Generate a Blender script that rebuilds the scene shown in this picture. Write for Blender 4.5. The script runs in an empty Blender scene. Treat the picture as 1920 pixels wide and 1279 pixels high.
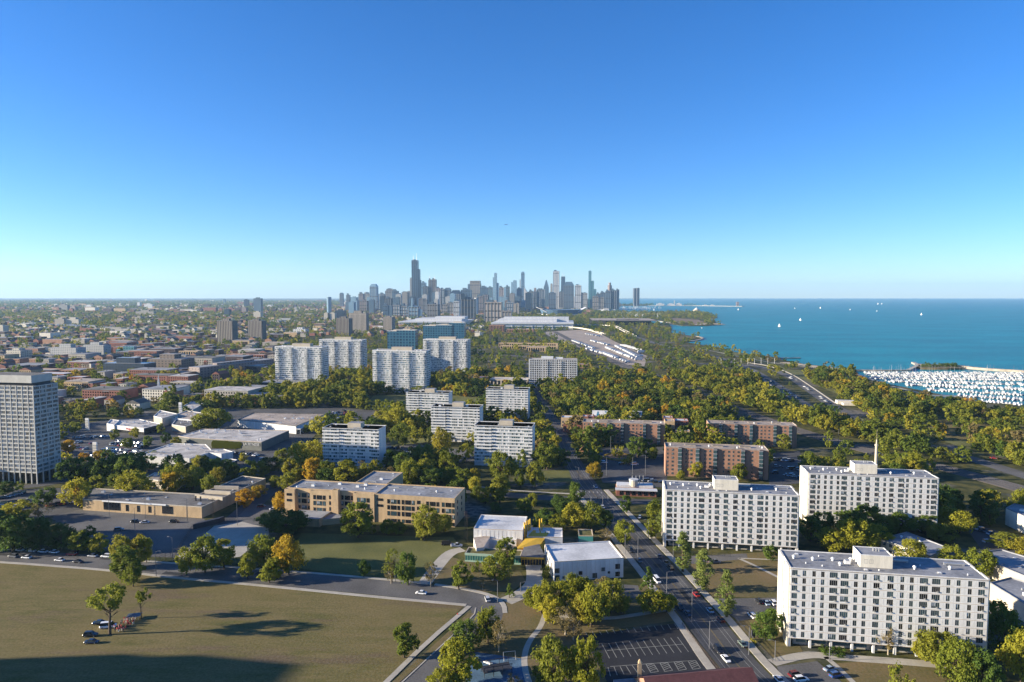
import bpy, math, random
from mathutils import Vector
# ------------------------------------------------------------------ camera, sky, sun, exposure
C = bpy.context.scene
F, CX, CY, HZ, H = 1280.0, 960.0, 639.5, 554.5, 120.0
PIT = math.atan((CY - HZ) / F)
cam = bpy.data.cameras.new("camera"); cam_o = bpy.data.objects.new("camera", cam)
C.collection.objects.link(cam_o); C.camera = cam_o
cam.sensor_width = 36; cam.lens = 36 * F / 1920; cam.clip_start = 1; cam.clip_end = 200000
cam_o.location = (0, 0, H); cam_o.rotation_euler = (math.pi / 2 - PIT, 0, 0)
SUN_EL, SUN_AZ = math.radians(14.2), math.radians(4.5)      # shadows run towards +X, a little away
w = bpy.data.worlds.new("World"); C.world = w; w.use_nodes = True
nt = w.node_tree; bg = nt.nodes["Background"]
sky = nt.nodes.new("ShaderNodeTexSky"); sky.sky_type = 'NISHITA'; sky.sun_disc = False
sky.sun_elevation = SUN_EL; sky.sun_rotation = math.radians(270) - SUN_AZ
sky.altitude = 0; sky.air_density = 0.8; sky.dust_density = 0.2; sky.ozone_density = 4.5
hs = nt.nodes.new("ShaderNodeHueSaturation"); hs.inputs['Saturation'].default_value = 1.18; hs.inputs['Hue'].default_value = .508
nt.links.new(sky.outputs[0], hs.inputs['Color']); nt.links.new(hs.outputs[0], bg.inputs[0])
bg.inputs[1].default_value = 0.081
sl = bpy.data.lights.new("sun", 'SUN'); sl.energy = 5.0; sl.angle = math.radians(0.55); sl.color = (1.0, 0.88, 0.69)
so = bpy.data.objects.new("sun", sl); C.collection.objects.link(so)
sd = Vector((math.cos(SUN_AZ) * math.cos(SUN_EL), math.sin(SUN_AZ) * math.cos(SUN_EL), -math.sin(SUN_EL)))
so.rotation_euler = sd.to_track_quat('-Z', 'Y').to_euler()
C.view_settings.view_transform = 'Standard'; C.view_settings.look = 'None'
C.view_settings.exposure = 1.56; C.view_settings.gamma = 1; C.view_settings.use_curve_mapping = False
C.cycles.max_bounces = 8; C.cycles.diffuse_bounces = 4; C.cycles.glossy_bounces = 2
C.cycles.transmission_bounces = 3; C.cycles.volume_bounces = 0; C.cycles.transparent_max_bounces = 6
C.cycles.use_denoising = True

# ------------------------------------------------------------------ where a point of the plan lies
R = random.Random(11)
cp, sp = math.cos(PIT), math.sin(PIT)
def G(x, y, z=0.0):
    dx = (x - CX) / F; dy = -(y - CY) / F
    t = (z - H) / (-sp + dy * cp)
    return Vector((dx * t, (cp + dy * sp) * t, z))
def run(P, th, bx, z):          # length along heading th from P until picture column bx
    k = (bx - CX) / F
    return (k * (P.y * cp + (H - z) * sp) - P.x) / (math.cos(th) - k * math.sin(th) * cp)
def pix(x, y, z=0.0):
    d = y * cp + (H - z) * sp
    return CX + F * x / d, CY - F * (y * sp + (z - H) * cp) / d if False else CY - F * ((z - H) * cp + y * sp) / d
TH = math.radians(-9.5)

# ------------------------------------------------------------------ mesh builder, tags
class MB:
    def __init__(s): s.v = []; s.f = []; s.m = []
    def poly(s, pts, m=0):
        n = len(s.v); s.v += [tuple(p) for p in pts]; s.f.append(tuple(range(n, n + len(pts)))); s.m.append(m)
    def box(s, x0, y0, z0, x1, y1, z1, m=0, mt=None, bottom=False):
        n = len(s.v); mt = m if mt is None else mt
        s.v += [(x0,y0,z0),(x1,y0,z0),(x1,y1,z0),(x0,y1,z0),(x0,y0,z1),(x1,y0,z1),(x1,y1,z1),(x0,y1,z1)]
        fs = [(0,1,5,4),(1,2,6,5),(2,3,7,6),(3,0,4,7)]
        for f in fs: s.f.append(tuple(n + i for i in f)); s.m.append(m)
        s.f.append((n+4,n+5,n+6,n+7)); s.m.append(mt)
        if bottom: s.f.append((n+3,n+2,n+1,n)); s.m.append(m)
    def prism(s, pts, z0, z1, ms=0, mt=None):
        n = len(s.v); k = len(pts); mt = ms if mt is None else mt
        a = sum(pts[i][0]*pts[(i+1)%k][1]-pts[(i+1)%k][0]*pts[i][1] for i in range(k))
        if a < 0: pts = pts[::-1]
        s.v += [(p[0],p[1],z0) for p in pts] + [(p[0],p[1],z1) for p in pts]
        for i in range(k):
            j = (i+1) % k; s.f.append((n+i,n+j,n+k+j,n+k+i)); s.m.append(ms)
        s.f.append(tuple(n+k+i for i in range(k))); s.m.append(mt)
    def cyl(s, x, y, z0, z1, r0, r1=None, n=8, m=0, cap=True):
        r1 = r0 if r1 is None else r1; b = len(s.v)
        for z, r in ((z0, r0), (z1, r1)):
            s.v += [(x+r*math.cos(2*math.pi*i/n), y+r*math.sin(2*math.pi*i/n), z) for i in range(n)]
        for i in range(n):
            j = (i+1) % n; s.f.append((b+i,b+j,b+n+j,b+n+i)); s.m.append(m)
        if cap: s.f.append(tuple(b+n+i for i in range(n))); s.m.append(m)
    def tube(s, pts, rad, n=5, m=0):
        b = len(s.v)
        for k, p in enumerate(pts):
            p = Vector(p); q = Vector(pts[min(k+1, len(pts)-1)]) - Vector(pts[max(k-1, 0)])
            q.normalize(); a = q.orthogonal().normalized(); c = q.cross(a)
            s.v += [tuple(p + rad[k]*(math.cos(2*math.pi*i/n)*a + math.sin(2*math.pi*i/n)*c)) for i in range(n)]
        for k in range(len(pts)-1):
            for i in range(n):
                j = (i+1) % n; s.f.append((b+k*n+i,b+k*n+j,b+(k+1)*n+j,b+(k+1)*n+i)); s.m.append(m)
        s.f.append(tuple(b+(len(pts)-1)*n+i for i in range(n))); s.m.append(m)
    def loft(s, secs, m=0, cap=True):     # secs: lists of equally many 3-D points
        b = len(s.v); n = len(secs[0])
        for q in secs: s.v += [tuple(p) for p in q]
        for k in range(len(secs)-1):
            for i in range(n):
                j = (i+1) % n; s.f.append((b+k*n+i,b+k*n+j,b+(k+1)*n+j,b+(k+1)*n+i)); s.m.append(m)
        if cap:
            s.f.append(tuple(b+i for i in reversed(range(n)))); s.m.append(m)
            e = b+(len(secs)-1)*n; s.f.append(tuple(e+i for i in range(n))); s.m.append(m)
    def mesh(s, name, mats, smooth=False):
        me = bpy.data.meshes.new(name); me.from_pydata(s.v, [], s.f)
        for m in mats: me.materials.append(m)
        me.polygons.foreach_set('material_index', s.m)
        if smooth: me.polygons.foreach_set('use_smooth', [True]*len(s.f))
        me.update(); return me
    def build(s, name, mats, parent=None, loc=(0,0,0), smooth=False, kind=None):
        return link(name, s.mesh(name, mats, smooth), parent, loc, 0, kind)
def link(name, me, parent=None, loc=(0,0,0), rz=0, kind=None):
    o = bpy.data.objects.new(name, me); C.collection.objects.link(o)
    o.location = loc
    if rz: o.rotation_euler = (0,0,rz)
    if parent: o.parent = parent
    if kind: o['kind'] = kind
    return o
def tag(o, label, cat, group=None):
    o['label'] = label; o['category'] = cat; o['kind'] = 'thing'
    if group: o['group'] = group
    return o
def thing(name, label, cat, loc=(0,0,0), rz=0, group=None):
    o = link(name, None, None, loc, rz); o.empty_display_size = 2
    return tag(o, label, cat, group)
def dup(root, loc, rz=0, label=None, scale=None, group=None, mats=None):
    def cp_(o, par):
        c = o.copy(); C.collection.objects.link(c)
        if par: c.parent = par
        for ch in o.children: cp_(ch, c)
        return c
    r = cp_(root, None); r.location = loc; r.rotation_euler = (0,0,rz)
    if scale: r.scale = scale if hasattr(scale, '__len__') else (scale,)*3
    if label: r['label'] = label
    if group: r['group'] = group
    return r
def structure(o): o['kind'] = 'structure'; return o
FOOT = []                                  # building footprints, to keep trees and cars out of them
def foot(P, th, w, d, pad=4):
    FOOT.append((P.x, P.y, math.cos(th), math.sin(th), w, d, pad))
def in_foot(x, y, extra=0):
    for (a, b, c, s_, w_, d_, pad) in FOOT:
        u = (x-a)*c + (y-b)*s_; v = -(x-a)*s_ + (y-b)*c; q = pad + extra
        if -q < u < w_+q and -q < v < d_+q: return True
    return False
def inside(x, y, pg):
    r = False; j = len(pg)-1
    for i in range(len(pg)):
        xi, yi = pg[i][0], pg[i][1]; xj, yj = pg[j][0], pg[j][1]
        if (yi > y) != (yj > y) and x < (xj-xi)*(y-yi)/(yj-yi)+xi: r = not r
        j = i
    return r

# ------------------------------------------------------------------ materials
def new_mat(name):
    m = bpy.data.materials.new(name); m.use_nodes = True
    return m, m.node_tree.nodes, m.node_tree.links, m.node_tree.nodes['Principled BSDF']
def mat(name, col, rough=0.8, var=0.18, scale=0.6, spec=0.3, col2=None, bump=0.0, metal=0.0, coords='Object', fine=None, streak=0):
    """a surface with two scales of wear"""
    m, N, L, b = new_mat(name)
    b.inputs['Roughness'].default_value = rough; b.inputs['Specular IOR Level'].default_value = spec
    b.inputs['Metallic'].default_value = metal
    tc = N.new('ShaderNodeTexCoord'); n1 = N.new('ShaderNodeTexNoise'); n2 = N.new('ShaderNodeTexNoise')
    n1.inputs['Scale'].default_value = scale; n1.inputs['Detail'].default_value = 6
    n2.inputs['Scale'].default_value = fine or scale*9; n2.inputs['Detail'].default_value = 4
    vec = tc.outputs[coords]
    if streak: mp = N.new('ShaderNodeMapping'); mp.inputs['Scale'].default_value = (1,1,streak); L.new(vec, mp.inputs[0]); vec = mp.outputs[0]
    L.new(vec, n1.inputs['Vector']); L.new(vec, n2.inputs['Vector'])
    ad = N.new('ShaderNodeMath'); ad.operation = 'MULTIPLY_ADD'; ad.inputs[1].default_value = 0.4
    L.new(n2.outputs[0], ad.inputs[0]); ml = N.new('ShaderNodeMath'); ml.operation = 'MULTIPLY'; ml.inputs[1].default_value = 0.6
    L.new(n1.outputs[0], ml.inputs[0]); L.new(ml.outputs[0], ad.inputs[2])
    rp = N.new('ShaderNodeValToRGB'); L.new(ad.outputs[0], rp.inputs[0])
    rp.color_ramp.elements[0].position = 0.36; rp.color_ramp.elements[1].position = 0.64
    c2 = col2 or tuple(min(1, c*(1+var)) for c in col); c1 = col if col2 else tuple(c*(1-var) for c in col)
    rp.color_ramp.elements[0].color = (*c1, 1); rp.color_ramp.elements[1].color = (*c2, 1)
    L.new(rp.outputs[0], b.inputs['Base Color'])
    if bump:
        bp = N.new('ShaderNodeBump'); bp.inputs['Strength'].default_value = bump; bp.inputs['Distance'].default_value = 0.3
        L.new(n2.outputs[0], bp.inputs['Height']); L.new(bp.outputs[0], b.inputs['Normal'])
    return m
def glass(name, col, rough=0.12, spec=0.8):
    m, N, L, b = new_mat(name); b.inputs['Roughness'].default_value = rough
    b.inputs['Specular IOR Level'].default_value = spec
    oi = N.new('ShaderNodeObjectInfo'); mx = N.new('ShaderNodeMix'); mx.data_type = 'RGBA'
    L.new(oi.outputs['Random'], mx.inputs[0]); mx.inputs[6].default_value = (*[c*0.6 for c in col], 1); mx.inputs[7].default_value = (*[c*1.5 for c in col], 1)
    L.new(mx.outputs[2], b.inputs['Base Color']); return m
def facade(name, wall, win, sx=3.0, sz=3.2, fx=0.5, fz=0.55, rough=0.5, spec=0.5):
    """far curtain walls: bays and floors too small to tell apart"""
    m, N, L, b = new_mat(name); b.inputs['Roughness'].default_value = rough; b.inputs['Specular IOR Level'].default_value = spec
    tc = N.new('ShaderNodeTexCoord'); se = N.new('ShaderNodeSeparateXYZ'); L.new(tc.outputs['Object'], se.inputs[0])
    def M(op, a, b_=None):
        q = N.new('ShaderNodeMath'); q.operation = op
        for i, t in enumerate((a, b_)):
            if t is None: continue
            if isinstance(t, (int, float)): q.inputs[i].default_value = t
            else: L.new(t, q.inputs[i])
        return q.outputs[0]
    xy = M('ADD', se.outputs[0], se.outputs[1])
    gx = M('LESS_THAN', M('FRACT', M('DIVIDE', xy, sx)), fx); gz = M('LESS_THAN', M('FRACT', M('DIVIDE', se.outputs[2], sz)), fz)
    g = M('MULTIPLY', gx, gz)
    wn = N.new('ShaderNodeTexWhiteNoise'); wn.noise_dimensions = '3D'; cb = N.new('ShaderNodeCombineXYZ')
    L.new(M('FLOOR', M('DIVIDE', xy, sx)), cb.inputs[0]); L.new(M('FLOOR', M('DIVIDE', se.outputs[2], sz)), cb.inputs[2]); L.new(cb.outputs[0], wn.inputs[0])
    mw = N.new('ShaderNodeMix'); mw.data_type = 'RGBA'; L.new(wn.outputs[0], mw.inputs[0])
    mw.inputs[6].default_value = (*[c*0.55 for c in win], 1); mw.inputs[7].default_value = (*[c*1.6 for c in win], 1)
    mx = N.new('ShaderNodeMix'); mx.data_type = 'RGBA'; L.new(g, mx.inputs[0]); mx.inputs[6].default_value = (*wall, 1); L.new(mw.outputs[2], mx.inputs[7])
    nz = N.new('ShaderNodeSeparateXYZ'); ge = N.new('ShaderNodeNewGeometry'); L.new(ge.outputs['Normal'], nz.inputs[0])
    top = M('GREATER_THAN', nz.outputs[2], 0.7); mt = N.new('ShaderNodeMix'); mt.data_type = 'RGBA'
    L.new(top, mt.inputs[0]); L.new(mx.outputs[2], mt.inputs[6]); mt.inputs[7].default_value = (0.26, 0.25, 0.24, 1)
    L.new(mt.outputs[2], b.inputs['Base Color']); return m
def leaf(name, cols, spread=0.12, trans=0.5):
    m, N, L, b = new_mat(name); out = N['Material Output']
    b.inputs['Roughness'].default_value = 0.65; b.inputs['Specular IOR Level'].default_value = 0.15
    oi = N.new('ShaderNodeObjectInfo'); tc = N.new('ShaderNodeTexCoord'); n = N.new('ShaderNodeTexNoise')
    n.inputs['Scale'].default_value = 0.35; n.inputs['Detail'].default_value = 3; L.new(tc.outputs['Object'], n.inputs['Vector'])
    s1 = N.new('ShaderNodeMath'); s1.operation = 'SUBTRACT'; L.new(n.outputs[0], s1.inputs[0]); s1.inputs[1].default_value = 0.5
    s2 = N.new('ShaderNodeMath'); s2.operation = 'MULTIPLY_ADD'; L.new(s1.outputs[0], s2.inputs[0]); s2.inputs[1].default_value = spread*6
    L.new(oi.outputs['Random'], s2.inputs[2])
    rp = N.new('ShaderNodeValToRGB'); L.new(s2.outputs[0], rp.inputs[0]); e = rp.color_ramp.elements
    e[0].color = (*cols[0], 1); e[1].color = (*cols[-1], 1)
    for i in range(1, len(cols)-1):
        q = e.new(i/(len(cols)-1)); q.color = (*cols[i], 1)
    L.new(rp.outputs[0], b.inputs['Base Color'])
    t = N.new('ShaderNodeBsdfTranslucent'); L.new(rp.outputs[0], t.inputs[0]); ms = N.new('ShaderNodeMixShader')
    ms.inputs[0].default_value = trans; L.new(b.outputs[0], ms.inputs[1]); L.new(t.outputs[0], ms.inputs[2]); L.new(ms.outputs[0], out.inputs[0])
    return m
M = {}
M['panel'] = mat('white_panel', (.62,.61,.59), .6, .16, .5, streak=.12)
M['panel_warm'] = mat('cream_wall', (.62,.57,.47), .7, .14, .5, streak=.12)
M['tower_concrete'] = mat('pale_tower_concrete', (.43,.42,.385), .8, .1, .3)
M['ballast'] = mat('track_ballast', (.12,.10,.085), .95, .35, .1)
M['bay_paint'] = mat('bay_paint', (.27,.265,.235), .7, .3, .6)
M['gold_edge'] = mat('golden_roof_edge', (.50,.33,.14), .6, .1, .5)
M['lamp_grey'] = mat('lamp_post_grey', (.16,.16,.165), .5, .1, 1)
M['boat_white'] = mat('white_boat_hull', (.55,.55,.54), .5, .1, .3)
M['trailer'] = mat('trailer_white', (.55,.55,.55), .6, .1, .2)
M['beige'] = mat('beige_concrete', (.46,.40,.31), .8, .1, .3)
M['joint'] = mat('beige_joint', (.46,.38,.30), .8, .1, .5)
M['roof_grey'] = mat('grey_roof_felt', (.21,.215,.23), .85, .38, .07)
M['roof_dark'] = mat('dark_roof_felt', (.12,.115,.11), .9, .5, .06)
M['roof_tan'] = mat('tan_roof_gravel', (.30,.25,.21), .9, .4, .06)
M['roof_white'] = mat('white_roof_membrane', (.50,.50,.50), .6, .2, .1)
M['roof_patchy'] = mat('patched_white_roof', (.24,.22,.205), .8, .3, .13, col2=(.56,.53,.49))
M['tan_brick'] = mat('tan_brick', (.43,.31,.18), .85, .2, .4, streak=.3)
M['brown_brick'] = mat('brown_brick', (.33,.18,.118), .85, .22, .35, streak=.3)
M['red_brick'] = mat('red_brick', (.23,.095,.07), .85, .2, .3)
M['dark_brick'] = mat('dark_brick', (.07,.05,.055), .85, .2, .3)
M['concrete'] = mat('concrete', (.36,.33,.28), .85, .15, .15)
M['asphalt'] = mat('asphalt', (.066,.065,.067), .85, .35, .06, fine=1.5)
M['asphalt_old'] = mat('worn_asphalt', (.10,.096,.094), .9, .35, .06, fine=1.5)
M['asphalt_new'] = mat('fresh_asphalt', (.022,.022,.025), .8, .35, .08, fine=1.5)
M['line'] = mat('road_paint', (.24,.235,.22), .7, .2, .8)
M['yellow_line'] = mat('yellow_road_paint', (.20,.15,.06), .7, .2, .8)
M['win'] = glass('window_glass', (.042,.078,.088))
M['fitness_wall'] = mat('grey_green_cladding', (.13,.135,.12), .8, .15, .2)
M['yard'] = mat('truck_yard_gravel', (.30,.245,.20), .95, .25, .03)
M['win_dark'] = glass('dark_window_glass', (.012,.014,.018))
M['win_blue'] = glass('blue_window_glass', (.03,.12,.19), .1, .9)
M['curtain'] = mat('window_curtain', (.30,.33,.34), .9, .2, 2)
M['frame'] = mat('grey_window_frame', (.18,.18,.18), .5, .05, 1)
M['white_frame'] = mat('white_metal', (.7,.7,.69), .5, .05, 1)
M['metal'] = mat('galvanised_metal', (.45,.45,.45), .4, .15, 1, metal=.6)
M['dark_metal'] = mat('dark_metal', (.04,.04,.045), .5, .2, 1)
M['yellow'] = mat('yellow_paint', (.62,.38,.04), .6, .1, .5)
M['teal_glass'] = glass('teal_glass', (.05,.22,.19))
M['green_panel'] = mat('pale_green_panel', (.30,.42,.33), .5, .1, .5)
M['sedum'] = mat('planted_roof', (.11,.10,.03), .95, .4, .5)
M['bark'] = mat('bark', (.07,.05,.035), .95, .3, 3)
M['bark_pale'] = mat('pale_bark', (.32,.27,.2), .95, .3, 3)
M['rubber'] = mat('dark_rubber', (.015,.015,.016), .8, .1, 2)
M['stone'] = mat('breakwater_stone', (.34,.29,.23), .95, .35, .12)
M['sand'] = mat('beach_sand', (.44,.36,.25), .95, .15, .05)
M['soil'] = mat('bare_soil', (.17,.115,.07), .95, .3, .1)
def field_mat():
    m, N, L, b = new_mat('dry_field_grass'); b.inputs['Roughness'].default_value = .95; b.inputs['Specular IOR Level'].default_value = .1
    tc = N.new('ShaderNodeTexCoord'); mp = N.new('ShaderNodeMapping'); mp.inputs['Rotation'].default_value = (0,0,.35); mp.inputs['Scale'].default_value = (.35,1.6,1); L.new(tc.outputs['Object'], mp.inputs[0])
    def noise(s, d, v): n = N.new('ShaderNodeTexNoise'); n.inputs['Scale'].default_value = s; n.inputs['Detail'].default_value = d; n.inputs['Roughness'].default_value = .65; L.new(v, n.inputs['Vector']); return n.outputs[0]
    def ramp(f, a, c, p0, p1): r = N.new('ShaderNodeValToRGB'); L.new(f, r.inputs[0]); e = r.color_ramp.elements; e[0].position = p0; e[1].position = p1; e[0].color = (*a,1); e[1].color = (*c,1); return r.outputs[0]
    def mix(f, a, c): x = N.new('ShaderNodeMix'); x.data_type = 'RGBA'; L.new(f, x.inputs[0]); L.new(a, x.inputs[6]); L.new(c, x.inputs[7]); return x.outputs[2]
    o = tc.outputs['Object']; fine = noise(1.1, 6, o); st = noise(.16, 6, mp.outputs[0])
    green = ramp(fine, (0.068,0.067,0.019), (0.131,0.121,0.038), .3, .7); straw = ramp(fine, (0.118,0.092,0.036), (0.199,0.159,0.071), .3, .7); dirt = ramp(fine, (0.093,0.067,0.038), (0.168,0.124,0.076), .3, .7)
    c = mix(ramp(st, (0,0,0), (1,1,1), .36, .62), green, straw); c = mix(ramp(noise(.022, 7, o), (0,0,0), (1,1,1), .42, .62), c, straw); c = mix(ramp(noise(.045, 8, mp.outputs[0]), (0,0,0), (.9,.9,.9), .56, .66), c, dirt)
    L.new(c, b.inputs['Base Color']); bp = N.new('ShaderNodeBump'); bp.inputs['Strength'].default_value = .35; bp.inputs['Distance'].default_value = .3; L.new(fine, bp.inputs['Height']); L.new(bp.outputs[0], b.inputs['Normal']); return m
M['field'] = field_mat(); M['field_old'] = mat('dry_field_grass', (.165,.135,.050), .95, .3, .022, col2=(.27,.215,.095), bump=.3, fine=.9)
M['lawn'] = mat('lawn_grass', (.065,.075,.017), .95, .3, .05, col2=(.145,.138,.038), bump=.3, fine=1.2)
M['parkgrass'] = mat('worn_park_grass', (.09,.083,.026), .95, .3, .05, col2=(.175,.118,.055), bump=.3, fine=1.0)
M['blue_rubber'] = mat('blue_safety_surface', (.07,.13,.20), .9, .25, .2)
LG = {'g': leaf('dark_green_leaves', [(0.064,0.112,0.019),(0.101,0.156,0.024),(0.144,0.196,0.030)]),
      'm': leaf('green_leaves', [(0.124,0.158,0.019),(0.190,0.218,0.024),(0.267,0.273,0.030)]),
      'y': leaf('yellow_green_leaves', [(0.183,0.204,0.019),(0.281,0.276,0.025),(0.407,0.364,0.037)]),
      'o': leaf('golden_leaves', [(0.351,0.260,0.021),(0.463,0.315,0.027),(0.505,0.288,0.027)]),
      'b': leaf('brownish_leaves', [(0.183,0.151,0.058),(0.239,0.185,0.068),(0.239,0.199,0.037)]),
      'p': leaf('grey_green_leaves', [(0.170,0.212,0.050),(0.218,0.259,0.062),(0.278,0.298,0.070)]),
      'mix': leaf('mixed_autumn_leaves', [(0.065,0.104,0.015),(0.104,0.141,0.017),(0.161,0.196,0.023),(0.116,0.149,0.020),(0.222,0.240,0.028),(0.139,0.170,0.023),(0.302,0.292,0.028),(0.176,0.201,0.025),(0.418,0.342,0.029)], .03),
      'olive': leaf('olive_leaves', [(0.157,0.178,0.020),(0.220,0.229,0.027),(0.292,0.274,0.030),(0.333,0.284,0.029)], .05)}
# ------------------------------------------------------------------ the setting: land, lake, roads, lawns
def land_mat():
    m, N, L, b = new_mat('land'); b.inputs['Roughness'].default_value = .95; b.inputs['Specular IOR Level'].default_value = .1
    tc = N.new('ShaderNodeTexCoord')
    def noise(s, d=5):
        n = N.new('ShaderNodeTexNoise'); n.inputs['Scale'].default_value = s; n.inputs['Detail'].default_value = d
        L.new(tc.outputs['Object'], n.inputs['Vector']); return n.outputs[0]
    def ramp(fac, a, c, p0=.4, p1=.6):
        r = N.new('ShaderNodeValToRGB'); L.new(fac, r.inputs[0]); r.color_ramp.elements[0].position = p0; r.color_ramp.elements[1].position = p1
        r.color_ramp.elements[0].color = (*a, 1); r.color_ramp.elements[1].color = (*c, 1); return r.outputs[0]
    grass = ramp(noise(.12), (.035,.042,.014), (.10,.09,.03)); pave = ramp(noise(.3), (.07,.068,.066), (.19,.175,.16))
    mx = N.new('ShaderNodeMix'); mx.data_type = 'RGBA'
    L.new(ramp(noise(.018, 8), (0,0,0), (1,1,1), .54, .66), mx.inputs[0]); L.new(grass, mx.inputs[6]); L.new(pave, mx.inputs[7])
    L.new(mx.outputs[2], b.inputs['Base Color']); return m
def lake_mat():
    m, N, L, b = new_mat('lake_water'); b.inputs['Base Color'].default_value = (.008,.085,.12,1); b.inputs['Roughness'].default_value = .35
    b.inputs['Specular IOR Level'].default_value = .09
    tc = N.new('ShaderNodeTexCoord'); mp = N.new('ShaderNodeMapping'); mp.inputs['Rotation'].default_value = (0,0,.5); mp.inputs['Scale'].default_value = (1,2.2,1)
    L.new(tc.outputs['Object'], mp.inputs[0]); n = N.new('ShaderNodeTexNoise'); n.inputs['Scale'].default_value = .09; n.inputs['Detail'].default_value = 7
    L.new(mp.outputs[0], n.inputs['Vector']); bp = N.new('ShaderNodeBump'); bp.inputs['Strength'].default_value = .55; bp.inputs['Distance'].default_value = 3
    L.new(n.outputs[0], bp.inputs['Height']); L.new(bp.outputs[0], b.inputs['Normal'])
    n2 = N.new('ShaderNodeTexNoise'); n2.inputs['Scale'].default_value = .004; n2.inputs['Detail'].default_value = 6; L.new(mp.outputs[0], n2.inputs['Vector'])
    ad = N.new('ShaderNodeMath'); ad.operation = 'MULTIPLY_ADD'; L.new(n.outputs[0], ad.inputs[0]); ad.inputs[1].default_value = .5; 
    sc = N.new('ShaderNodeMath'); sc.operation = 'MULTIPLY'; L.new(n2.outputs[0], sc.inputs[0]); sc.inputs[1].default_value = .5; L.new(sc.outputs[0], ad.inputs[2])
    r = N.new('ShaderNodeValToRGB'); L.new(ad.outputs[0], r.inputs[0]); e = r.color_ramp.elements
    e[0].position = .40; e[1].position = .60; e[0].color = (.0,.125,.155,1); e[1].color = (.0,.22,.25,1)  # wind streaks and glints put into the water colour
    L.new(r.outputs[0], b.inputs['Base Color']); return m
M['land'] = land_mat(); M['lake'] = lake_mat()
FAR = 30000
shore_px = [(1960,771),(1897,758),(1817,753),(1805,743),(1767,740),(1717,730),(1655,718),(1617,708),(1601,695.5),(1593,693),(1560,688),(1530,685),
 (1505,682),(1490,678),(1465,675),(1462,671),(1434,667),(1392,662),(1378,660),(1351,652),(1326,648),(1288,642),(1288,638),(1317,634),(1309,631),(1267,626),
 (1257,623),(1259,612),(1253,608),(1215,604),(1210,600),(1235,600),(1245,605),(1280,611),(1320,611),(1353,609),(1335,601),(1317,599),(1346,595),(1320,588),
 (1309,585),(1261,586),(1225,587),(1180,586),(1150,585),(1142,579),(1160,576.5),(1165,573.6),(1214,573.4),(1214,570.8),(1166,570.3),(1160,566),(1157,561)]
land = MB(); pts = [(-FAR,-2500,0),(1500,-2500,0),(900,350,0)] + [tuple(G(*p)) for p in shore_px] + [(6500,FAR,0),(-FAR,FAR,0)]
SHORE = [(p[0],p[1]) for p in pts]
land.poly(pts)
for i in range(2, len(pts)-3):                       # the shore drops to the water
    a, b_ = pts[i], pts[i+1]; land.poly([a, (a[0],a[1],-1.6), (b_[0],b_[1],-1.6), b_])
structure(land.build('ground', [M['land']]))
lk = MB(); lk.poly([(-3000,-2500,-1.4),(FAR,-2500,-1.4),(FAR,FAR,-1.4),(-3000,FAR,-1.4)]); structure(lk.build('lake', [M['lake']]))
KEEP = []                                            # plan polygons where no scattered tree or house may stand
def sheet(name, px, m, z=.04, keep=True, th=0):
    ps = [G(*p) for p in px]; b = MB()
    if th: b.prism([(p.x,p.y) for p in ps], 0, z, 0)
    else:
        a = sum(ps[i].x*ps[(i+1)%len(ps)].y-ps[(i+1)%len(ps)].x*ps[i].y for i in range(len(ps)))
        if a < 0: ps = ps[::-1]
        b.poly([(p.x,p.y,z) for p in ps])
    if keep: KEEP.append([(p.x,p.y) for p in ps])
    return structure(b.build(name, [M[m]]))
def smooth(ps, n=3):
    for _ in range(n):
        q = [ps[0]]
        for a, b in zip(ps, ps[1:]): q += [a*.75+b*.25, a*.25+b*.75]
        ps = q + [ps[-1]]
    return ps
def offs(ps, d):
    out = []
    for i, p in enumerate(ps):
        t = ps[min(i+1,len(ps)-1)] - ps[max(i-1,0)]; n = Vector((t.y,-t.x,0)).normalized(); out.append(p + n*d)
    return out
def ribbon(name, px, width, m, z0=0.0, z1=.03, off=0, keep=True, world=None, sm=2, ret=False, wide=0):
    ps = world or smooth([G(*p) for p in px], sm); L_, R_ = offs(ps, off-width/2), offs(ps, off+width/2); b = MB()
    for i in range(len(ps)-1):
        b.poly([(L_[i].x,L_[i].y,z1),(R_[i].x,R_[i].y,z1),(R_[i+1].x,R_[i+1].y,z1),(L_[i+1].x,L_[i+1].y,z1)])
        if z1-z0 > .08:
            b.poly([(R_[i].x,R_[i].y,z0),(R_[i+1].x,R_[i+1].y,z0),(R_[i+1].x,R_[i+1].y,z1),(R_[i].x,R_[i].y,z1)])
            b.poly([(L_[i+1].x,L_[i+1].y,z0),(L_[i].x,L_[i].y,z0),(L_[i].x,L_[i].y,z1),(L_[i+1].x,L_[i+1].y,z1)])
    if wide: L_, R_ = offs(ps, off-width/2-wide), offs(ps, off+width/2+wide)
    if keep: KEEP.append([(p.x,p.y) for p in L_] + [(p.x,p.y) for p in R_[::-1]])
    o = structure(b.build(name, [M[m] if isinstance(m, str) else m]))
    return (o, ps) if ret else o
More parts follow.
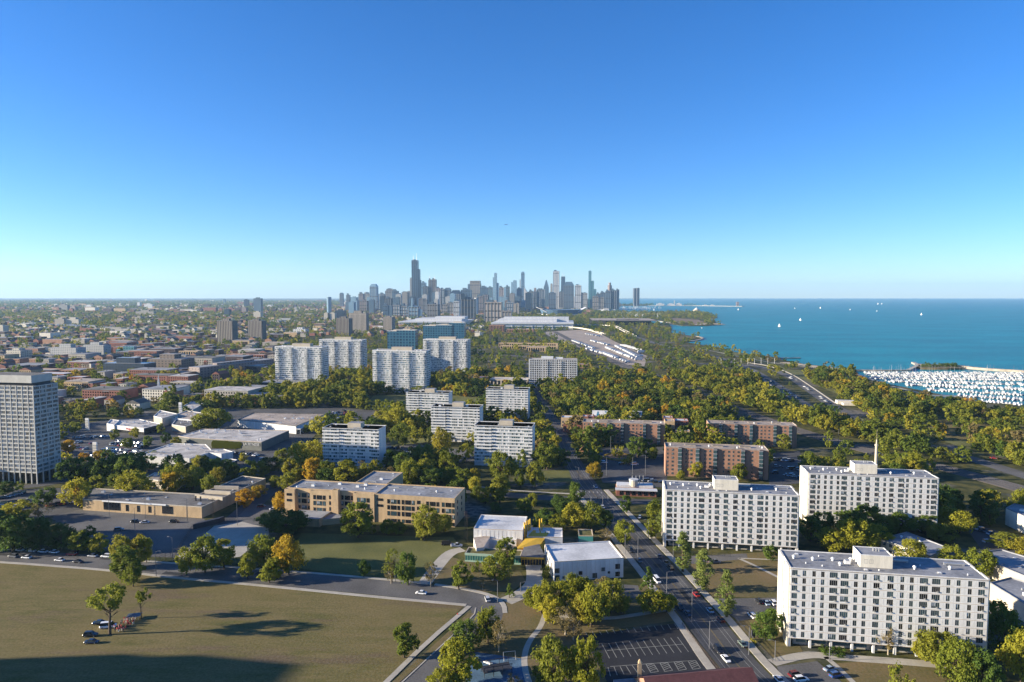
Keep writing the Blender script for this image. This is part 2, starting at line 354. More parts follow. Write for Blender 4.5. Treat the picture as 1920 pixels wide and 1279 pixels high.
# open field and lawns
sheet('field', [(-500,1030),(0,1055),(213,1070.5),(320,1084),(480,1099),(647,1117),(870,1136),(718,1285),(640,1360),(-700,1420)], 'field', .05)
sheet('school_lawn', [(565,1000),(850,1008),(866,1030),(836,1034),(790,1092),(713,1086),(560,1066),(545,1040)], 'lawn', .05)
sheet('school_yard_lawn', [(845,1044),(872,1052),(975,1070),(985,1090),(962,1108),(900,1110),(812,1092)], 'parkgrass', .05)
sheet('park_lawn', [(855,1225),(938,1170),(950,1128),(1000,1108),(1235,1098),(1280,1162),(1100,1188),(1140,1275),(1080,1330),(800,1330)], 'parkgrass', .05)
sheet('tower_lawn', [(680,768),(700,742),(770,738),(912,746),(914,764),(780,772)], 'lawn', .05)
sheet('court_lawn', [(722,806),(808,800),(812,828),(735,838)], 'lawn', .05, keep=False)
sheet('slab_lawn', [(998,884),(1066,880),(1074,903),(950,908)], 'lawn', .05)
sheet('front_lawn', [(1247,1046),(1458,1034),(1458,1121),(1326,1119)], 'parkgrass', .05)
sheet('corner_lawn', [(1368,1166),(1470,1156),(1506,1222),(1452,1236)], 'parkgrass', .05)
sheet('entrance_lawn', [(1562,1244),(1640,1240),(1790,1248),(1800,1300),(1605,1300)], 'parkgrass', .05)
sheet('marsh_meadow', [(1700,790),(1760,785),(1919,800),(1960,850),(1850,835),(1750,815)], 'field', .05, keep=False)
sheet('marina_lawn', [(1655,720),(1717,732),(1767,742),(1800,752),(1740,748),(1650,728)], 'field', .05)
sheet('peninsula_meadow', [(1245,602),(1280,608),(1330,608),(1310,600),(1262,596)], 'soil', .1)
sheet('point_meadow', [(1262,628),(1300,632),(1305,634),(1284,637),(1255,634)], 'field', .1)
# roads with kerbed pavements
o, MAIN = ribbon('main_street', [(1475,1335),(1389,1258),(1325,1170),(1288,1127),(1243,1072),(1184,1006),(1141,957),(1103,915),(1079,880),(1060,840),(1042,800),(1014,760),(1000,725),(990,700)], 14.5, 'asphalt', z1=.04, ret=True)
for s in (-1, 1): ribbon('pavement', None, 3.0, 'concrete', 0, .15, off=s*9.6, world=MAIN[:30])
for d, wd, mm in ((-.14,.12,'yellow_line'),(.14,.12,'yellow_line'),(-3.3,.14,'line'),(3.3,.14,'line'),(-4.9,.14,'line'),(4.9,.14,'line')):
    ribbon('lane_line', None, wd*1.15, mm, 0, .06, off=d, keep=False, world=MAIN[:40])
o, WEST = ribbon('west_road', [(-300,1022),(0,1040),(213,1056.5),(320,1068),(500,1083),(720,1102),(850,1117),(915,1130),(922,1160),(880,1195),(845,1226),(790,1279),(730,1340)], 14, 'asphalt_old', z1=.04, ret=True, sm=3)
ribbon('pavement', [(-300,1036),(0,1054),(213,1070),(320,1083),(500,1099),(720,1121),(874,1135)], 1.8, 'concrete', 0, .16, sm=1)
ribbon('pavement', [(880,1137),(800,1205),(718,1286),(650,1350)], 1.9, 'concrete', 0, .16, sm=1)
ribbon('verge', [(884,1150),(818,1212),(735,1286)], 2.2, 'parkgrass', 0, .12, sm=1)
ribbon('kerb', [(892,1140),(889,1155),(822,1216),(745,1288)], .5, 'concrete', 0, .14, sm=1)
ribbon('pavement', [(260,1052),(500,1068),(640,1079),(790,1093)], 1.6, 'concrete', 0, .14, sm=1)
ribbon('pavement', [(815,1096),(880,1106),(925,1117),(945,1132),(947,1150)], 1.8, 'concrete', 0, .14)
ribbon('cross_street', [(860,918),(973,930.5),(1090,937),(1245,942)], 10, 'asphalt', z1=.036)
ribbon('pavement', [(870,910),(973,921),(1068,926)], 2, 'concrete', 0, .14, sm=1)
ribbon('side_street', [(400,1008),(440,975),(478,942),(520,905),(556,872),(600,830),(640,805)], 12, 'asphalt', z1=.035)
ribbon('tower_street', [(-150,935),(0,917),(90,908),(170,892),(260,884),(420,884),(540,888)], 10, 'asphalt', z1=.03)
ribbon('driveway', [(868,1030),(842,1036),(815,1068),(795,1096)], 6, 'concrete', 0, .06)
ribbon('path', [(1000,1058),(1003,1080),(1000,1098),(975,1116),(948,1128)], 7, 'concrete', 0, .07)
ribbon('path', [(1022,1152),(1013,1178),(993,1200),(982,1230),(985,1262),(1000,1300)], 2.0, 'concrete', 0, .08)
ribbon('path', [(1022,1152),(1130,1162),(1200,1152),(1264,1141)], 2.4, 'concrete', 0, .08)
ribbon('path', [(1385,1047),(1420,1063),(1460,1083)], 1.6, 'concrete', 0, .08, sm=1)
ribbon('path', [(1385,1047),(1460,1050)], 1.2, 'concrete', 0, .08, sm=1)
ribbon('path', [(1447,1243),(1515,1226),(1560,1232),(1680,1240),(1820,1252)], 4.2, 'concrete', 0, .08)
ribbon('path', [(1548,1232),(1575,1255),(1610,1290)], 1.8, 'concrete', 0, .08)
sheet('tan_building_car_park', [(95,958),(155,955),(383,973),(396,990),(330,1046),(228,1042),(120,1010)], 'asphalt_old', .045)
sheet('concrete_yard', [(402,986),(500,972),(505,1002),(450,1044),(345,1056),(333,1044)], 'concrete', .045)
sheet('tower_car_park', [(-140,922),(130,915),(150,955),(70,975),(-140,985)], 'asphalt', .05)
sheet('shopping_car_park', [(112,880),(116,800),(200,788),(420,768),(640,764),(722,772),(726,790),(606,800),(560,850),(500,892),(330,884),(250,874)], 'asphalt', .045)
sheet('slab_car_park', [(724,836),(776,833),(890,846),(888,866),(726,862)], 'asphalt_old', .045)
sheet('school_car_park', [(440,975),(470,945),(530,950),(534,985),(500,990)], 'asphalt_old', .05)
sheet('art_school_car_park', [(1112,1092),(1196,1098),(1206,1122),(1122,1120)], 'asphalt_old', .06)
sheet('apartment_car_park', [(1334,1123),(1456,1121),(1462,1152),(1384,1165)], 'asphalt_old', .055)
sheet('entrance_car_park', [(1456,1250),(1532,1240),(1585,1285),(1480,1300)], 'asphalt_old', .06)
sheet('brick_slab_car_park', [(1442,850),(1500,845),(1512,905),(1442,912)], 'asphalt', .05)
sheet('brick_slab_yard', [(1100,840),(1250,838),(1250,915),(1130,905)], 'asphalt', .05)
sheet('plaza', [(1270,1044),(1400,1038),(1402,1048),(1275,1060)], 'asphalt_old', .06)
sheet('parking_lot', [(1092,1192),(1279,1168),(1354,1258),(1330,1300),(1150,1300)], 'asphalt_new', .06)
sheet('playground_surface', [(892,1223),(985,1236),(1000,1300),(860,1310)], 'blue_rubber', .065)
sheet('truck_yard', [(1015,623),(1090,618),(1128,627),(1152,640),(1214,668),(1208,687),(1165,683),(1100,656),(1050,640)], 'yard', .06)
sheet('low_block_car_park', [(1800,975),(1919,1010),(1919,1045),(1840,1030)], 'asphalt', .05)
RAIL_PX = [(1040,622),(1078,642),(1120,664),(1165,684),(1207,697),(1246,711),(1278,726),(1311,738),(1380,767),(1493,807),(1630,847),(1747,871),(1847,898),(1990,938)]
o, RAIL = ribbon('railway_bed', RAIL_PX, 17, 'ballast', 0, .12, ret=True, wide=7)
for k in range(4):
    for s in (-.75,.75): ribbon('rail', None, .3, 'dark_metal', .12, .3, off=-6+k*4+s, keep=False, world=RAIL)
LSD = [(1190,630),(1225,643),(1261,652),(1309,660),(1351,671),(1400,688)]
ribbon('lake_highway', LSD+[(1430,705),(1493,748),(1530,775)], 14, 'asphalt_old', 0, .05, wide=9)
ribbon('lake_highway', [(1400,684),(1440,690),(1477,703),(1513,727),(1557,758),(1610,790),(1700,826),(1830,862),(1960,905)], 14, 'asphalt_old', 0, .05, wide=9)
ribbon('kerb', [(1403,680),(1447,687),(1487,702),(1524,727),(1568,757)], 1.6, 'concrete', 0, .5)
ribbon('kerb', [(1420,706),(1480,745)], 1.6, 'concrete', 0, .5)
ribbon('lakefront_path', [(1320,655),(1400,672),(1460,682),(1530,690),(1600,698),(1660,722),(1760,745),(1800,752)], 4, 'concrete', 0, .07, keep=False)
ribbon('beach', [(1478,679.5),(1505,683.5),(1560,690),(1602,695)], 22, 'sand', -.2, .12, off=6)
ribbon('beach', [(1300,609.5),(1340,606),(1352,609)], 40, 'sand', -.2, .15)
# breakwater round the marina and the pier at the beach
ribbon('breakwater', [(1598,694.5),(1660,695),(1705,694.6)], 5, 'stone', -1.6, 1.2, keep=False, sm=1)
ribbon('breakwater', [(1703,694.6),(1722,685),(1712,680)], 6, 'concrete', -1.6, 1.2, keep=False, sm=1)
ribbon('breakwater', [(1722,685),(1795,686.5),(1832,692),(1919,697),(2010,703)], 9, 'stone', -1.6, 2.2, keep=False, sm=1)
ribbon('breakwater', [(1722,690),(1760,691),(1800,690.5)], 22, 'parkgrass', -1.6, 1.6, keep=False, sm=1)
ribbon('pier', [(1463,671.5),(1500,671)], 6, 'concrete', -1.6, .8, keep=False, sm=1)
ribbon('breakwater', [(1290,640.5),(1314,637),(1319,633.5),(1305,630.5)], 6, 'stone', -1.6, 1.0, keep=False)
ribbon('harbour_wall', [(1205,598.5),(1240,603),(1260,606)], 16, 'concrete', -1.6, 1.2, keep=False)
# painted bays of the fresh car park
def bay_lines():
    b = MB()
    def ln(a, c, wd=.13):
        A, B = G(*a), G(*c); t = (B-A); n = Vector((-t.y,t.x,0)).normalized()*wd*.75
        b.poly([(A.x-n.x,A.y-n.y,.085),(B.x-n.x,B.y-n.y,.085),(B.x+n.x,B.y+n.y,.085),(A.x+n.x,A.y+n.y,.085)])
    Z = lambda x, y: (1080+x/5.333, 1120+y/5.333)
    for i in range(12):
        t = i/11; ln(Z(258+757*t, 466-66*t), Z(335+790*t, 612-64*t))
    ln(Z(310,535), Z(1072,470))
    for i in range(14):
        t = i/13; ln(Z(95+890*t, 352-88*t), Z(115+905*t, 384-66*t))
    ln(Z(340,695), Z(1196,632))
    for i in range(6): t = i/5; ln(Z(320+300*t, 702-25*t), Z(345+340*t, 790-40*t))
    for q in range(4):
        x0, y0 = 700+q*140, 672-q*11
        a, c, d, e = Z(x0,y0), Z(x0+75,y0-6), Z(x0+125,y0+72), Z(x0+48,y0+84)
        for u, v in ((a,c),(c,d),(d,e),(e,a)): ln(u, v)
        for k in range(1,5):
            f = k/5; ln((a[0]+(e[0]-a[0])*f,a[1]+(e[1]-a[1])*f), (c[0]+(d[0]-c[0])*(f-.2),c[1]+(d[1]-c[1])*(f-.2)))
    structure(b.build('bay_lines', [M['bay_paint']]))
bay_lines()
ribbon('bay_line', [(1279,1168),(1354,1258)], .3, 'yellow_line', 0, .085, keep=False, sm=0)
# worn arrows and crosswalk stripes
for k in range(7):
    t = k/6; A = G(1082+46*t, 921+3*t); b = MB(); b.box(A.x-.35,A.y-1.6,.05,A.x+.35,A.y+1.6,.062); structure(b.build('crosswalk_stripe', [M['line']]))

# mended patches of tarmac
for k in range(26):
    W_ = MAIN if k < 14 else WEST; i = R.randrange(4, min(len(W_)-2, 40)); a, c = W_[i], W_[i+1]; d = (c-a).normalized(); n = Vector((d.y,-d.x,0)); p = a+n*R.uniform(-5,5); l, w_ = R.uniform(2,7), R.uniform(.8,2.2); b = MB()
    b.poly([tuple(p+d*l+n*w_)[:2]+(.052,),tuple(p+d*l-n*w_)[:2]+(.052,),tuple(p-d*l-n*w_)[:2]+(.052,),tuple(p-d*l+n*w_)[:2]+(.052,)][::-1]); structure(b.build('road_patch', [M[R.choice(('asphalt_new','asphalt_old','asphalt'))]]))
sheet('lakeside_grass', [(1300,648),(1420,668),(1475,692),(1590,705),(1700,745),(1919,790),(1990,860),(1830,850),(1700,800),(1560,735),(1440,684)], 'lawn', .03, keep=False)

KEEP.append([tuple(G(*p)[:2]) for p in ((598,866),(735,866),(735,893),(640,893),(598,880))]); KEEP.append([tuple(G(*p)[:2]) for p in ((884,880),(1004,880),(1004,904),(884,900))]); KEEP.append([tuple(G(*p)[:2]) for p in ((806,832),(905,836),(905,852),(806,850))])
# ------------------------------------------------------------------ buildings
def corner(px, py, h): return G(px, py, h)
def place(name, label, cat, A, bx, h, depth, th=TH, group=None, pad=4, w=None):
    """A = roof corner nearest on the left as seen, bx = column of the roof corner at its right"""
    P = G(A[0], A[1], h); wd = w or run(P, th, bx, h); foot(P, th, wd, depth, pad)
    return thing(name, label, cat, (P.x, P.y, 0), th, group), wd
def windows_mesh(w, h, kind, panes=2, fr='frame'):
    """glass set behind a frame with mullions; origin at the sill, front at y=0, wall plane at y=.0"""
    b = MB(); d = .1; t = .07
    b.poly([(0,d,0),(w,d,0),(w,d,h),(0,d,h)], 0)
    for (x0,z0,x1,z1) in ((0,0,w,t),(0,h-t,w,h),(0,t,t,h-t),(w-t,t,w,h-t)): b.box(x0,.02,z0,x1,d-.005,z1,1,bottom=True)
    for k in range(1,panes):
        x = w*k/panes; b.box(x-t/2,.03,t,x+t/2,d-.005,h-t,1)
    if kind == 1: b.poly([(t,d-.01,h*.35),(w*.55,d-.01,h*.35),(w*.55,d-.01,h-t),(t,d-.01,h-t)], 2)
    if kind == 2: b.poly([(t,d-.01,h*.6),(w-t,d-.01,h*.6),(w-t,d-.01,h-t),(t,d-.01,h-t)], 2)
    return b.mesh('window', [M['win'] if kind != 3 else M['win_dark'], M[fr], M['curtain']])
_WC = {}
def win_at(parent, x, y, z, w, h, panes=2, fr='frame', rz=0, kinds=(0,0,0,1,3), name='window'):
    k = R.choice(kinds); key = (round(w,2), round(h,2), k, panes, fr)
    if key not in _WC: _WC[key] = windows_mesh(w, h, k, panes, fr)
    return link(name, _WC[key], parent, (x,y,z), rz)
def vent(parent, x, y, z, kind=0):
    b = MB()
    if kind == 0: b.cyl(0,0,0,.7,.35,.35,8,0); b.cyl(0,0,.7,1.0,.6,.6,8,0); b.cyl(0,0,1.0,1.3,.6,.1,8,0)
    elif kind == 1: b.cyl(0,0,0,.5,.18,.18,6,0)
    elif kind == 3: b.box(-3.2,-.3,.25,3.2,.3,.8,1); b.box(-3.2,-.3,0,-2.6,.3,.25,1); b.box(2.6,-.3,0,3.2,.3,.25,1)
    elif kind == 4: b.box(-.6,-.6,0,.6,.6,.35,1); b.box(-.45,-.45,.35,.45,.45,.42,0)
    else: b.box(-.9,-.7,0,.9,.7,1.0,0); b.box(-.7,-.5,1.0,.7,.5,1.25,1)
    return b.build('roof_vent', [M['white_frame'], M['metal']], parent, (x,y,z))
def parapet(parent, w, d, z, hgt=.5, t=.3, m='panel', x0=0, y0=0, name='parapet'):
    b = MB(); b.box(x0,y0,z,x0+w,y0+t,z+hgt); b.box(x0,y0+d-t,z,x0+w,y0+d,z+hgt)
    b.box(x0,y0+t,z,x0+t,y0+d-t,z+hgt); b.box(x0+w-t,y0+t,z,x0+w,y0+d-t,z+hgt)
    return b.build(name, [M[m]], parent)

# ---- three pale slabs along the street
def pale_slab(label, A, bx, cols, ph, vents, group='pale ten storey apartment slabs by the street', th=TH, wd=None):
    h, D, n = 28.0, 16.6, 9
    t, w = place('apartment_slab', label, 'apartment block', A, bx, h, D, th, group, 5, wd)
    z0, sh = 3.3, (h-3.9)/n
    b = MB(); b.box(.0,.35,z0-.1,w,D,h-.25,0,1); b.build('wall', [M['panel'], M['roof_grey']], t)
    parapet(t, w, D, h-.25, .25, .22)
    g = MB(); g.box(2,2.6,0,w-2,D-2,z0-.1,0); g.box(3,2.5,.9,w*.42,2.6,2.7,1); g.box(w*.5,2.5,.6,w-4,2.6,2.6,1); g.build('ground_floor', [M['concrete'], M['win']], t)
    nb = 9
    for k in range(nb+1):
        c = MB(); x = min(w-.75, k*(w-.75)/nb); c.box(x,.5,0,x+.7,1.3,z0-.1); c.build('pier', [M['panel']], t)
    q = [(c0*w/1490., c1*w/1490.) for c0, c1 in cols]     # (centre, width)
    wh = sh*.71; pm = {}
    for f in range(n):
        zf = z0+f*sh
        e = MB(); e.box(-.02,.02,zf-.07,w+.02,.33,zf+.07); e.build('floor_band', [M['joint']], t)
        e = MB(); e.box(.02,.05,zf+.07,w-.02,.34,zf+.5); e.box(.02,.05,zf+.5+wh,w-.02,.34,zf+sh-.07); e.build('spandrel', [M['panel']], t)
        x = .02
        for i, (c0, cw) in enumerate(q+[(w+5,10.04)]):
            xl = c0-cw/2
            if xl-x > .05:
                key = (i, round(xl-x,2))
                if key not in pm:
                    p = MB(); p.box(0,.04,0,xl-x,.34,wh)
                    if xl-x > 1.6: p.box((xl-x)/2-.03,.02,0,(xl-x)/2+.03,.04,wh)
                    pm[key] = p.mesh('wall_panel', [M['panel']])
                link('wall_panel', pm[key], t, (x,0,zf+.5))
            x = c0+cw/2
            if i < len(q):
                win_at(t, xl, .06, zf+.5, cw, wh, 4 if cw > 2.3 else (3 if cw > 1.7 else 2))
                if cw > 1.7 and R.random() < .8:
                    if 'ac' not in pm:
                        p = MB(); p.box(0,-.28,0,.5,.1,.36); pm['ac'] = p.mesh('air_conditioner', [M['metal']])
                    link('air_conditioner', pm['ac'], t, (xl+cw*(.6 if R.random() < .7 else .15),.06,zf+.5))
    e = MB(); e.box(-.03,.0,h-.42,w+.03,.33,h-.26); e.build('floor_band', [M['joint']], t)
    for y0, y1 in ((.36,6.2),(10.2,D)):                                # bright end wall with a recessed middle
        e = MB(); e.box(-.5,y0,0,-.02,y1,h-.02); e.build('end_wall', [M['panel_warm']], t)
        e = MB(); e.box(w+.02,y0,0,w+.5,y1,h-.02); e.build('end_wall', [M['panel_warm']], t)
    for f in range(n): win_at(t, -.12, 9.0, z0+f*sh+.8, 1.4, 1.6, 2, rz=-math.pi/2)
    px, py, pw, pd, phh = ph
    e = MB(); e.box(px,py,h-.2,px+pw,py+pd,h+phh,0,1)
    pe = e.build('penthouse', [M['panel_warm'], M['roof_grey']], t); parapet(pe, pw, pd, h+phh, .25, .2, 'panel', px, py, 'coping')
    for k in range(2): win_at(pe, px+1.2+k*1.7, py-.03, h+1.2, 1.2, 1.4)
    for k in range(3):
        e = MB(); e.cyl(0,0,0,1.0,.3,.3,8); e.build('exhaust_pipe', [M['metal']], pe, (px+pw*.55+k*.9, py+pd*.6, h+phh))
    for (fx, fy, k) in vents: vent(t, fx*w, fy*D, h-.25, k)
    return t
X1 = [(35,45),(110,28),(185,28),(253,28),(337,62),(422,62),(508,30),(575,30),(665,48),(770,48),(857,30),(928,30),(1018,62),(1108,62),(1198,30),(1272,30),(1355,30),(1440,50)]
X2 = [(c-165, w_) for c, w_ in [(217,65),(285,32),(362,32),(433,32),(510,32),(582,66),(678,32),(757,52),(855,52),(962,52),(1050,32),(1130,52),(1238,68),(1308,32),(1390,32),(1462,32),(1545,32),(1612,66)]]
V1 = [(.40,.12,4),(.62,.7,3),(.78,.2,4),(.08,.78,4),(.18,.2,1),(.91,.7,3),(.05,.55,0),(.15,.5,0),(.26,.55,0),(.28,.3,0),(.36,.6,0),(.10,.3,1),(.20,.75,1),(.55,.4,1),(.67,.35,0),(.72,.55,1),(.86,.45,0),(.92,.2,1),(.47,.15,1),(.33,.45,2)]
pale_slab('white ten storey slab nearest the camera, behind the bare tree', (1482.5,1063.7), 1855, X1, (23.5,4.6,10.2,8,4.0), V1)
pale_slab('white ten storey slab beside the street, with poplars on its lawn', (1247.5,917.5), 1498, X2, (23,4.2,11,7.5,4.6), V1)
pale_slab('white ten storey slab with the chimney behind its roof, lower floors in shade', (1517,887), 1760, X2, (23.3,4.2,11,7.5,4.6), V1)
# ---- five white slabs with balcony bands
def band_slab(label, A, bx, D=15.5, floors=11, h=29.0, th=TH, brk=None):
    t, w = place('banded_apartment_slab', label, 'apartment block', A, bx, h, D, th, 'white slabs with balcony bands', 5)
    b = MB(); b.box(.0,1.3,0,w,D-1.3,h-.3,0,1); b.build('wall', [M['panel'], M['roof_grey']], t)
    parapet(t, w, D, h-.3, .35, .25); e = MB(); e.box(0,.25,h-.6,w,D-.25,h-.3,0,1); e.build('roof_slab', [M['panel'], M['roof_grey']], t)
    sh = (h-3.2)/floors; nb = int(w/1.45); pm = []
    for v in range(4):                                                 # a storey of windows between mullions
        s = MB(); s.box(.05,1.12,0,w-.05,1.29,sh-.2,0)
        for i in range(nb+1):
            x = .05+(w-.16)*i/nb; s.box(x,1.0,0,x+.12,1.12,sh-.2,1)
        for i in range(nb):
            if R.random() < .62:
                x = .19+(w-.16)*i/nb; q_ = 0 if R.random() < .5 else .7; s.poly([(x,1.1,q_),(x+1.18,1.1,q_),(x+1.18,1.1,sh-.25),(x,1.1,sh-.25)], 2 if R.random() < .6 else 3)
        pm.append(s.mesh('window_strip', [M['win'], M['white_frame'], M['curtain'], M['panel']]))
    x0, x1 = (.30, .86) if brk is None else brk                        # loggias at both ends, flush middle
    e = MB(); e.box(0,.35,0,w,1.6,1.05,0); bal = e
    sp = MB()
    sp.box(-.02,.0,0,w*x0,1.3,.16); sp.box(w*x1,.0,0,w+.02,1.3,.16); sp.box(-.02,.0,.16,w*x0,.12,1.05); sp.box(w*x1,.0,.16,w+.02,.12,1.05)
    sp.box(-.02,.12,.16,.1,1.3,1.05); sp.box(w-.1,.12,.16,w+.02,1.3,1.05); sp.box(w*x0,.85,-.05,w*x1,1.1,1.0)
    sm = sp.mesh('balcony_band', [M['panel']])
    for f in range(floors):
        z = 2.9+f*sh
        link('window_strip', R.choice(pm), t, (0,0,z+.1)); link('balcony_band', sm, t, (0,0,z))
    g = MB(); g.box(1,2,0,w-1,2.1,2.8,0); g.build('ground_floor', [M['win_dark']], t)
    for k in range(8):
        e = MB(); x = .1+k*(w-.6)/7; e.box(x,.3,0,x+.4,.7,2.9); e.build('pier', [M['panel']], t)
    e = MB(); e.box(w*.42,3.5,h-.3,w*.42+9.5,10.5,h+3.2,0,1); e.build('penthouse', [M['beige'], M['roof_grey']], t)
    for k in range(5): vent(t, w*R.uniform(.05,.95), R.uniform(2,D-2), h-.3, R.choice((0,1,2,3,4)))
    return t
band_slab('white banded slab nearest the tan school, its lower half in shade', (604,802), 709.6)
band_slab('white banded slab furthest back on the left, lawn behind it', (761,735.5), 841)
band_slab('middle white banded slab, overlapping two others', (808,762), 899)
band_slab('white banded slab alone at the head of the street, before the balcony towers', (911,728.6), 990)
band_slab('white banded slab with a big round tree before its right end', (889,797), 998)
# ---- four tall curtain wall slabs with stacks of balconies
def stack_tower(label, A, bx, D=19, h=52.0, th=TH):
    t, w = place('balcony_tower', label, 'apartment tower', A, bx, h, D, th, 'pale towers with stacked balconies', 5)
    n = 19; sh = (h-2)/n; b = MB(); b.box(0,0,0,w,D,h,0,1); b.build('wall', [M['panel'], M['roof_grey']], t)
    nb = int(w/1.5); s = MB()
    for f in range(n):
        z = 1.5+f*sh
        for i in range(nb):
            x = .1+(w-.2)*i/nb
            if R.random() < .8: s.poly([(x+.1,-.03,z+.7),(x+1.3,-.03,z+.7),(x+1.3,-.03,z+sh-.45),(x+.1,-.03,z+sh-.45)], R.choice((0,0,1,1,1,2)))
        for i in range(int(D/1.5)):
            y = .1+1.5*i
            for xx in ((w+.03,1),): s.poly([(xx[0],y+.1,z+.5),(xx[0],y+1.2,z+.5),(xx[0],y+1.2,z+sh-.4),(xx[0],y+.1,z+sh-.4)], R.choice((0,0,1,2)))
    s.build('window', [M['win'], M['curtain'], M['win_blue']], t, kind='stuff')
    e = MB()
    for i in range(nb+1):
        x = min(w-.12, .04+(w-.2)*i/nb); e.box(x,-.16,1,x+.1,-.0,h-.6)
    e.build('mullion', [M['white_frame']], t, kind='stuff')
    e = MB()
    for f in range(n+1): e.box(0,-.11,1.2+f*sh,w,0,1.5+f*sh)
    e.build('floor_edge', [M['panel']], t, kind='stuff')
    for fx in (.02,.30,.62,.90):                                       # each stack of balconies
        e = MB()
        for f in range(n):
            z = 1.4+f*sh; e.box(fx*w,-2.3,z,fx*w+4.4,-.17,z+.18,0,bottom=True); e.box(fx*w,-2.3,z+.18,fx*w+4.4,-2.22,z+1.15); e.box(fx*w,-2.22,z+.18,fx*w+.08,-.17,z+1.15); e.box(fx*w+4.32,-2.22,z+.18,fx*w+4.4,-.17,z+1.15)
        e.build('balcony_stack', [M['panel']], t)
    e = MB()
    for f in range(n):
        z = 1.4+f*sh; e.box(w+.05,2,z,w+1.4,5.5,z+1.0,bottom=True)
    e.build('balcony_stack', [M['panel']], t)
    e = MB(); e.box(w*.34,4,h,w*.34+w*.38,13,h+4.2,0,1); e.build('penthouse', [M['beige'], M['roof_tan']], t)
    parapet(t, w, D, h, .5, .3); 
    for k in range(6): vent(t, w*R.uniform(.03,.97), R.uniform(2,D-2), h, R.choice((0,2,2)))
    return t
stack_tower('pale balcony tower furthest left of the four', (515,650), 604)
stack_tower('pale balcony tower second from left, partly behind another', (598,637), 679)
stack_tower('pale balcony tower nearest to us, below the blue glass slabs', (698,657), 799)
stack_tower('pale balcony tower furthest right of the four', (793,636.5), 877)
# ---- the grid tower on stilts at the left and its two neighbours out of frame, whose shadows cross the field
def grid_tower():
    h, w, D, n = 63.0, 38.0, 19.0, 21
    P = G(62, 724, h); th = TH; c, s = math.cos(th), math.sin(th); O = Vector((P.x-w*c, P.y-w*s, 0)); foot(O, th, w, D, 5)
    t = thing('grid_tower', 'tall concrete grid tower on stilts cut by the left edge', 'apartment tower', O, th, 'concrete grid towers')
    z0 = 7.2; sh = (h-z0-.4)/n; b = MB(); b.box(.3,.3,z0,w-.3,D-.3,h-.1,0,1); b.build('wall', [M['curtain'], M['roof_dark']], t)
    nx, ny = 9, 4; bx_, by_ = w/nx, D/ny
    for i in range(nx+1):
        for y in (0, D-.6):
            e = MB(); x = min(w-.62, max(0, i*bx_-.31)); e.box(x,y-.12 if y == 0 else y,0,x+.62,y+.5,h); e.build('pier', [M['tower_concrete']], t)
    for i in range(1, ny):
        for x in (-.12, w-.5):
            e = MB(); y = i*by_-.3; e.box(x,y,0,x+.62,y+.6,h); e.build('pier', [M['tower_concrete']], t)
    for f in range(n+1):
        z = z0+f*sh; e = MB(); q = .9 if f < n else .5
        e.box(-.02,.0,z-.3,w+.02,.3,z+q-.3); e.box(-.02,D-.3,z-.3,w+.02,D,z+q-.3); e.box(-.02,.3,z-.3,.3,D-.3,z+q-.3); e.box(w-.3,.3,z-.3,w+.02,D-.3,z+q-.3); e.build('spandrel', [M['tower_concrete']], t)
    s_, v = MB(), MB()
    def cell(p, u, z, ks=(0,1,2,2,3,3)):      # two-light window with sill rail
        s_.poly([tuple(p), tuple(p+u), tuple(p+u+Vector((0,0,sh-1.05))), tuple(p+Vector((0,0,sh-1.05)))], R.choice(ks))
    for f in range(n):
        z = z0+f*sh+.62
        for i in range(nx):
            for k in range(4):
                x = i*bx_+.42+k*(bx_-.84)/4; cell(Vector((x+.08,.27,z+.05)), Vector(((bx_-.84)/4-.16,0,0)), z)
        for i in range(ny):
            for k in range(4):
                y = i*by_+.42+k*(by_-.84)/4; cell(Vector((w-.27,y+.08,z+.05)), Vector((0,(by_-.84)/4-.16,0)), z, (0,0,1,1,2))  # darker panes on this face put its shade into the colour
    s_.build('window', [M['win_dark'], M['win'], M['curtain'], M['panel']], t, kind='stuff')
    for i in range(nx): 
        for k in range(1,4):
            x = i*bx_+.42+k*(bx_-.84)/4; v.box(x-.06,.1,z0,x+.06,.3,h-.4)
    for i in range(ny):
        for k in range(1,4):
            y = i*by_+.42+k*(by_-.84)/4; v.box(w-.3,y-.06,z0,w-.1,y+.06,h-.4)
    v.build('mullion', [M['tower_concrete']], t, kind='stuff')
    e = MB(); e.box(3,3,0,w-3,D-3,z0,0); e.build('lobby', [M['win_dark']], t)
    e = MB(); e.box(4,3.0,h-.1,w-3.2,D-2.5,h+1.6,0); e.build('plant_room', [M['dark_metal']], t)
    e = MB(); e.box(-1,1.5,h+1.6,w-2.6,D-1.5,h+6.4,0,1); e.build('penthouse', [M['tower_concrete'], M['roof_dark']], t)
    return t, O
LT, LTO = grid_tower()
dup(LT, LTO + Vector((-4,-122,0)), TH, 'grid tower just out of view whose shadow crosses the car park and the lawn')
dup(LT, LTO + Vector((-42,-268,0)), TH, scale=(1,1.9,1), label='grid tower just out of view whose shadow falls on the bottom of the field')
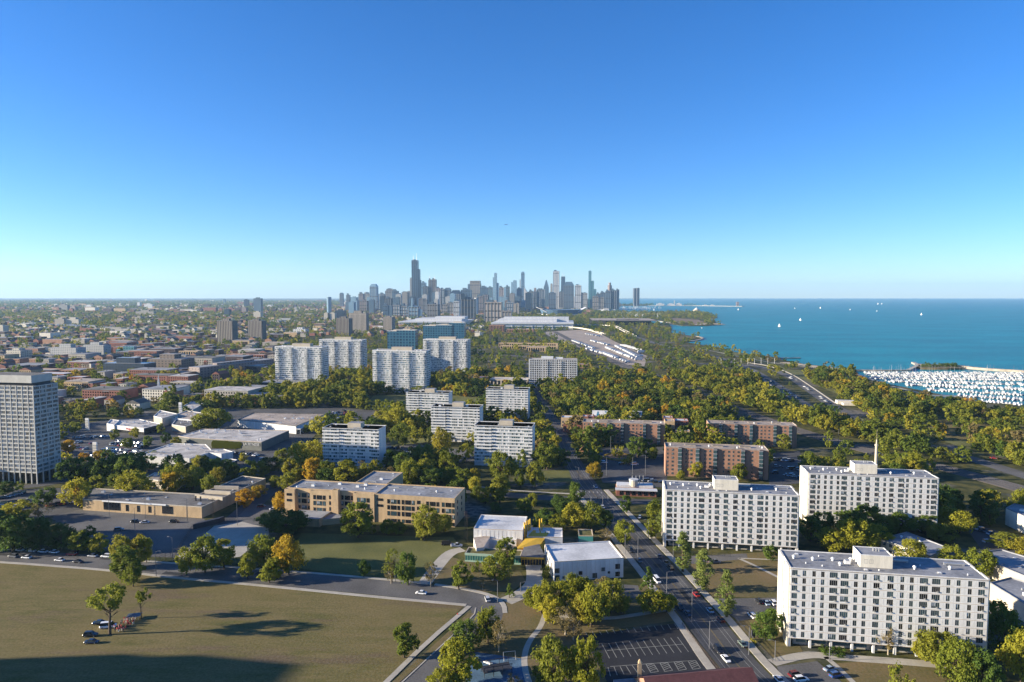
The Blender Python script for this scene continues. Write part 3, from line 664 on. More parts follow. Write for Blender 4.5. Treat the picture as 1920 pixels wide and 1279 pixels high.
# ---- brown brick slabs with glazed bays
def brick_slab(label, A, bx, floors, h, D=14.5, bays=5, th=TH):
    t, w = place('brick_apartment_slab', label, 'apartment block', A, bx, h, D, th, 'brown brick apartment slabs', 4)
    b = MB(); b.box(0,0,0,w,D,h-.3,0,1); b.build('wall', [M['brown_brick'], M['roof_tan']], t); parapet(t, w, D, h-.3, .5, .3, 'roof_tan')
    sh = (h-1)/floors; bw = w/(bays+.8)
    for i in range(bays):
        x = bw*(i+.75)+ (bw*.55 if i >= bays//2+1 else 0)
        e = MB(); e.box(x,-.75,0,x+2.4,-.02,h+.1,0); e.build('bay_shaft', [M['dark_brick']], t)
        for f in range(floors):
            e = MB(); z = .5+f*sh; e.box(x-.4,-1.15,z+.2,x+1.9,-.77,z+sh-.45,0); e.build('bay_window', [M['win']], t)
            e = MB(); e.box(x-.5,-1.25,z+sh-.45,x+2.0,-.77,z+sh+.2,0); e.build('bay_ledge', [M['metal']], t)
    for f in range(floors):
        z = .5+f*sh
        for k in range(int(w/3.0)):
            x = 1.0+k*3.0
            if any(abs(x-(bw*(i+.75)+(bw*.55 if i >= bays//2+1 else 0))-.6) < 2.9 for i in range(bays)): continue
            win_at(t, x, -.11, z+.7, 1.3 if k % 2 else .8, 1.4, 2 if k % 2 else 1)
    for k in range(3): e = MB(); e.box(0,0,0,7,2.5,1.0,0,1); e.build('roof_unit', [M['roof_tan'], M['roof_dark']], t, (w*(.2+.27*k), D*.45, h-.3))
    for k in range(5): vent(t, w*R.uniform(.03,.97), R.uniform(2,D-2), h-.3, R.choice((0,1)))
    return t
brick_slab('long brown brick slab behind the round flower bed', (1092.5,791), 1247, 6, 17)
brick_slab('brown brick slab beside the railway, furthest right of the three', (1328.6,793.6), 1494.5, 6, 17.5)
brick_slab('brown brick slab directly behind the white slab with poplars', (1248,838), 1441.5, 7, 19.5)
# ---- white framed slab in the wood
def frame_slab():
    h = 36; t, w = place('framed_office_slab', 'white framed slab with dark window grid standing alone in the wood', 'office block', (992,673.5), 1082, h, 16, TH+.06)
    b = MB(); b.box(0,.5,0,w,16,h-.2,0,1); b.build('wall', [M['win_dark'], M['roof_white']], t)
    n, nb = 12, 26
    for i in range(nb+1):
        e = MB(); x = (w-.7)*i/nb; e.box(x,-.1,0,x+.75 if i % 7 else x+1.2,.5,h); e.build('pier', [M['panel']], t)
    for f in range(n+1):
        e = MB(); z = (h-1.1)*f/n; e.box(0,.0,z,w,.5,z+.85); e.build('spandrel', [M['panel']], t)
    for fx in (.33,.62):
        e = MB()
        for f in range(1,n): z = (h-1.1)*f/n; e.box(w*fx,-1.1,z,w*fx+4,-.1,z+1.0,bottom=True)
        e.build('balcony_stack', [M['panel']], t)
    for x in (-.3, w+.01): e = MB(); e.box(x,0,0,x+.29,16,h); e.build('end_wall', [M['panel']], t)
    e = MB(); e.box(w*.25,4,h,w*.5,12,h+3.2,0); e.box(w*.55,5,h,w*.7,11,h+2.2,0); e.build('penthouse', [M['panel']], t)
    parapet(t, w, 16, h-.2, .8, .3, 'roof_tan')
frame_slab()
# ---- blue glass slabs
BLUE = facade('blue_glass_grid', (.05,.15,.215), (.010,.05,.10), 6.4, 5.8, .7, .66, .25, .8)
def blue_slab(label, segs, h0, D=18):
    for k, (A, bx, h) in enumerate(segs):
        if k == 0:
            t, w = place('blue_glass_slab', label, 'apartment block', A, bx, h, D); P0 = t.location.copy(); x0 = 0
        else:
            P = G(A[0], A[1], h); w = run(P, TH, bx, h); d = P-P0; x0 = d.x*math.cos(TH)+d.y*math.sin(TH)
        b = MB(); y0 = -1.5*k if k % 2 else 0; b.box(x0,y0,0,x0+w,y0+D,h,0,1); o = b.build('wing', [BLUE, M['roof_tan']], t); parapet(o, w, D, h, .8, .4, 'panel', x0, y0)
        e = MB(); n = int(w/3.2)
        for i in range(n+1): e.box(x0+min(w-.2,i*w/n),y0-.25,0,x0+min(w-.2,i*w/n)+.2,y0,h)
        e.build('mullion', [M['white_frame'] if k > 9 else M['win_blue']], o, kind='stuff')
        e = MB(); e.box(x0+w*.3,y0+5,h,x0+w*.7,y0+12,h+3,0); e.build('penthouse', [M['beige']], o)
blue_slab('nearer blue glass slab, two steps, right behind the pale towers', [((726,621),759,48),((759.3,617),793,50)], 48)
blue_slab('farther long blue glass slab stepping up to the right', [((793,611),828,44),((828.2,608),858,46),((858.2,603),880,52),((880.2,601),898,52)], 44)
# ------------------------------------------------------------------ tan brick school
def lettering(parent, body, size, m, loc, rz=0, ext=.05):
    cu = bpy.data.curves.new('sign_lettering', 'FONT'); cu.body = body; cu.size = size; cu.extrude = ext; cu.materials.append(M[m])
    tmp = bpy.data.objects.new('tmp', cu); me = bpy.data.meshes.new_from_object(tmp); bpy.data.objects.remove(tmp)
    if not me.materials: me.materials.append(M[m])
    o = link('sign_lettering', me, parent, loc); o.rotation_euler = (math.pi/2, 0, rz); return o
def school():
    h, th = 15.0, TH-math.radians(1.7)
    t, w = place('brick_school', 'tan brick school with four rows of tall windows and flat roof', 'school', (533,917), 852, h, 21, th)
    m = [M['tan_brick'], M['roof_grey']]
    def blk(name, x0, y0, x1, y1, z1, z0=0):
        b = MB(); b.box(x0,y0,z0,x1,y1,z1-.5,0,1); o = b.build(name, m, t); parapet(o, x1-x0, y1-y0, z1-.5, .55, .35, 'tan_brick', x0, y0, 'coping'); return o
    blk('wing', .0,2.2,52.0,20,h); blk('stair_block', 0,0,6,2.1,h); blk('centre_bay', 15,0,28,2.1,h); blk('stair_tower', 28.05,-.3,31.5,2.1,h+1.2)
    blk('centre_bay', 40,0,51.9,2.1,h); blk('wing', 52.05,.6,w,21,h+.2)
    foot(Vector(t.location)+Vector((32*math.cos(th),32*math.sin(th),0)), th, 19, 46); b = MB(); b.box(32.5,20.05,0,51,46,h-.5,0,1); o = b.build('rear_wing', m, t); parapet(o,18.5,26,h-.5,.55,.35,'tan_brick',32.5,20.05,'coping')
    b = MB(); b.box(9,-13,0,27,-.1,4.2,0,1); b.build('annexe', m, t); b = MB(); b.prism([(27.05,-10),(35,-6),(35,-.4),(27.05,-.4)],0,3.2,0,1); b.build('annexe', m, t)
    def trio(x, y, rows=(1.2,5.2,8.7,12.0), sc=1.0):
        for r, z in enumerate(rows):
            hh = 2.35 if r else 1.9
            for dx, ww in ((0,1.35),(2.0,3.0),(5.6,1.35)): win_at(t, x+dx*sc, y-.13, z-.6, ww*sc, hh, 1 if ww < 2 else 3, 'dark_metal', kinds=(3,3,3,0,1))
    H4 = (1.0,4.6,7.8,11.0)
    for x in (59.0, 67.0, 80.5, 89.0): trio(x, .6, H4)
    for z in H4[1:]: win_at(t, 75.5, .47, z, 1.7, 1.9, 2, 'dark_metal', kinds=(3,))
    trio(7.0, 2.2, H4[1:]); trio(17.0, 0, H4[1:]); trio(32.2, 2.2, H4[1:]); trio(42.2, 0, H4[1:])
    for z in H4[2:]: win_at(t, 1.3, -.13, z+.5, 3.0, 1.4, 3, 'dark_metal', kinds=(3,)); win_at(t, 53.2, .47, z+.5, 3.4, 1.4, 3, 'dark_metal', kinds=(3,))
    for z in H4[1:]: win_at(t, 26.2, -.13, z, .8, 2, 1, 'dark_metal', kinds=(3,))
    for z in H4[1:]:
        for y in (5, 13): win_at(t, w+.13, y, z, 1.5, 1.8, 2, 'dark_metal', rz=math.pi/2, kinds=(3,0))
    for x, y, k in ((5,5,0),(12,10,2),(20,12,1),(25,16,2),(37,13,2),(40,17,2),(43,9,0),(47,15,1),(60,9,0),(66,12,1),(83,11,0),(44,30,2),(48,38,1),(8,14,3),(30,8,4),(57,15,3),(75,6,4),(90,15,4),(71,17,3),(40,24,3),(46,43,4)): vent(t, x, y, h-.5, k)
    e = MB(); e.box(.3,2.6,h-.48,51,3.2,h+.2); e.build('roof_kerb', [M['tan_brick']], t)
school()
# ------------------------------------------------------------------ low modern art school of white halls round a yellow court
def art_school():
    P = G(888,991,8.5); t = thing('art_school', 'low modern school of white panelled halls around a yellow court', 'school', (P.x,P.y,0), 0)
    O = Vector((P.x,P.y,0))
    def L(px, z): q = G(px[0],px[1],z)-O; return (q.x,q.y)
    def hall(name, A, bx, h, d, th, wallm, roofm, capm='panel', w=None):
        p = G(A[0],A[1],h); w = w or run(p, th, bx, h); foot(Vector((p.x,p.y,0)), th, w, d, 2)
        o = link(name, None, t, (p.x-O.x,p.y-O.y,0), th); b = MB(); b.box(0,0,0,w,d,h-.4,0,1); b.build('wall', [M[wallm], M[roofm]], o)
        parapet(o, w, d, h-.4, .42, .35, capm); e = MB(); e.box(-.06,-.06,h-.1,w+.06,0,h+.06); e.box(-.06,d,h-.1,w+.06,d+.06,h+.06); e.box(-.06,0,h-.1,0,d,h+.06); e.box(w,0,h-.1,w+.06,d,h+.06); e.build('roof_edge', [M['gold_edge']], o)
        return o, w
    def seams(o, w, d, h):
        e = MB()
        for i in range(1, int(w/2)): e.box(i*2-.03,-.05,.3,i*2+.03,-.0,h-.5)
        for i in range(1, int(d/2)): e.box(-.05,i*2-.03,.3,0,i*2+.03,h-.5)
        e.build('panel_joint', [M['joint']], o, kind='stuff')
    o, w = hall('gym_hall', (888,991), 980, 8.5, 21, TH+math.radians(2.2), 'panel', 'roof_white'); seams(o, w, 21, 8.5)
    th2 = math.radians(8.5); o, w = hall('front_hall', (1039,1053.5), 1169, 8.5, 20.3, th2, 'panel', 'roof_white'); seams(o, w, 20.3, 8.5)
    for x, z, ww, hh in ((.3,3.6,2,2),(.3,.2,2,2.4),(3.6,1.0,1,1),(6.8,.1,2,2.4),(10.6,2.2,1.6,1.6),(16.6,.4,2,2.2),(20.5,3.2,1.6,1.6),(23.3,2.0,1,1),(26.6,3.8,2,2.2),(26.6,.6,2,2)):
        if x+ww < w: win_at(o, x, -.14, z, ww, hh, 2, 'dark_metal', kinds=(3,0))
    for y, z in ((2,1.2),(4.2,4.8),(6.5,2.2),(9,5.4),(9.4,1.2),(12,3.2),(14.5,5.2),(15,1.4),(17.5,3.6)): win_at(o, -.14, y+1, z, 1.1, 1.5, 1, 'dark_metal', rz=-math.pi/2, kinds=(3,0))
    o, w = hall('studio_wing', (985+3,1006), 1084, 5.2, 13, TH+math.radians(6), 'panel', 'roof_white', w=17)
    for k in range(3): vent(o, 5+k*2.5, 6, 4.8, 2)
    o, w = hall('garden_wing', (1085,1004), 1112, 4.8, 9, TH+math.radians(6), 'teal_glass', 'sedum', 'beige')
    o, w = hall('library_wing', (872,1037), 976, 3.9, 7.5, TH+math.radians(1), 'teal_glass', 'sedum', 'beige')
    e = MB(); e.box(-.12,-.12,2.9,w+.1,-.01,4.0); e.box(-.12,-.12,0,w+.1,-.01,.7); e.build('fascia', [M['green_panel']], o)
    e = MB()
    for i in range(22): e.box(w*i/22,-.1,.7,w*i/22+.12,-.01,2.9)
    e.build('mullion', [M['green_panel']], o, kind='stuff')
    o, w = hall('low_wing', (905,1010), 968, 4.6, 9, TH+math.radians(2), 'panel', 'roof_white')
    e = MB(); e.prism([L((888,1008),5),L((921,1003),5),L((907,1026),5),L((893,1028),5)],0,5,0,1); e.build('link_roof', [M['panel'], M['roof_tan']], t)
    # yellow court: sloping deck, posts and canopy
    e = MB(); a, b_, c, d = L((966,1030),3.6), L((1000,994),5.4), L((1030,998),5.4), L((1013,1022),3.6)
    e.poly([(*a,3.6),(*d,3.6),(*c,5.4),(*b_,5.4)]); e.prism([a,d,c,b_],0,3.5); e.build('court_deck', [M['yellow']], t)
    for px, py in ((983,1008),(987,1005),(984,1012),(991,1003),(994,1001)): q = L((px,py),3); e = MB(); e.cyl(q[0],q[1],3,10.5,.32,.32,6); e.build('post', [M['yellow']], t)
    for px, py in ((1012,1003),(1016,1002)): q = L((px,py),3); e = MB(); e.cyl(q[0],q[1],3,11,.32,.32,6); e.build('post', [M['yellow']], t)
    e = MB(); e.prism([L((976,1044),3.9),L((982,1026),3.9),L((1011,1020),3.9),L((1021,1040),3.9),L((1021,1046),3.9)],3.2,3.9,1,0); e.build('canopy', [M['roof_dark'], M['yellow']], t)
    q, r = L((978,1062),0), L((1021,1064),0); e = MB(); e.box(q[0],q[1]+1.5,0,r[0],q[1]+2.2,3.2,0); e.build('entrance_glazing', [M['win_dark']], t)
    e = MB()
    for i in range(9): x = q[0]+(r[0]-q[0])*i/8; e.box(x-.06,q[1]+1.38,0,x+.06,q[1]+1.5,3.1)
    e.box(q[0],q[1]+1.35,2.6,r[0],q[1]+1.5,2.75); e.build('mullion', [M['yellow']], t, kind='stuff')
art_school()
# ------------------------------------------------------------------ low flat blocks given by their roof outlines
def outline(name, label, cat, px, h, wallm, roofm, units=8, group=None, cap='panel', capt=.4, pad=3):
    ps = [G(x,y,h) for x, y in px]; o = thing(name, label, cat, (ps[0].x,ps[0].y,0), 0, group)
    q = [(p.x-ps[0].x,p.y-ps[0].y) for p in ps]; b = MB(); b.prism(q,0,h-.4,0,1); b.build('wall', [M[wallm], M[roofm]], o)
    KEEP.append([(p.x,p.y) for p in ps])
    e = MB()
    for i in range(len(q)):
        a, c = Vector((*q[i],0)), Vector((*q[(i+1)%len(q)],0)); n = (c-a); n = Vector((-n.y,n.x,0)).normalized()*capt
        g = [(a.x,a.y),(c.x,c.y),(c.x+n.x,c.y+n.y),(a.x+n.x,a.y+n.y)]; e.prism(g,h-.39,h+.05+.004*i)
    e.build('parapet', [M[cap]], o)
    xs, ys = [p[0] for p in q], [p[1] for p in q]; k = 0; tries = 0
    while k < units and tries < 400:
        tries += 1; x, y = R.uniform(min(xs),max(xs)), R.uniform(min(ys),max(ys))
        if all(inside(x+dx,y+dy,q) for dx in (-2,2) for dy in (-2,2)): vent(o, x, y, h-.4, R.choice((0,1,2,2,3,4,4))); k += 1
    return o, ps, q
o, ps, q = outline('low_tan_building', 'long low tan brick building with a dark flat roof around a planted court', 'building',
    [(155,936),(378,950.5),(498,897),(455,892),(374,926),(168,915)], 6.3, 'tan_brick', 'roof_dark', 16, cap='beige')
u = Vector((q[1][0],q[1][1],0)); ul = u.length; ua = math.atan2(u.y,u.x)
for f, ww, hh in ((.18,10.5,4.4),(.37,1.6,3.6),(.465,1.6,3.6),(.56,1.6,3.6),(.675,6.5,4.2)):
    win_at(o, u.x*f+.16*math.sin(ua), u.y*f-.16*math.cos(ua), 1.2, ww, hh, max(1,int(ww/1.6)), 'dark_metal', rz=ua, kinds=(3,))
e = MB(); e.prism([(u.x*.17,u.y*.17-.5),(u.x*.71,u.y*.71-.5),(u.x*.71,u.y*.71-.02),(u.x*.17,u.y*.17-.02)],5.75,6.4); e.build('fascia', [M['white_frame']], o)
for k in range(3):
    A, B = G(365+18*k,926-8*k,8.2)-ps[0], G(417+15*k,931-10*k,8.2)-ps[0]; e = MB(); e.prism([(A.x,A.y),(B.x,B.y),(B.x,B.y+1),(A.x,A.y+1)],5.9,7.8); e.build('roof_monitor', [M['beige']], o)
for x, y in ((367,932),(376,933)): A = G(x,y,8)-ps[0]; e = MB(); e.box(A.x-.3,A.y-.3,5.9,A.x+.3,A.y+.3,8.6); e.build('flue', [M['dark_metal']], o)
outline('low_annexe', 'low flat roofed annexe closing the court of the tan brick building', 'building', [(270,897),(330,905),(345,893),(290,886)], 5.5, 'beige', 'roof_tan', 5)
outline('shop_block', 'low shop block with patched white roof nearest the street of the shopping centre', 'shop building', [(255,854),(355,859.5),(392,848.5),(415,851),(437,847),(420,842),(396,843),(386,833),(322,831)], 6, 'panel', 'roof_patchy', 22, 'shopping centre blocks')
o, ps, q = outline('shop_block', 'grey fitness centre with white roof and a hedge covered front', 'shop building', [(334,817.5),(355,821),(490,829),(542,807),(380,804)], 7, 'fitness_wall', 'roof_patchy', 24, 'shopping centre blocks', 'joint')
a, b_ = Vector((*q[1],0)), Vector((*q[2],0)); d = (b_-a).normalized(); n = Vector((d.y,-d.x,0)); ra = math.atan2(d.y,d.x)
p = a+(b_-a)*.755+n*.45; lettering(o, 'LA FITNESS', 2.9, 'roof_white', (p.x,p.y,3.9), ra)
e = MB(); c0, c1 = a+(b_-a)*.33, a+(b_-a)*.73
for i in range(110):
    p = c0+(c1-c0)*R.random()+n*R.uniform(.1,.5); e.box(p.x-.8,p.y-.3,R.uniform(.1,4),p.x+.8,p.y+.3,R.uniform(4.2,6.3))
e.build('ivy', [LG['olive']], o, kind='stuff')
o, ps, q = outline('shop_block', 'wide brown roofed shop block behind the fitness centre', 'shop building', [(445,786.5),(555,799),(585,787),(611,776),(475,773.5)], 7, 'panel', 'roof_tan', 18, 'shopping centre blocks', 'roof_dark')
e = MB(); a = Vector((*q[1],0)); c = Vector((*q[2],0)); dd = c-a; nn = Vector((dd.y,-dd.x,0)).normalized()*4
for i in range(7): p = a+dd*(i/6)+nn; e.box(p.x-.3,p.y-.3,0,p.x+.3,p.y+.3,4)
e.prism([(a.x,a.y),(a.x+nn.x,a.y+nn.y),(c.x+nn.x,c.y+nn.y),(c.x,c.y)],4,4.8); e.build('arcade', [M['panel']], o)
o, ps, q = outline('shop_block', 'low drugstore with white front band and red lettering', 'shop building', [(213,797),(270,803),(303,795),(262,786),(222,788)], 6, 'win_dark', 'roof_patchy', 18, 'shopping centre blocks')
a, b_ = Vector((*q[0],0)), Vector((*q[1],0)); d = (b_-a).normalized(); n = Vector((d.y,-d.x,0)); e = MB(); e.prism([tuple((a-n*.1)[:2]),tuple((a+n*.4)[:2]),tuple((b_+n*.4)[:2]),tuple((b_-n*.1)[:2])],2.6,6.2)
e.build('sign_band', [M['panel']], o); M['red_paint'] = mat('red_sign_paint', (.5,.03,.03), .5, .05, 1); p = a+(b_-a)*.42+n*.5; lettering(o, 'Walgreens', 2.6, 'red_paint', (p.x,p.y,3.3), math.atan2(d.y,d.x))
outline('shop_block', 'blue grey shop block left of the drugstore', 'shop building', [(200,794),(214,797),(224,788),(208,786)], 6.5, 'panel', 'roof_patchy', 4, 'shopping centre blocks')
outline('shop_block', 'dark roofed shop block right of the drugstore', 'shop building', [(322,796),(348,800),(378,790),(330,786)], 5.5, 'beige', 'roof_dark', 8, 'shopping centre blocks')
outline('shop_block', 'tan shop block rising behind the drugstore', 'shop building', [(288,780),(304,784),(333,776),(300,769)], 8, 'beige', 'roof_patchy', 5, 'shopping centre blocks')
outline('shop_block', 'brown roofed shop block with a white parapet behind the tree', 'shop building', [(314,783),(380,789),(396,776),(350,770)], 6, 'panel', 'roof_tan', 8, 'shopping centre blocks')
outline('shop_block', 'small pale shop block by the upper pylon sign', 'shop building', [(340,763),(362,768),(381,757),(360,752)], 7, 'concrete', 'roof_patchy', 5, 'shopping centre blocks')
outline('canopy_shed', 'open grey canopy in front of the fitness centre', 'shed', [(418,866),(432,868),(445,862),(432,860)], 4, 'dark_metal', 'roof_dark', 0)
# low roofs at the right edge
def lowblock(label, px, h, wallm='beige', roofm='roof_grey', n=4):
    o, ps, q = outline('low_apartment_block', label, 'apartment block', px, h, wallm, roofm, n, 'low blocks at the right edge', 'roof_grey', .3)
    k = max(range(len(q)-0), key=lambda i: (Vector(q[(i+1)%len(q)])-Vector(q[i])).length); a, b_ = Vector((*q[k],0)), Vector((*q[(k+1)%len(q)],0)); d = (b_-a).normalized(); n_ = Vector((d.y,-d.x,0)); ra = math.atan2(d.y,d.x)
    for f in range(int(h//3)):
        for i in range(int((b_-a).length/3.2)):
            p = a+d*(1+i*3.2)+n_*.13; win_at(o, p.x, p.y, 1+f*3, 1.5, 1.5, 2, rz=ra)
    return o
lowblock('low flat block behind the nearest white slab, round tree before it', [(1652,1010),(1745,1043),(1774,1025),(1700,997)], 6.5)
lowblock('low flat block right of the nearest white slab, sunlit end showing', [(1833,1035),(1850,1050),(1935,1085),(1985,1062),(1878,1030)], 7)
lowblock('low shaded roof close beside the right end of the nearest slab', [(1856,1092),(1935,1140),(2000,1115),(1895,1082)], 7)
lowblock('white low block with sunlit left wall at the right picture edge', [(1886,952),(1960,985),(2010,965),(1902,944)], 9, 'panel_warm', 'roof_grey')
# church with long dark red roof at the bottom edge
def church():
    A, B = G(1212,1269,10), G(1410,1251,10); d = (B-A).normalized(); n = Vector((d.y,-d.x,0)); O = Vector((A.x,A.y,0)); t = thing('brick_church', 'dark red pitched roof with a small brick turret at the bottom edge', 'church', O)
    w = (B-A).length; e = MB(); hw = 10.5; r = lambda x, y, z: tuple(d*x+n*y+Vector((0,0,z)))
    e.poly([r(-1,0,10),r(-1,hw,4.2),r(w,hw,4.2),r(w,0,10)]); e.poly([r(w,0,10),r(w,-hw,4.2),r(-1,-hw,4.2),r(-1,0,10)])
    M['red_roof'] = mat('dark_red_shingle', (.115,.045,.042), .85, .2, .6, fine=3); rf = e.build('roof', [M['red_roof']], t)
    e = MB(); e.prism([r(-.5,hw-.6,0)[:2],r(w-.5,hw-.6,0)[:2],r(w-.5,-hw+.6,0)[:2],r(-.5,-hw+.6,0)[:2]],0,4.15); e.poly([r(w-.5,hw-.6,4.1),r(w-.5,-hw+.6,4.1),r(w-.5,0,9.6)]); e.poly([r(-.5,hw-.6,4.1),r(-.5,0,9.6),r(-.5,-hw+.6,4.1)]); e.build('wall', [M['brown_brick']], t)
    q = G(1199,1262,8)-O; e = MB(); e.box(q.x-.55,q.y-.5,0,q.x+.55,q.y+.5,11.2); e.cyl(q.x,q.y,11.2,12.3,.8,.1,6); e.build('turret', [M['tan_brick']], t)
    q = G(1150,1272,5)-O; s = G(1232,1266,5)-O; e = MB(); e.prism([(q.x,q.y),(s.x,s.y),(s.x,s.y-12),(q.x,q.y-12)],0,4.6,0,1); e.prism([(s.x-.4,s.y-.1),(s.x+.1,s.y-.1),(s.x+.1,s.y-9),(s.x-.4,s.y-9)],4.61,5.1,0); e.build('side_hall', [M['panel'], M['roof_grey']], t)
    for k in range(12): p = d*(2+k*w/13)+n*(-hw); 
church()
# white roofed gatehouse shop across from the white slab
def pavilion():
    h = 4.4; t, w = place('white_roofed_shop', 'low shop with two white roof strips and a round drum, beside the street corner', 'shop building', (1155.5,917), 1231, h, 13, TH+.04)
    e = MB(); e.box(0,1,0,w,13,h-.5,0,1); e.build('wall', [M['red_brick'], M['brown_brick']], t)
    e = MB(); e.box(-.5,-1,h-.49,w+.5,3.4,h,0); e.build('roof_strip', [M['roof_white']], t); e = MB(); e.box(.5,6,h-.49,w-1.5,13.5,h+.8,0); e.build('roof_strip', [M['roof_white']], t)
    e = MB(); e.cyl(w*.45,8,h,h+3.6,2.6,2.6,14,0); e.cyl(w*.45,8,h+3.6,h+4.3,2.9,2.9,14,1); e.build('drum', [M['beige'], M['roof_white']], t)
    for k in range(4): e = MB(); e.cyl(0,0,0,5,.22,.22,6); e.build('exhaust_pipe', [M['metal']], t, (w*.42+k*2.2,10+.3*k,h+.8))
    for k in range(6): win_at(t, 2+k*3.6, .87, .6, 2.2, 2.4, 2, 'dark_metal', kinds=(3,))
pavilion()
def hut():
    p = G(1095,853); t = thing('gatehouse', 'small gatehouse with brown pyramid roof by the flower bed', 'hut', p, TH)
    e = MB(); e.box(-3,-3,0,3,3,3.2); e.build('wall', [M['tan_brick']], t); e = MB(); e.loft([[(-4,-4,3.2),(4,-4,3.2),(4,4,3.2),(-4,4,3.2)],[(-.1,-.1,7),(.1,-.1,7),(.1,.1,7),(-.1,.1,7)]]); e.build('roof', [mat('brown_shingle',(.25,.12,.06),.9,.2,1)], t); win_at(t,-1,-3.13,1,2,1.6)
hut()
# terraces and old houses behind the brick slabs
def rowhouse(label, px0, bx, h, d, wallm, roofm='roof_tan', g='old brick terraces behind the brick slabs'):
    t, w = place('terrace_house', label, 'house', px0, bx, h, d, TH, g, 2); b = MB(); b.box(0,0,0,w,d,h-.3,0,1); b.build('wall', [M[wallm], M[roofm]], t); parapet(t,w,d,h-.3,.5,.3,wallm)
    for f in range(int(h//3.2)):
        for i in range(int(w/3)): win_at(t, 1+i*3, -.13, 1+f*3.2, 1.2, 1.7, 1)
    b = MB(); b.box(w*.7,d*.4,h-.3,w*.7+.9,d*.4+.9,h+1.6); b.build('chimney', [M[wallm]], t)
rowhouse('tan terrace with white roof edge left of the long brick slab', (1052,783), 1092, 9, 12, 'tan_brick', 'roof_white')
rowhouse('dark red terrace in front of the tan terrace', (1056,796), 1091, 7, 9, 'red_brick', 'red_brick')
rowhouse('tan brick house at the right end of the long brick slab', (1247,790), 1265, 12, 14, 'tan_brick')
rowhouse('pair of tall gabled houses behind the long brick slab', (1266,789), 1291, 11, 12, 'red_brick', 'roof_white')
rowhouse('small white roofed house right of the long brick slab', (1266,808), 1294, 6, 8, 'tan_brick', 'roof_white')
for k, (x0, x1, y) in enumerate(((1092,1103,781),(1104,1114,781),(1114,1127,781),(1130,1144,782),(1244,1262,783))):
    rowhouse(('first','second','third','fourth','last')[k]+' white roofed terrace house peeping over the long brick slab, counted from the left', (x0,y), x1, 10, 10, 'red_brick', 'roof_white')
def panel_roof(px, label):
    A = G(px[0],px[1],12); t = thing('graffiti_house', label, 'house', (A.x,A.y,0), TH); w = 14
    e = MB(); e.box(0,0,0,w,10,9,0); e.loft([[(0,0,9),(w,0,9),(w,10,9),(0,10,9)],[(0,4.5,14),(w,4.5,14),(w,5.5,14),(0,5.5,14)]],1); e.build('wall', [M['red_brick'], M['roof_white']], t)
    e = MB()
    for k in range(9): e.cyl(R.uniform(1,w-1), R.uniform(1,4), 0, .01, .7,.7,8)
    e2 = MB()
    for k in range(9):
        x, y = R.uniform(1,w-1), R.uniform(.6,3.8); z = 9+y*5/4.5+.1; e2.poly([(x-.8,y-.5,z-.55),(x+.8,y-.5,z-.55),(x+.6,y+.5,z+.55),(x-.6,y+.5,z+.55)])
    e2.build('skylight', [M['win_blue']], t)
panel_roof((1110,775), 'white pitched roof with dark patches, left of the two above the brick slab'); panel_roof((1175,776), 'larger white pitched roof with dark patches above the middle of the brick slab')
# tower of the obelisk-like chimney behind the third slab
p = G(1641,905); t = thing('brick_chimney', 'slim tapered pale chimney behind the third white slab', 'chimney', p); e = MB(); e.cyl(0,0,0,24,1.1,.75,10); e.build('shaft', [M['beige']], t); e = MB(); e.cyl(0,0,24,25,1.1,1.1,10); e.cyl(0,0,25,28,.5,.35,8); e.cyl(0,0,28,35,.07,.04,5); e.build('cap', [M['beige']], t)
# pylon signs of the shopping centre
for px, py, hgt, lb in ((339,783,15,'upper white pylon sign beside the small pale shop block'),(164,807,11,'white pylon sign left of the drugstore'),(179,862,13,'white pylon sign beside the packed cars, near the grid tower')):
    p = G(px,py); t = thing('pylon_sign', lb, 'sign', p, TH, 'white pylon signs'); e = MB(); e.box(-1.6,-.5,0,1.6,.5,hgt); e.build('sign_panel', [M['panel']], t)
    for k in range(4): e = MB(); e.box(-1.4,-.6,hgt*.35+k*hgt*.14,1.4,-.52,hgt*.35+k*hgt*.14+hgt*.09); e.build('sign_board', [M['metal']], t)
# ------------------------------------------------------------------ downtown skyline
FM = {'navy': facade('navy_curtain_wall', (.022,.038,.065), (.010,.022,.04), 5, 4, .6, .6, .3, .6),
 'steel': facade('blue_grey_wall', (.075,.12,.165), (.03,.055,.08), 6, 4, .55, .6, .35, .6),
 'blue': facade('pale_blue_glass', (.22,.32,.40), (.07,.14,.20), 7, 4, .6, .6, .25, .7),
 'teal': facade('teal_curtain_wall', (.09,.22,.25), (.025,.10,.13), 6, 4, .7, .6, .25, .7),
 'grey': facade('grey_masonry', (.22,.21,.20), (.06,.07,.08), 6, 4, .5, .55, .7, .3),
 'brown': facade('brown_masonry', (.16,.125,.105), (.05,.045,.045), 6, 4, .5, .5, .7, .3),
 'tan': facade('tan_masonry', (.28,.25,.21), (.10,.09,.08), 6, 5, .45, .5, .7, .3),
 'white': facade('white_masonry', (.55,.54,.52), (.16,.18,.20), 7, 5, .45, .6, .6, .4),
 'pink': facade('pink_granite', (.21,.16,.15), (.09,.07,.07), 6, 4, .45, .5, .6, .4),
 'stripe': facade('striped_concrete', (.42,.37,.31), (.05,.05,.055), 4.2, 60, .55, .99, .7, .3),
 'bronze': facade('bronze_striped_tower', (.30,.26,.22), (.035,.033,.035), 4.4, 60, .62, .99, .7, .3),
 'beige': facade('beige_striped_hotel', (.36,.32,.28), (.20,.17,.15), 6, 50, .5, .97, .8, .2),
 'cream': facade('cream_masonry', (.46,.42,.34), (.16,.15,.14), 5, 3.6, .5, .5, .7, .3),
 'greyw': facade('pale_grey_concrete', (.36,.36,.35), (.10,.12,.13), 4, 3.2, .55, .5, .7, .3)}
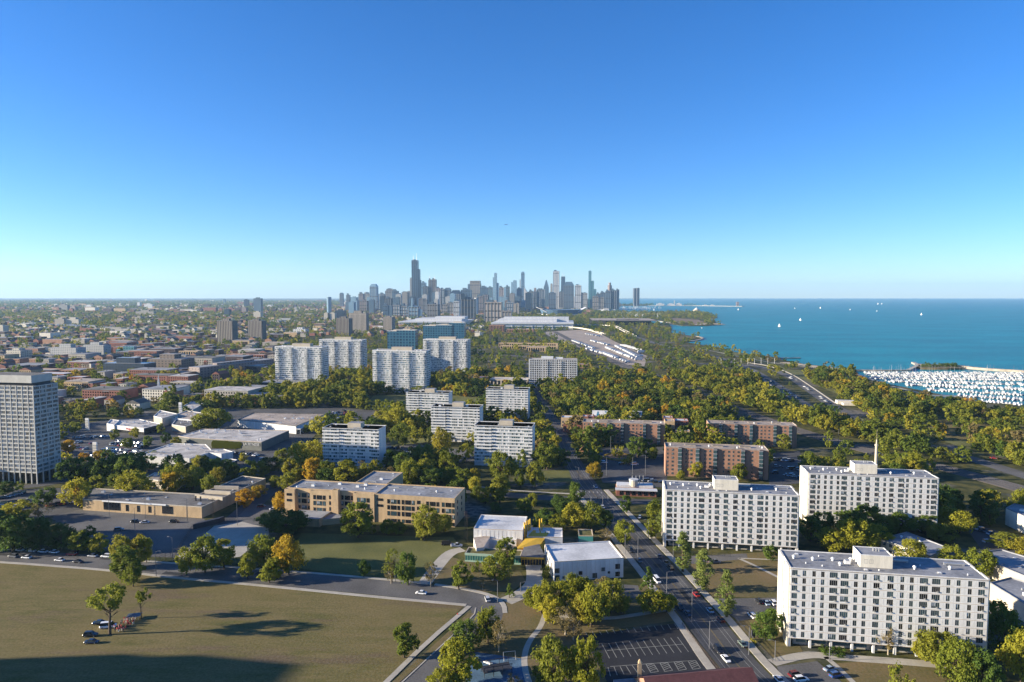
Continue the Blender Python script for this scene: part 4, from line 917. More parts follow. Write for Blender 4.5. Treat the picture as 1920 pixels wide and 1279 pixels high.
def zat(y, Y): k = (CY-y)/F; return H+Y*(k*cp-sp)/(cp+k*sp)
def xat(x, Y, z=0): return (x-CX)/F*(Y*cp+(H-z)*sp)
def tower(name, label, cat, Y, segs, m, spires=(), depth=None, top='box', group=None, base=0, parts='shaft', th=None):
    """segs: (left column, right column, top row) of each shaft at distance Y"""
    x0, x1 = min(s[0] for s in segs), max(s[1] for s in segs); zc = zat(min(s[2] for s in segs), Y); X0 = xat(x0, Y, zc)
    t = thing(name, label, cat, (X0, Y, base), TH if th is None else th, group)
    FOOT.append((X0, Y, 1, 0, xat(x1,Y,zc)-X0, depth or 30, 6))
    cs = math.cos(TH if th is None else th)
    for k, s in enumerate(segs):
        z = zat(s[2], Y); a, b_ = (xat(s[0],Y,z)-X0)/cs, (xat(s[1],Y,z)-X0)/cs; wd = b_-a; d = depth or max(18, min(45, wd)); e = MB(); mm = s[3] if len(s) > 3 else m; y0 = 1.3*k
        if top == 'round': e.cyl(a+wd/2, d/2, 0, z, wd/2, wd/2, 16)
        elif top == 'point' and k == 0:
            zz = z-wd*1.6; e.box(a,y0,0,b_,y0+d,zz); e.loft([[(a,y0,zz),(b_,y0,zz),(b_,y0+d,zz),(a,y0+d,zz)],[(a+wd*.42,y0+d*.4,z),(a+wd*.58,y0+d*.4,z),(a+wd*.58,y0+d*.6,z),(a+wd*.42,y0+d*.6,z)]])
        elif top == 'taper' and k == 0: e.loft([[(a,y0,0),(b_,y0,0),(b_,y0+d,0),(a,y0+d,0)],[(a+wd*.13,y0+d*.13,z),(b_-wd*.13,y0+d*.13,z),(b_-wd*.13,y0+d*.87,z),(a+wd*.13,y0+d*.87,z)]])
        elif top == 'slant' and k == 0:
            zl = z-wd*1.5; e.loft([[(a,y0,0),(b_,y0,0),(b_,y0+d,0),(a,y0+d,0)],[(a,y0,z),(b_,y0,zl),(b_,y0+d,zl),(a,y0+d,z)]])
        elif top == 'chamfer' and k == 0:
            zz = z-wd*.35; e.box(a,y0,0,b_,y0+d,zz); e.loft([[(a,y0,zz),(b_,y0,zz),(b_,y0+d,zz),(a,y0+d,zz)],[(a+wd*.2,y0+d*.2,z),(b_-wd*.2,y0+d*.2,z),(b_-wd*.2,y0+d*.8,z),(a+wd*.2,y0+d*.8,z)]])
        elif top == 'crown' and k == 0:
            zz = z-wd*.25; e.box(a,y0,0,b_,y0+d,zz)
            n = 9
            for i in range(n): e.box(a+wd*i/n,y0,zz,a+wd*(i+.55)/n,y0+d,z)
        else:
            e.box(a,y0,0,b_,y0+d,z); 
            if wd > 14: e.box(a+wd*.25,y0+d*.25,z,a+wd*.7,y0+d*.75,z+min(8,wd*.12))
        e.build(parts, [FM[mm]], t)
        if parts == 'shaft' and name == 'skyscraper' and top in ('box','crown','chamfer') and wd > 26:
            zt = z-wd*.36 if top == 'chamfer' else z-wd*.26 if top == 'crown' else z; nf = max(3, int(wd/13)); e = MB()
            for i in range(nf+1): xx = a+(wd-2.4)*i/nf; e.box(xx,y0-1.1,0,xx+2.4,y0-.02,zt-2)
            e.build('facade_fin', [FINM[len(t.name+lb_seed(label)) % 3]], t, kind='stuff'); e = MB()
            for q in (.33,.62,.95): e.box(a-.4,y0-.6,zt*q-5,b_+.4,y0+d*.5,zt*q)
            e.build('plant_floor', [M['dark_metal']], t, kind='stuff')
            if top == 'box': e = MB(); e.box(a+wd*.15,y0+d*.2,z,a+wd*.5,y0+d*.8,z+R.uniform(6,16)); e.build('plant_room', [FM['steel']], t)
    for sx, sy in spires:
        z = zat(sy, Y); zb = max(zat(s[2], Y) for s in segs if s[0]-3 <= sx <= s[1]+3); x = (xat(sx,Y,z)-X0)/cs; e = MB(); e.cyl(x,10,zb-2,z,2.2,.9,5); e.build('antenna', [M['metal']], t)
    return t
FINM = [mat('pale_fin', (.42,.42,.41), .7, .1, .1), mat('blue_fin', (.10,.16,.22), .4, .1, .1), mat('grey_fin', (.22,.23,.24), .6, .1, .1)]
def lb_seed(s): return 'x'*(sum(map(ord, s)) % 7)
SK = [ # label, distance, shafts, material, extras
 ('slim blue glass cylinder standing alone left of the skyline',4200,[(611,619.5,557)],'blue',dict(top='round')),
 ('small dark pointed tower left of the glass tower with rounded top',6400,[(636.5,642.5,549)],'steel',dict(top='chamfer')),
 ('small grey blue tower next right of the dark pointed one',6200,[(649,655,553)],'steel',{}),
 ('brown grey block tower left of the glass tower with rounded top',5600,[(672,681,551)],'pink',{}),
 ('squat dark tower touching the glass tower with rounded top',5900,[(684,692.5,551)],'grey',{}),
 ('pale glass tower with rounded top standing left of the tallest tower',5200,[(693,705.8,532.5),(700,708,551)],'blue',dict(top='chamfer')),
 ('grey tower just right of the rounded glass tower',5800,[(711,720,551)],'steel',{}),
 ('broad stepped grey tower midway to the tallest tower',5500,[(722,735,545.5),(724,738,543)],'grey',{}),
 ('blue grey tower beside the broad stepped one',5400,[(735,745,545.5)],'steel',{}),
 ('dark block below the broad stepped tower',4900,[(745,754,553)],'navy',{}),
 ('dark grey tower left of the tallest tower',5900,[(753,764,548)],'grey',{}),
 ('narrow dark tower against the tallest tower',6000,[(763.5,768,546)],'grey',{}),
 ('tallest tower, dark with stepped shafts and two white antennas',5725,[(771.5,782.4,488),(781.8,787,505),(768.3,773,521,'grey'),(786.5,789.2,525)],'navy',dict(spires=((774.4,478),(780.6,475)))),
 ('pale glass tower with notched top right of the tallest tower',5900,[(789,797,537),(790,797.5,530)],'blue',{}),
 ('dark blue tower in front of the notched glass tower',5500,[(793,802,537)],'navy',{}),
 ('brown twin spired tower right of the tallest tower',5500,[(803,809,525),(809,816.8,524)],'brown',dict(spires=((805,517),(814,517)))),
 ('grey brown tower below the twin spires',5200,[(816,826,541)],'pink',{}),
 ('pale grey tower at the middle of the left cluster',5400,[(825,833,542)],'greyw',{}),
 ('blue grey tower with domed crown in the left cluster',5400,[(833,844,539.5)],'steel',dict(top='chamfer')),
 ('dark wide tower with sloped crown in the left cluster',5300,[(844.5,863.5,544)],'navy',dict(top='chamfer')),
 ('grey blue wide block left of the ribbed crown tower',5400,[(864,883,543.5)],'steel',{}),
 ('slim blue tower leaning on the ribbed crown tower',6300,[(877,882,533)],'steel',{}),
 ('tan tower with ribbed crown in the middle of the skyline',5900,[(881,900.5,526.6)],'tan',dict(top='crown')),
 ('blue grey block right of the ribbed crown',5700,[(900,916,539)],'steel',{}),
 ('greenish tower left of the slender stepped glass tower',5100,[(915.5,923,538.5)],'teal',{}),
 ('slender stepped glass tower, tallest of the middle group',4700,[(926.6,931,512),(924,927.2,520),(930.5,934.8,531)],'blue',{}),
 ('red brown tower right of the slender stepped tower',5400,[(934.5,944.5,539.5)],'pink',{}),
 ('dark green glass tower pair right of the red brown tower',5000,[(944.6,949,538.5,'blue'),(948,955,537.4)],'teal',{}),
 ('pale tower with curved glass top left of the slim blue needle tower',5600,[(957.6,963,529),(962,968,526)],'blue',dict(top='taper')),
 ('needle thin mast tower behind the curved glass top',6600,[(974.3,975.8,524)],'greyw',{}),
 ('slim tall blue tower with flat cap',6500,[(977.2,983,511),(978,982.2,509.6)],'blue',{}),
 ('blue block below the slim tall blue tower',5800,[(969,978,541)],'steel',{}),
 ('white tower with diamond shaped slanting roof',6000,[(982.3,991,539)],'white',dict(top='slant')),
 ('dark tower right of the diamond roof',5900,[(991,1000,546)],'steel',{}),
 ('brown tower with stepped cap beside the wide grey slab',6000,[(1000,1006,546),(1001.5,1005,540)],'pink',{}),
 ('wide grey slab tower left of the faceted point',6000,[(1006.4,1021,542.6)],'steel',{}),
 ('grey tower ending in a faceted diamond point',6300,[(1019.6,1028.3,525)],'steel',dict(top='point')),
 ('narrow pale pink tower left of the tall white tower',6900,[(1032.2,1035.8,532)],'tan',{}),
 ('tall white stone tower, plain square prism',6100,[(1037,1048,508.6)],'white',{}),
 ('low blue tower at the foot of the tall white tower',5600,[(1029,1042,549)],'steel',{}),
 ('black tapering tower behind, right of the white tower',8000,[(1051,1060.4,518.5)],'navy',dict(top='taper',spires=((1054,510),(1057.5,510)))),
 ('dark low tower below the tapering black tower',5900,[(1048,1057,547.5)],'navy',{}),
 ('broad blue tower with chamfered shoulders',5800,[(1057,1075.5,528.5)],'steel',dict(top='chamfer')),
 ('glass tower with white bands right of the broad blue tower',5600,[(1078,1089.3,535)],'white',{}),
 ('dark tower between the white banded and pale towers',5900,[(1089,1094,549)],'navy',{}),
 ('pale square tower left of the teal stepped tower',5700,[(1093,1101,549.5)],'greyw',{}),
 ('teal stepped glass tower, tallest at the lake end',6100,[(1103.6,1108.8,508),(1108.4,1113.4,527),(1113,1117.8,542.5)],'teal',{}),
 ('fluted tan block in front of the teal tower',5300,[(1110.5,1122,556),(1121,1132,557.5)],'stripe',{}),
 ('blue grey towers behind the fluted tan block',6300,[(1118,1126,551),(1125,1135,548.5)],'steel',{}),
 ('blue tower left of the pink cylinder',6000,[(1135,1145,546)],'steel',{}),
 ('pink cylinder tower with stepped cap',6300,[(1139.3,1147,535),(1141,1145.5,530)],'pink',dict(top='round')),
 ('dark tower right of the pink cylinder',6000,[(1145,1155.6,544.5)],'navy',{}),
 ('last dark tower at the lake end of the skyline',6000,[(1155,1161,543)],'steel',{}),
 ('dark curved tower standing alone on the shore',7800,[(1187,1193,540.5),(1192,1199,540)],'navy',dict(top='round')),
 ('big dark blue glass block tower in front of the skyline',3300,[(864.5,889,560.5),(864,871.5,551)],'navy',{}),
 ('square grey tower left of the big dark blue block',3400,[(800.5,820.8,570.5)],'grey',{}),
 ('pale stepped glass building with thin white mast',3600,[(766,784,575),(761,772,580),(783,790.5,580),(770.5,773.5,559)],'blue',{}),
 ('pink and grey tower pair behind the square grey tower',4300,[(785,793,560,'pink'),(792,800.5,562)],'grey',{}),
 ('wide grey block of flats left of the stepped glass building',3900,[(735,750,572),(749,764,574)],'greyw',{}),
 ('dark pair of flats left of the wide grey block',3700,[(717.8,727,572.5),(726,734.8,573)],'steel',{}),
 ('navy block above the dark pair of flats',4600,[(722,733,559.5)],'navy',{}),
 ('slim white striped tower left of the big dark blue block',3900,[(850,861,565)],'white',{}),
 ('tan low tower left of the slim white striped tower',4300,[(828,839,571),(838,850,568)],'tan',{}),
 ('small cream tower left of the tallest tower',5000,[(754.5,764,562)],'cream',{}),
 ('reddish block of flats at the left of the skyline',5000,[(670,688,564)],'pink',{}),
 ('beige striped hotel slab beside the exhibition hall',2900,[(907.5,940.5,566.5)],'beige',dict(depth=22)),
 ('lower beige wing of the striped hotel',2880,[(941,959,583)],'beige',dict(depth=20)),
 ('white round cornered tower right of the big dark block',4100,[(889,896,558.5)],'white',dict(top='round')),
 ('grey brown tower behind the beige hotel',4600,[(896,906,556),(905,914.5,553)],'pink',{}),
 ('pale tower between the hotel and the park trees',4400,[(949,961,567)],'greyw',{}),
 ('tan tower pair by the park trees',4200,[(962.5,968,570),(967,973,568.5)],'tan',{}),
]
for lb, Y, segs, m, kw in SK: tower('skyscraper', lb, 'skyscraper', Y, segs, m, group='downtown skyscrapers', **kw)
# smaller downtown blocks between and below the towers
fmk = ['grey','steel','steel','navy','greyw','brown','blue','white','blue']
for k in range(110):
    x = R.uniform(640,1000) if k < 85 else R.uniform(1000,1155); Y = R.uniform(4300,6600); wd = R.uniform(5,12)
    if k >= 85: Y = R.uniform(6000,7000)
    m = R.choice(fmk); yt = R.uniform(555,568) if k < 60 else R.uniform(547,560)
    if x > 1000: yt = R.uniform(553,562)
    tower('downtown_block', {'grey':'grey','steel':'blue grey','pink':'reddish','tan':'tan','greyw':'pale grey','brown':'brown','blue':'light blue','white':'white','cream':'cream','navy':'dark blue'}[m]+' mid height block filling the gaps between the downtown towers', 'building', Y, [(x,x+wd,yt)], m, group='mid height downtown blocks')
# ------------------------------------------------------------------ named blocks of the middle distance
def mid(label, x0, x1, yt, yb, m, cat='building', name='apartment_tower', depth=20, extra=None, group=None, th=TH):
    Y = G((x0+x1)/2, yb).y; return tower(name, label, cat, Y, [(x0,x1,yt)]+(extra or []), m, depth=depth, group=group, th=th)
TB = 'brown striped apartment towers'
mid('brown striped tower, left and nearer of the lone pair', 406, 437.5, 601.5, 645, 'bronze', 'apartment tower', depth=24, group=TB)
mid('brown striped tower, right and farther of the lone pair', 464, 492.5, 601.5, 636, 'bronze', 'apartment tower', depth=24, group=TB)
mid('brown striped tower left of the blue glass slabs, nearer one', 629.5, 655, 597, 630, 'bronze', 'apartment tower', depth=26, group=TB)
mid('taller striped tower overlapped by the nearer one, left of the blue slabs', 653.5, 688, 587, 624, 'stripe', 'apartment tower', depth=22, group=TB)
mid('white and dark striped tower beside the long white hall', 718, 735, 594.5, 622, 'stripe', 'apartment tower', depth=34, group=TB)
G8 = 'pale grey slabs in the left distance'
mid('pale grey slab with sunlit left end in the left distance', 94, 148, 652, 674, 'greyw', 'apartment block', depth=24, group=G8)
mid('pale grey slab right of the one with the sunlit end', 156, 198, 647, 668, 'greyw', 'apartment block', depth=20, group=G8)
mid('beige banded block at the far left, above the grid tower', 11, 42, 657, 676, 'cream', 'apartment block', depth=26)
mid('white block at the left picture edge', -6, 7, 611, 627, 'cream', 'apartment block')
mid('green and white apartment row in the left distance', 217, 267, 655.5, 666, 'teal', 'apartment block', depth=16)
mid('nearly black wide block in the left distance, all in shade', 193, 278, 681, 704, 'navy', 'school', depth=26)
mid('red brown wide block right of the nearly black one', 277, 345, 673, 697, 'brown', 'school', depth=34)
mid('long red brick block stretching away to the right, sunlit end', 354, 379, 688, 708, 'pink', 'school', depth=150, th=TH-.25)
FT = 'far towers on the left plain'
for lb, x0, x1, yt, yb, m in (('pair of striped brick towers far off on the left plain',102,122,598,611,'tan'),('pale far tower beside the striped brick ones',122,150,598.5,611,'cream'),
  ('bright white far tower lit by the sun, near the horizon',257,262.5,567,578,'white'),('far ribbed white block right of the bright tower',270,287,570.5,579,'white'),
  ('tall grey far tower behind the lone brown pair',475,490,559.5,588,'steel'),('far beige windowless cube below the tall grey tower',475,489,585,598,'cream'),('dark far tower left of the tall grey one',457,465,562,580,'navy'),
  ('far reddish pair left of the tall grey tower',453,462,577,588,'pink'),('far dark block above the lone brown pair',420,430,580,594,'navy'),('far cream twin towers before the skyline, left',607,614.5,587,602,'cream'),('far cream twin towers before the skyline, right',618,628,587,602,'cream'),
  ('dark far block beside the cream twins',628,646,582,601,'navy'),('far white low slab on the plain',498,512,573,579,'white'),('far tan row of flats on the left plain',254,291,584,592,'tan'),('far pinkish hospital block on the left plain',213,233,599,606,'pink'),
  ('far grey cluster near the horizon on the left',110,128,572,584,'grey'),('far brick cluster near the horizon on the left',131,142,575,585,'pink'),('far white hall near the left horizon',158,175,573,579,'white'),('far slim tower near the horizon',418,422,561,570,'steel'),
  ('far tan tower with gable on the plain',253,265,594,603,'tan'),('white office slab behind the left balcony tower',549,574,617,625,'white'),('grey low factory on the plain right of the brown pair',510,560,600,606,'greyw')):
    mid(lb, x0, x1, yt, yb, m, depth=25, group=FT)
# row of pale boxes standing in for white lights along the raised road
o_ = ribbon('raised_road', [(-20,607.5),(60,609),(130,613),(230,620)], 26, 'concrete', 0, 6, keep=True, sm=1)
for k in range(26):
    f = k/25; x = 20+f*205; y = 608.5+f*11.5; p = G(x+R.uniform(-2,2), y+R.uniform(-.4,.8)); e = MB(); wd = R.uniform(8,22); e.box(-wd/2,-5,0,wd/2,5,R.uniform(10,15))
    tag(e.build('shed', [M[R.choice(['roof_white','panel_warm'])]], None, p), 'pale shed in the bright row along the raised road on the left', 'shed', 'pale sheds along the raised road')
# ------------------------------------------------------------------ exhibition halls, stadium, museum, ramps
def hall(label, px0, px1, yt, yb, depth, m, roofm, name='exhibition_hall', steps=()):
    Y = G((px0+px1)/2, yb).y; z = zat(yt, Y); X0, X1 = xat(px0,Y,z), xat(px1,Y,z); t = thing(name, label, 'exhibition hall', (X0,Y,0), TH*.5); w = (X1-X0)/math.cos(TH*.5); FOOT.append((X0,Y,1,0,w,depth,10))
    e = MB(); e.box(0,0,0,w,depth,z*.8,0,1); e.build('wall', [M[m], M[roofm]], t); e = MB(); e.box(-3,-4,z*.8,w+3,depth+4,z,0,1); e.build('roof', [M['panel'] if m != 'win_dark' else M['roof_dark'], M[roofm]], t)
    e = MB(); e.box(w*.05,-.4,z*.15,w*.95,-.02,z*.4); e.build('window_strip', [M['win_blue']], t)
    for (a, b_, y0, y1, dz) in steps: e = MB(); e.box(w*a,depth*y0,z,w*b_,depth*y1,z+dz,0,1); e.build('roof_lantern', [M['panel'], M[roofm]], t)
    for k in range(9):
        e = MB(); x = w*k/8; e.box(x-.8,-1.2,0,x+.8,-.45,z*.8); e.build('pier', [M['panel']], t)
    return t
hall('long white exhibition hall with a stepped roof, right of the hotel', 922, 1073, 605, 617, 260, 'panel', 'roof_white', steps=((.05,.8,.3,.9,9),(.1,.95,.55,.8,16)))
hall('long white hall behind the blue glass slabs', 748, 868, 603, 612, 300, 'panel_warm', 'roof_white', steps=((.2,.95,.2,.7,10),(.5,.98,.3,.6,17)))
def lakeside():
    P, Q = G(1136,609), G(1205,607.5); Y = P.y; z = zat(600.5, Y); t = thing('lakeside_hall', 'black lakeside hall under a huge flat brown roof', 'exhibition hall', (P.x,Y,0), TH*.4); w = (Q-P).length; e = MB(); e.box(0,0,0,w,220,z*.82); e.build('wall', [M['win_dark']], t)
    FOOT.append((P.x-60,Y-20,1,0,w+140,330,6))
    e = MB(); e.box(-55,-22,z*.83,w+22,250,z,0,1); e.build('roof', [M['dark_metal'], M['roof_tan']], t); e = MB(); e.box(w*.25,40,z,w*.75,60,z+3); e.build('roof_unit', [M['roof_dark']], t)
    for k in range(8): e = MB(); e.box(-50,k*30-20,0,-47,k*30-17,z*.83); e.build('column', [M['dark_metal']], t)
lakeside()
def stadium():
    p = G(1055,592); t = thing('stadium', 'white oval stadium bowl between the hall and the downtown trees', 'stadium', (p.x,p.y+120,0)); e = MB(); n = 28
    ring = lambda a, b_, z: [(a*math.cos(2*math.pi*i/n), b_*math.sin(2*math.pi*i/n), z) for i in range(n)]
    e.loft([ring(120,95,0),ring(135,110,34),ring(122,98,36),ring(70,50,6)],0,False); e.build('bowl', [M['blue_rubber']], t); FOOT.append((p.x-140,p.y,1,0,280,240,8))
    e = MB(); e.loft([ring(126,100,0),ring(126,100,8),ring(124,98,8)],0,False); e.build('colonnade', [M['panel']], t)
    for s in (-1,1): e = MB(); e.loft([[(s*95,-80,20),(s*150,-60,46),(s*152,60,46),(s*95,80,20)],[(s*95,-80,23),(s*150,-60,49),(s*152,60,49),(s*95,80,23)]]); e.build('stand_roof', [M['roof_white']], t)
stadium()
p = G(1120,585); t = thing('museum', 'white columned museum between the harbour and downtown trees', 'museum', (p.x,p.y,0), TH); e = MB(); e.box(0,0,0,130,60,18); e.box(45,-12,0,85,70,24); e.build('wall', [M['panel']], t)
e = MB(); e.loft([[(45,-12,24),(85,-12,24),(85,70,24),(45,70,24)],[(64,-12,31),(66,-12,31),(66,70,31),(64,70,31)]]); e.build('roof', [M['roof_grey']], t)
for k in range(7):
    e = MB(); e.cyl(47+k*6,-13.5,0,23,1.1,1.0,8); e.build('column', [M['panel']], t)
for nm, px in (('highway_ramp',[(1060,614.5),(1100,612.6),(1132,613.6),(1153,615.5),(1168,622),(1190,631.5)]),('highway_ramp',[(990,614.8),(1020,615.6),(1048,616.2),(1095,619.2),(1132,627.5)])):
    ps = smooth([G(*q) for q in px], 2); L_, R_ = offs(ps,-6), offs(ps,6); t = thing(nm, 'pale curving highway ramp on piers '+('coming down beside the lakeside wood' if px[0][0] == 1060 else 'passing in front of the white exhibition hall'), 'ramp', (0,0,0)); e = MB(); rl = MB()
    for i in range(len(ps)-1):
        a = lambda P, z: (P.x,P.y,z); f = 1-max(0,i/(len(ps)-1)-.6)*2.2; f2 = 1-max(0,(i+1)/(len(ps)-1)-.6)*2.2
        e.loft([[a(L_[i],8*f-1),a(R_[i],8*f-1),a(R_[i],8*f),a(L_[i],8*f)],[a(L_[i+1],8*f2-1),a(R_[i+1],8*f2-1),a(R_[i+1],8*f2),a(L_[i+1],8*f2)]])
        for Q in (L_,R_): rl.loft([[a(Q[i],8*f),(Q[i].x+.4,Q[i].y,8*f),(Q[i].x+.4,Q[i].y,8*f+1.3),a(Q[i],8*f+1.3)],[a(Q[i+1],8*f2),(Q[i+1].x+.4,Q[i+1].y,8*f2),(Q[i+1].x+.4,Q[i+1].y,8*f2+1.3),a(Q[i+1],8*f2+1.3)]])
        if i % 4 == 0 and i < len(ps)*.6: b = MB(); b.box(ps[i].x-1,ps[i].y-1,0,ps[i].x+1,ps[i].y+1,8*f-1); b.build('pier', [M['concrete']], t)
    e.build('deck', [M['concrete']], t); rl.build('railing', [M['panel_warm']], t)
# low blocks amid the trees before the truck yard
def lowmid(label, x0, x1, y, h, d, wallm, roofm, g='low blocks among the trees before the halls'):
    t, w = place('low_block', label, 'building', (x0,y), x1, h, d, TH, g, 5); b = MB(); b.box(0,0,0,w,d,h-.4,0,1); b.build('wall', [M[wallm], M[roofm]], t); parapet(t,w,d,h-.4,.5,.5,wallm)
    b = MB()
    for i in range(int(w/5)): b.box(1.5+i*5,-.15,1.2,4.2+i*5,-.02,h-1.6)
    b.build('window', [M['win_dark']], t, kind='stuff')
for a in (('long tan terrace among the trees, upper of three rows',935,1046,643,9,14,'tan_brick','roof_tan'),('long tan terrace among the trees, middle row',938,1046,648,8,14,'tan_brick','roof_tan'),('white roofed low block with tall flat roof among the trees',986,1024,651,9,30,'tan_brick','roof_tan'),
  ('tan low block with a curved white roof above the lone banded slab',918,988,711,8,26,'beige','roof_patchy'),('pinkish low block left of the curved white roof',882,912,708,7,18,'red_brick','roof_white'),('grey low block under the white framed slab trees',1075,1110,683,6,16,'brown_brick','roof_grey'),
  ('pink and tan brick flats beneath the white exhibition hall',917,945,609.5,22,30,'brown_brick','roof_tan'),('dark low block right of the brick flats beneath the hall',950,1000,617.5,10,30,'brown_brick','roof_dark'),
  ('white roofed factory hall above the blue glass slab, left',698,720,612.5,14,50,'cream_w','roof_white') ): 
    M.setdefault('cream_w', M['panel_warm']); lowmid(*a)
for a in (('brown gabled church hall roof left of the mall trees',264,300,731,8,14,'red_brick','red_brick'),('pale flat block behind the church hall',318,366,716,9,14,'concrete','roof_patchy'),('red brick terrace among the left houses',126,154,707,9,16,'red_brick','roof_white'),
  ('pale terrace row above the long red brick block',424,470,664,9,14,'brown_brick','roof_tan'),('reddish terrace above the long red brick block',462,495,665,9,14,'red_brick','roof_patchy'),('tan flats row in the left trees',335,370,658,12,16,'tan_brick','roof_tan'),('long shaded roof at the left of the beige banded block',10,70,684,8,40,'dark_brick','roof_grey'),
  ('low white roofed sheds left of the nearly black block',105,150,693,8,30,'brown_brick','roof_grey'),('blue grey long roof below the left trees',40,92,694,8,30,'brown_brick','roof_tan'),('reddish flats with white roof edges left of the nearly black block',60,120,700,9,22,'red_brick','roof_white')): lowmid(*a, g='low blocks in the left distance')
p = G(298,738); t = thing('steeple', 'slim white steeple beside the brown church roof', 'steeple', p); e = MB(); e.box(-1.2,-1.2,0,1.2,1.2,14); e.build('tower', [M['panel']], t); e = MB(); e.cyl(0,0,14,24,1.3,.08,6); e.build('spire', [M['panel']], t)
p = G(1752,752); t = thing('harbour_house', 'dark flat harbour building by the marina', 'building', p, TH); e = MB(); e.box(0,0,0,28,10,5,0,1); e.build('wall', [M['win_blue'], M['roof_grey']], t); e = MB(); e.box(-.4,-.4,5,28.4,10.4,5.6); e.build('roof', [M['roof_grey']], t)
p = G(1570,758); t = thing('beach_pavilion', 'low pale concrete pavilion beside the lake highway', 'building', p, TH); e = MB(); e.box(0,0,0,24,8,4,0,1); e.build('wall', [M['panel_warm'], M['roof_white']], t); e = MB(); e.box(4,-8,0,30,-1,2.4,0); e.build('terrace', [M['panel_warm']], t)
# Navy pier far out, the lighthouse crib and the planetarium
ribbon('far_pier', [(1216,573),(1300,573.4),(1394,574.6)], 60, 'concrete', -1.6, 3, keep=False, sm=0)
for x, wd, yt, m, lb in ((1231,14,569.6,'white','pale hall at the near end of the far pier'),(1252,12,570,'white','white tent hall on the far pier beside the wheel'),(1268,10,569.5,'white','second white hall on the far pier'),(1283,22,570,'teal','long greenish glass hall on the far pier'),(1381,4.5,566.5,'pink','domed brick hall with twin towers at the pier tip'),(1318,10,572.4,'white','low white shed on the far pier'),(1332,8,572.2,'white','low pale shed further out on the far pier')):
    Y = G(x, 573.2).y; tower('pier_hall', lb, 'building', Y, [(x,x+wd,yt)], m, depth=40)
Y = G(1264,573).y; tower('wheel_mast', 'thin white mast of the pier wheel', 'mast', Y, [(1264,1265.6,563.5)], 'white', depth=12)
p = G(1306,585); t = thing('planetarium', 'pale domed planetarium on the wooded point', 'building', (p.x,p.y,0)); e = MB(); e.cyl(0,0,0,14,28,28,12); e.cyl(0,0,14,20,20,20,12); e.build('wall', [M['pink_w'] if 'pink_w' in M else M['beige']], t); e = MB(); e.cyl(0,0,20,32,18,3,14); e.build('dome', [M['roof_white']], t)
# ------------------------------------------------------------------ the plain of houses
HWALL = {'red brick': 'red_brick', 'brown brick': 'brown_brick', 'tan brick': 'tan_brick', 'pale': 'panel_warm', 'grey': 'concrete', 'dark': 'dark_brick'}
HROOF = ['roof_grey','roof_dark','roof_tan','roof_grey','roof_dark','roof_patchy','roof_grey']
def blocked(x, y, m=0):
    if in_foot(x, y, m): return True
    return any(inside(x, y, k) for k in KEEP)
LM2 = [(n, G(x,y)) for n, x, y in (('the nearly black block',235,700),('the red brown wide block',310,695),('the long red brick block',370,705),('the lone brown tower pair',450,640),('the sunlit grey slab',120,672),('the beige banded block',25,675),('the green and white row',242,665),('the brown church roof',282,735),('the grid tower',60,760),('the bright sheds of the raised road',130,613),('the left balcony tower',520,690),('the brown striped towers by the blue slabs',655,628),('the farthest left houses',60,645))]
def where2(x, y):
    nm, q = min(LM2, key=lambda a: (a[1].x-x)**2+(a[1].y-y)**2); dx, dy = x-q.x, y-q.y
    return (('right of ' if dx > 0 else 'left of ') if abs(dx) > abs(dy) else ('behind ' if dy > 0 else 'in front of '))+nm
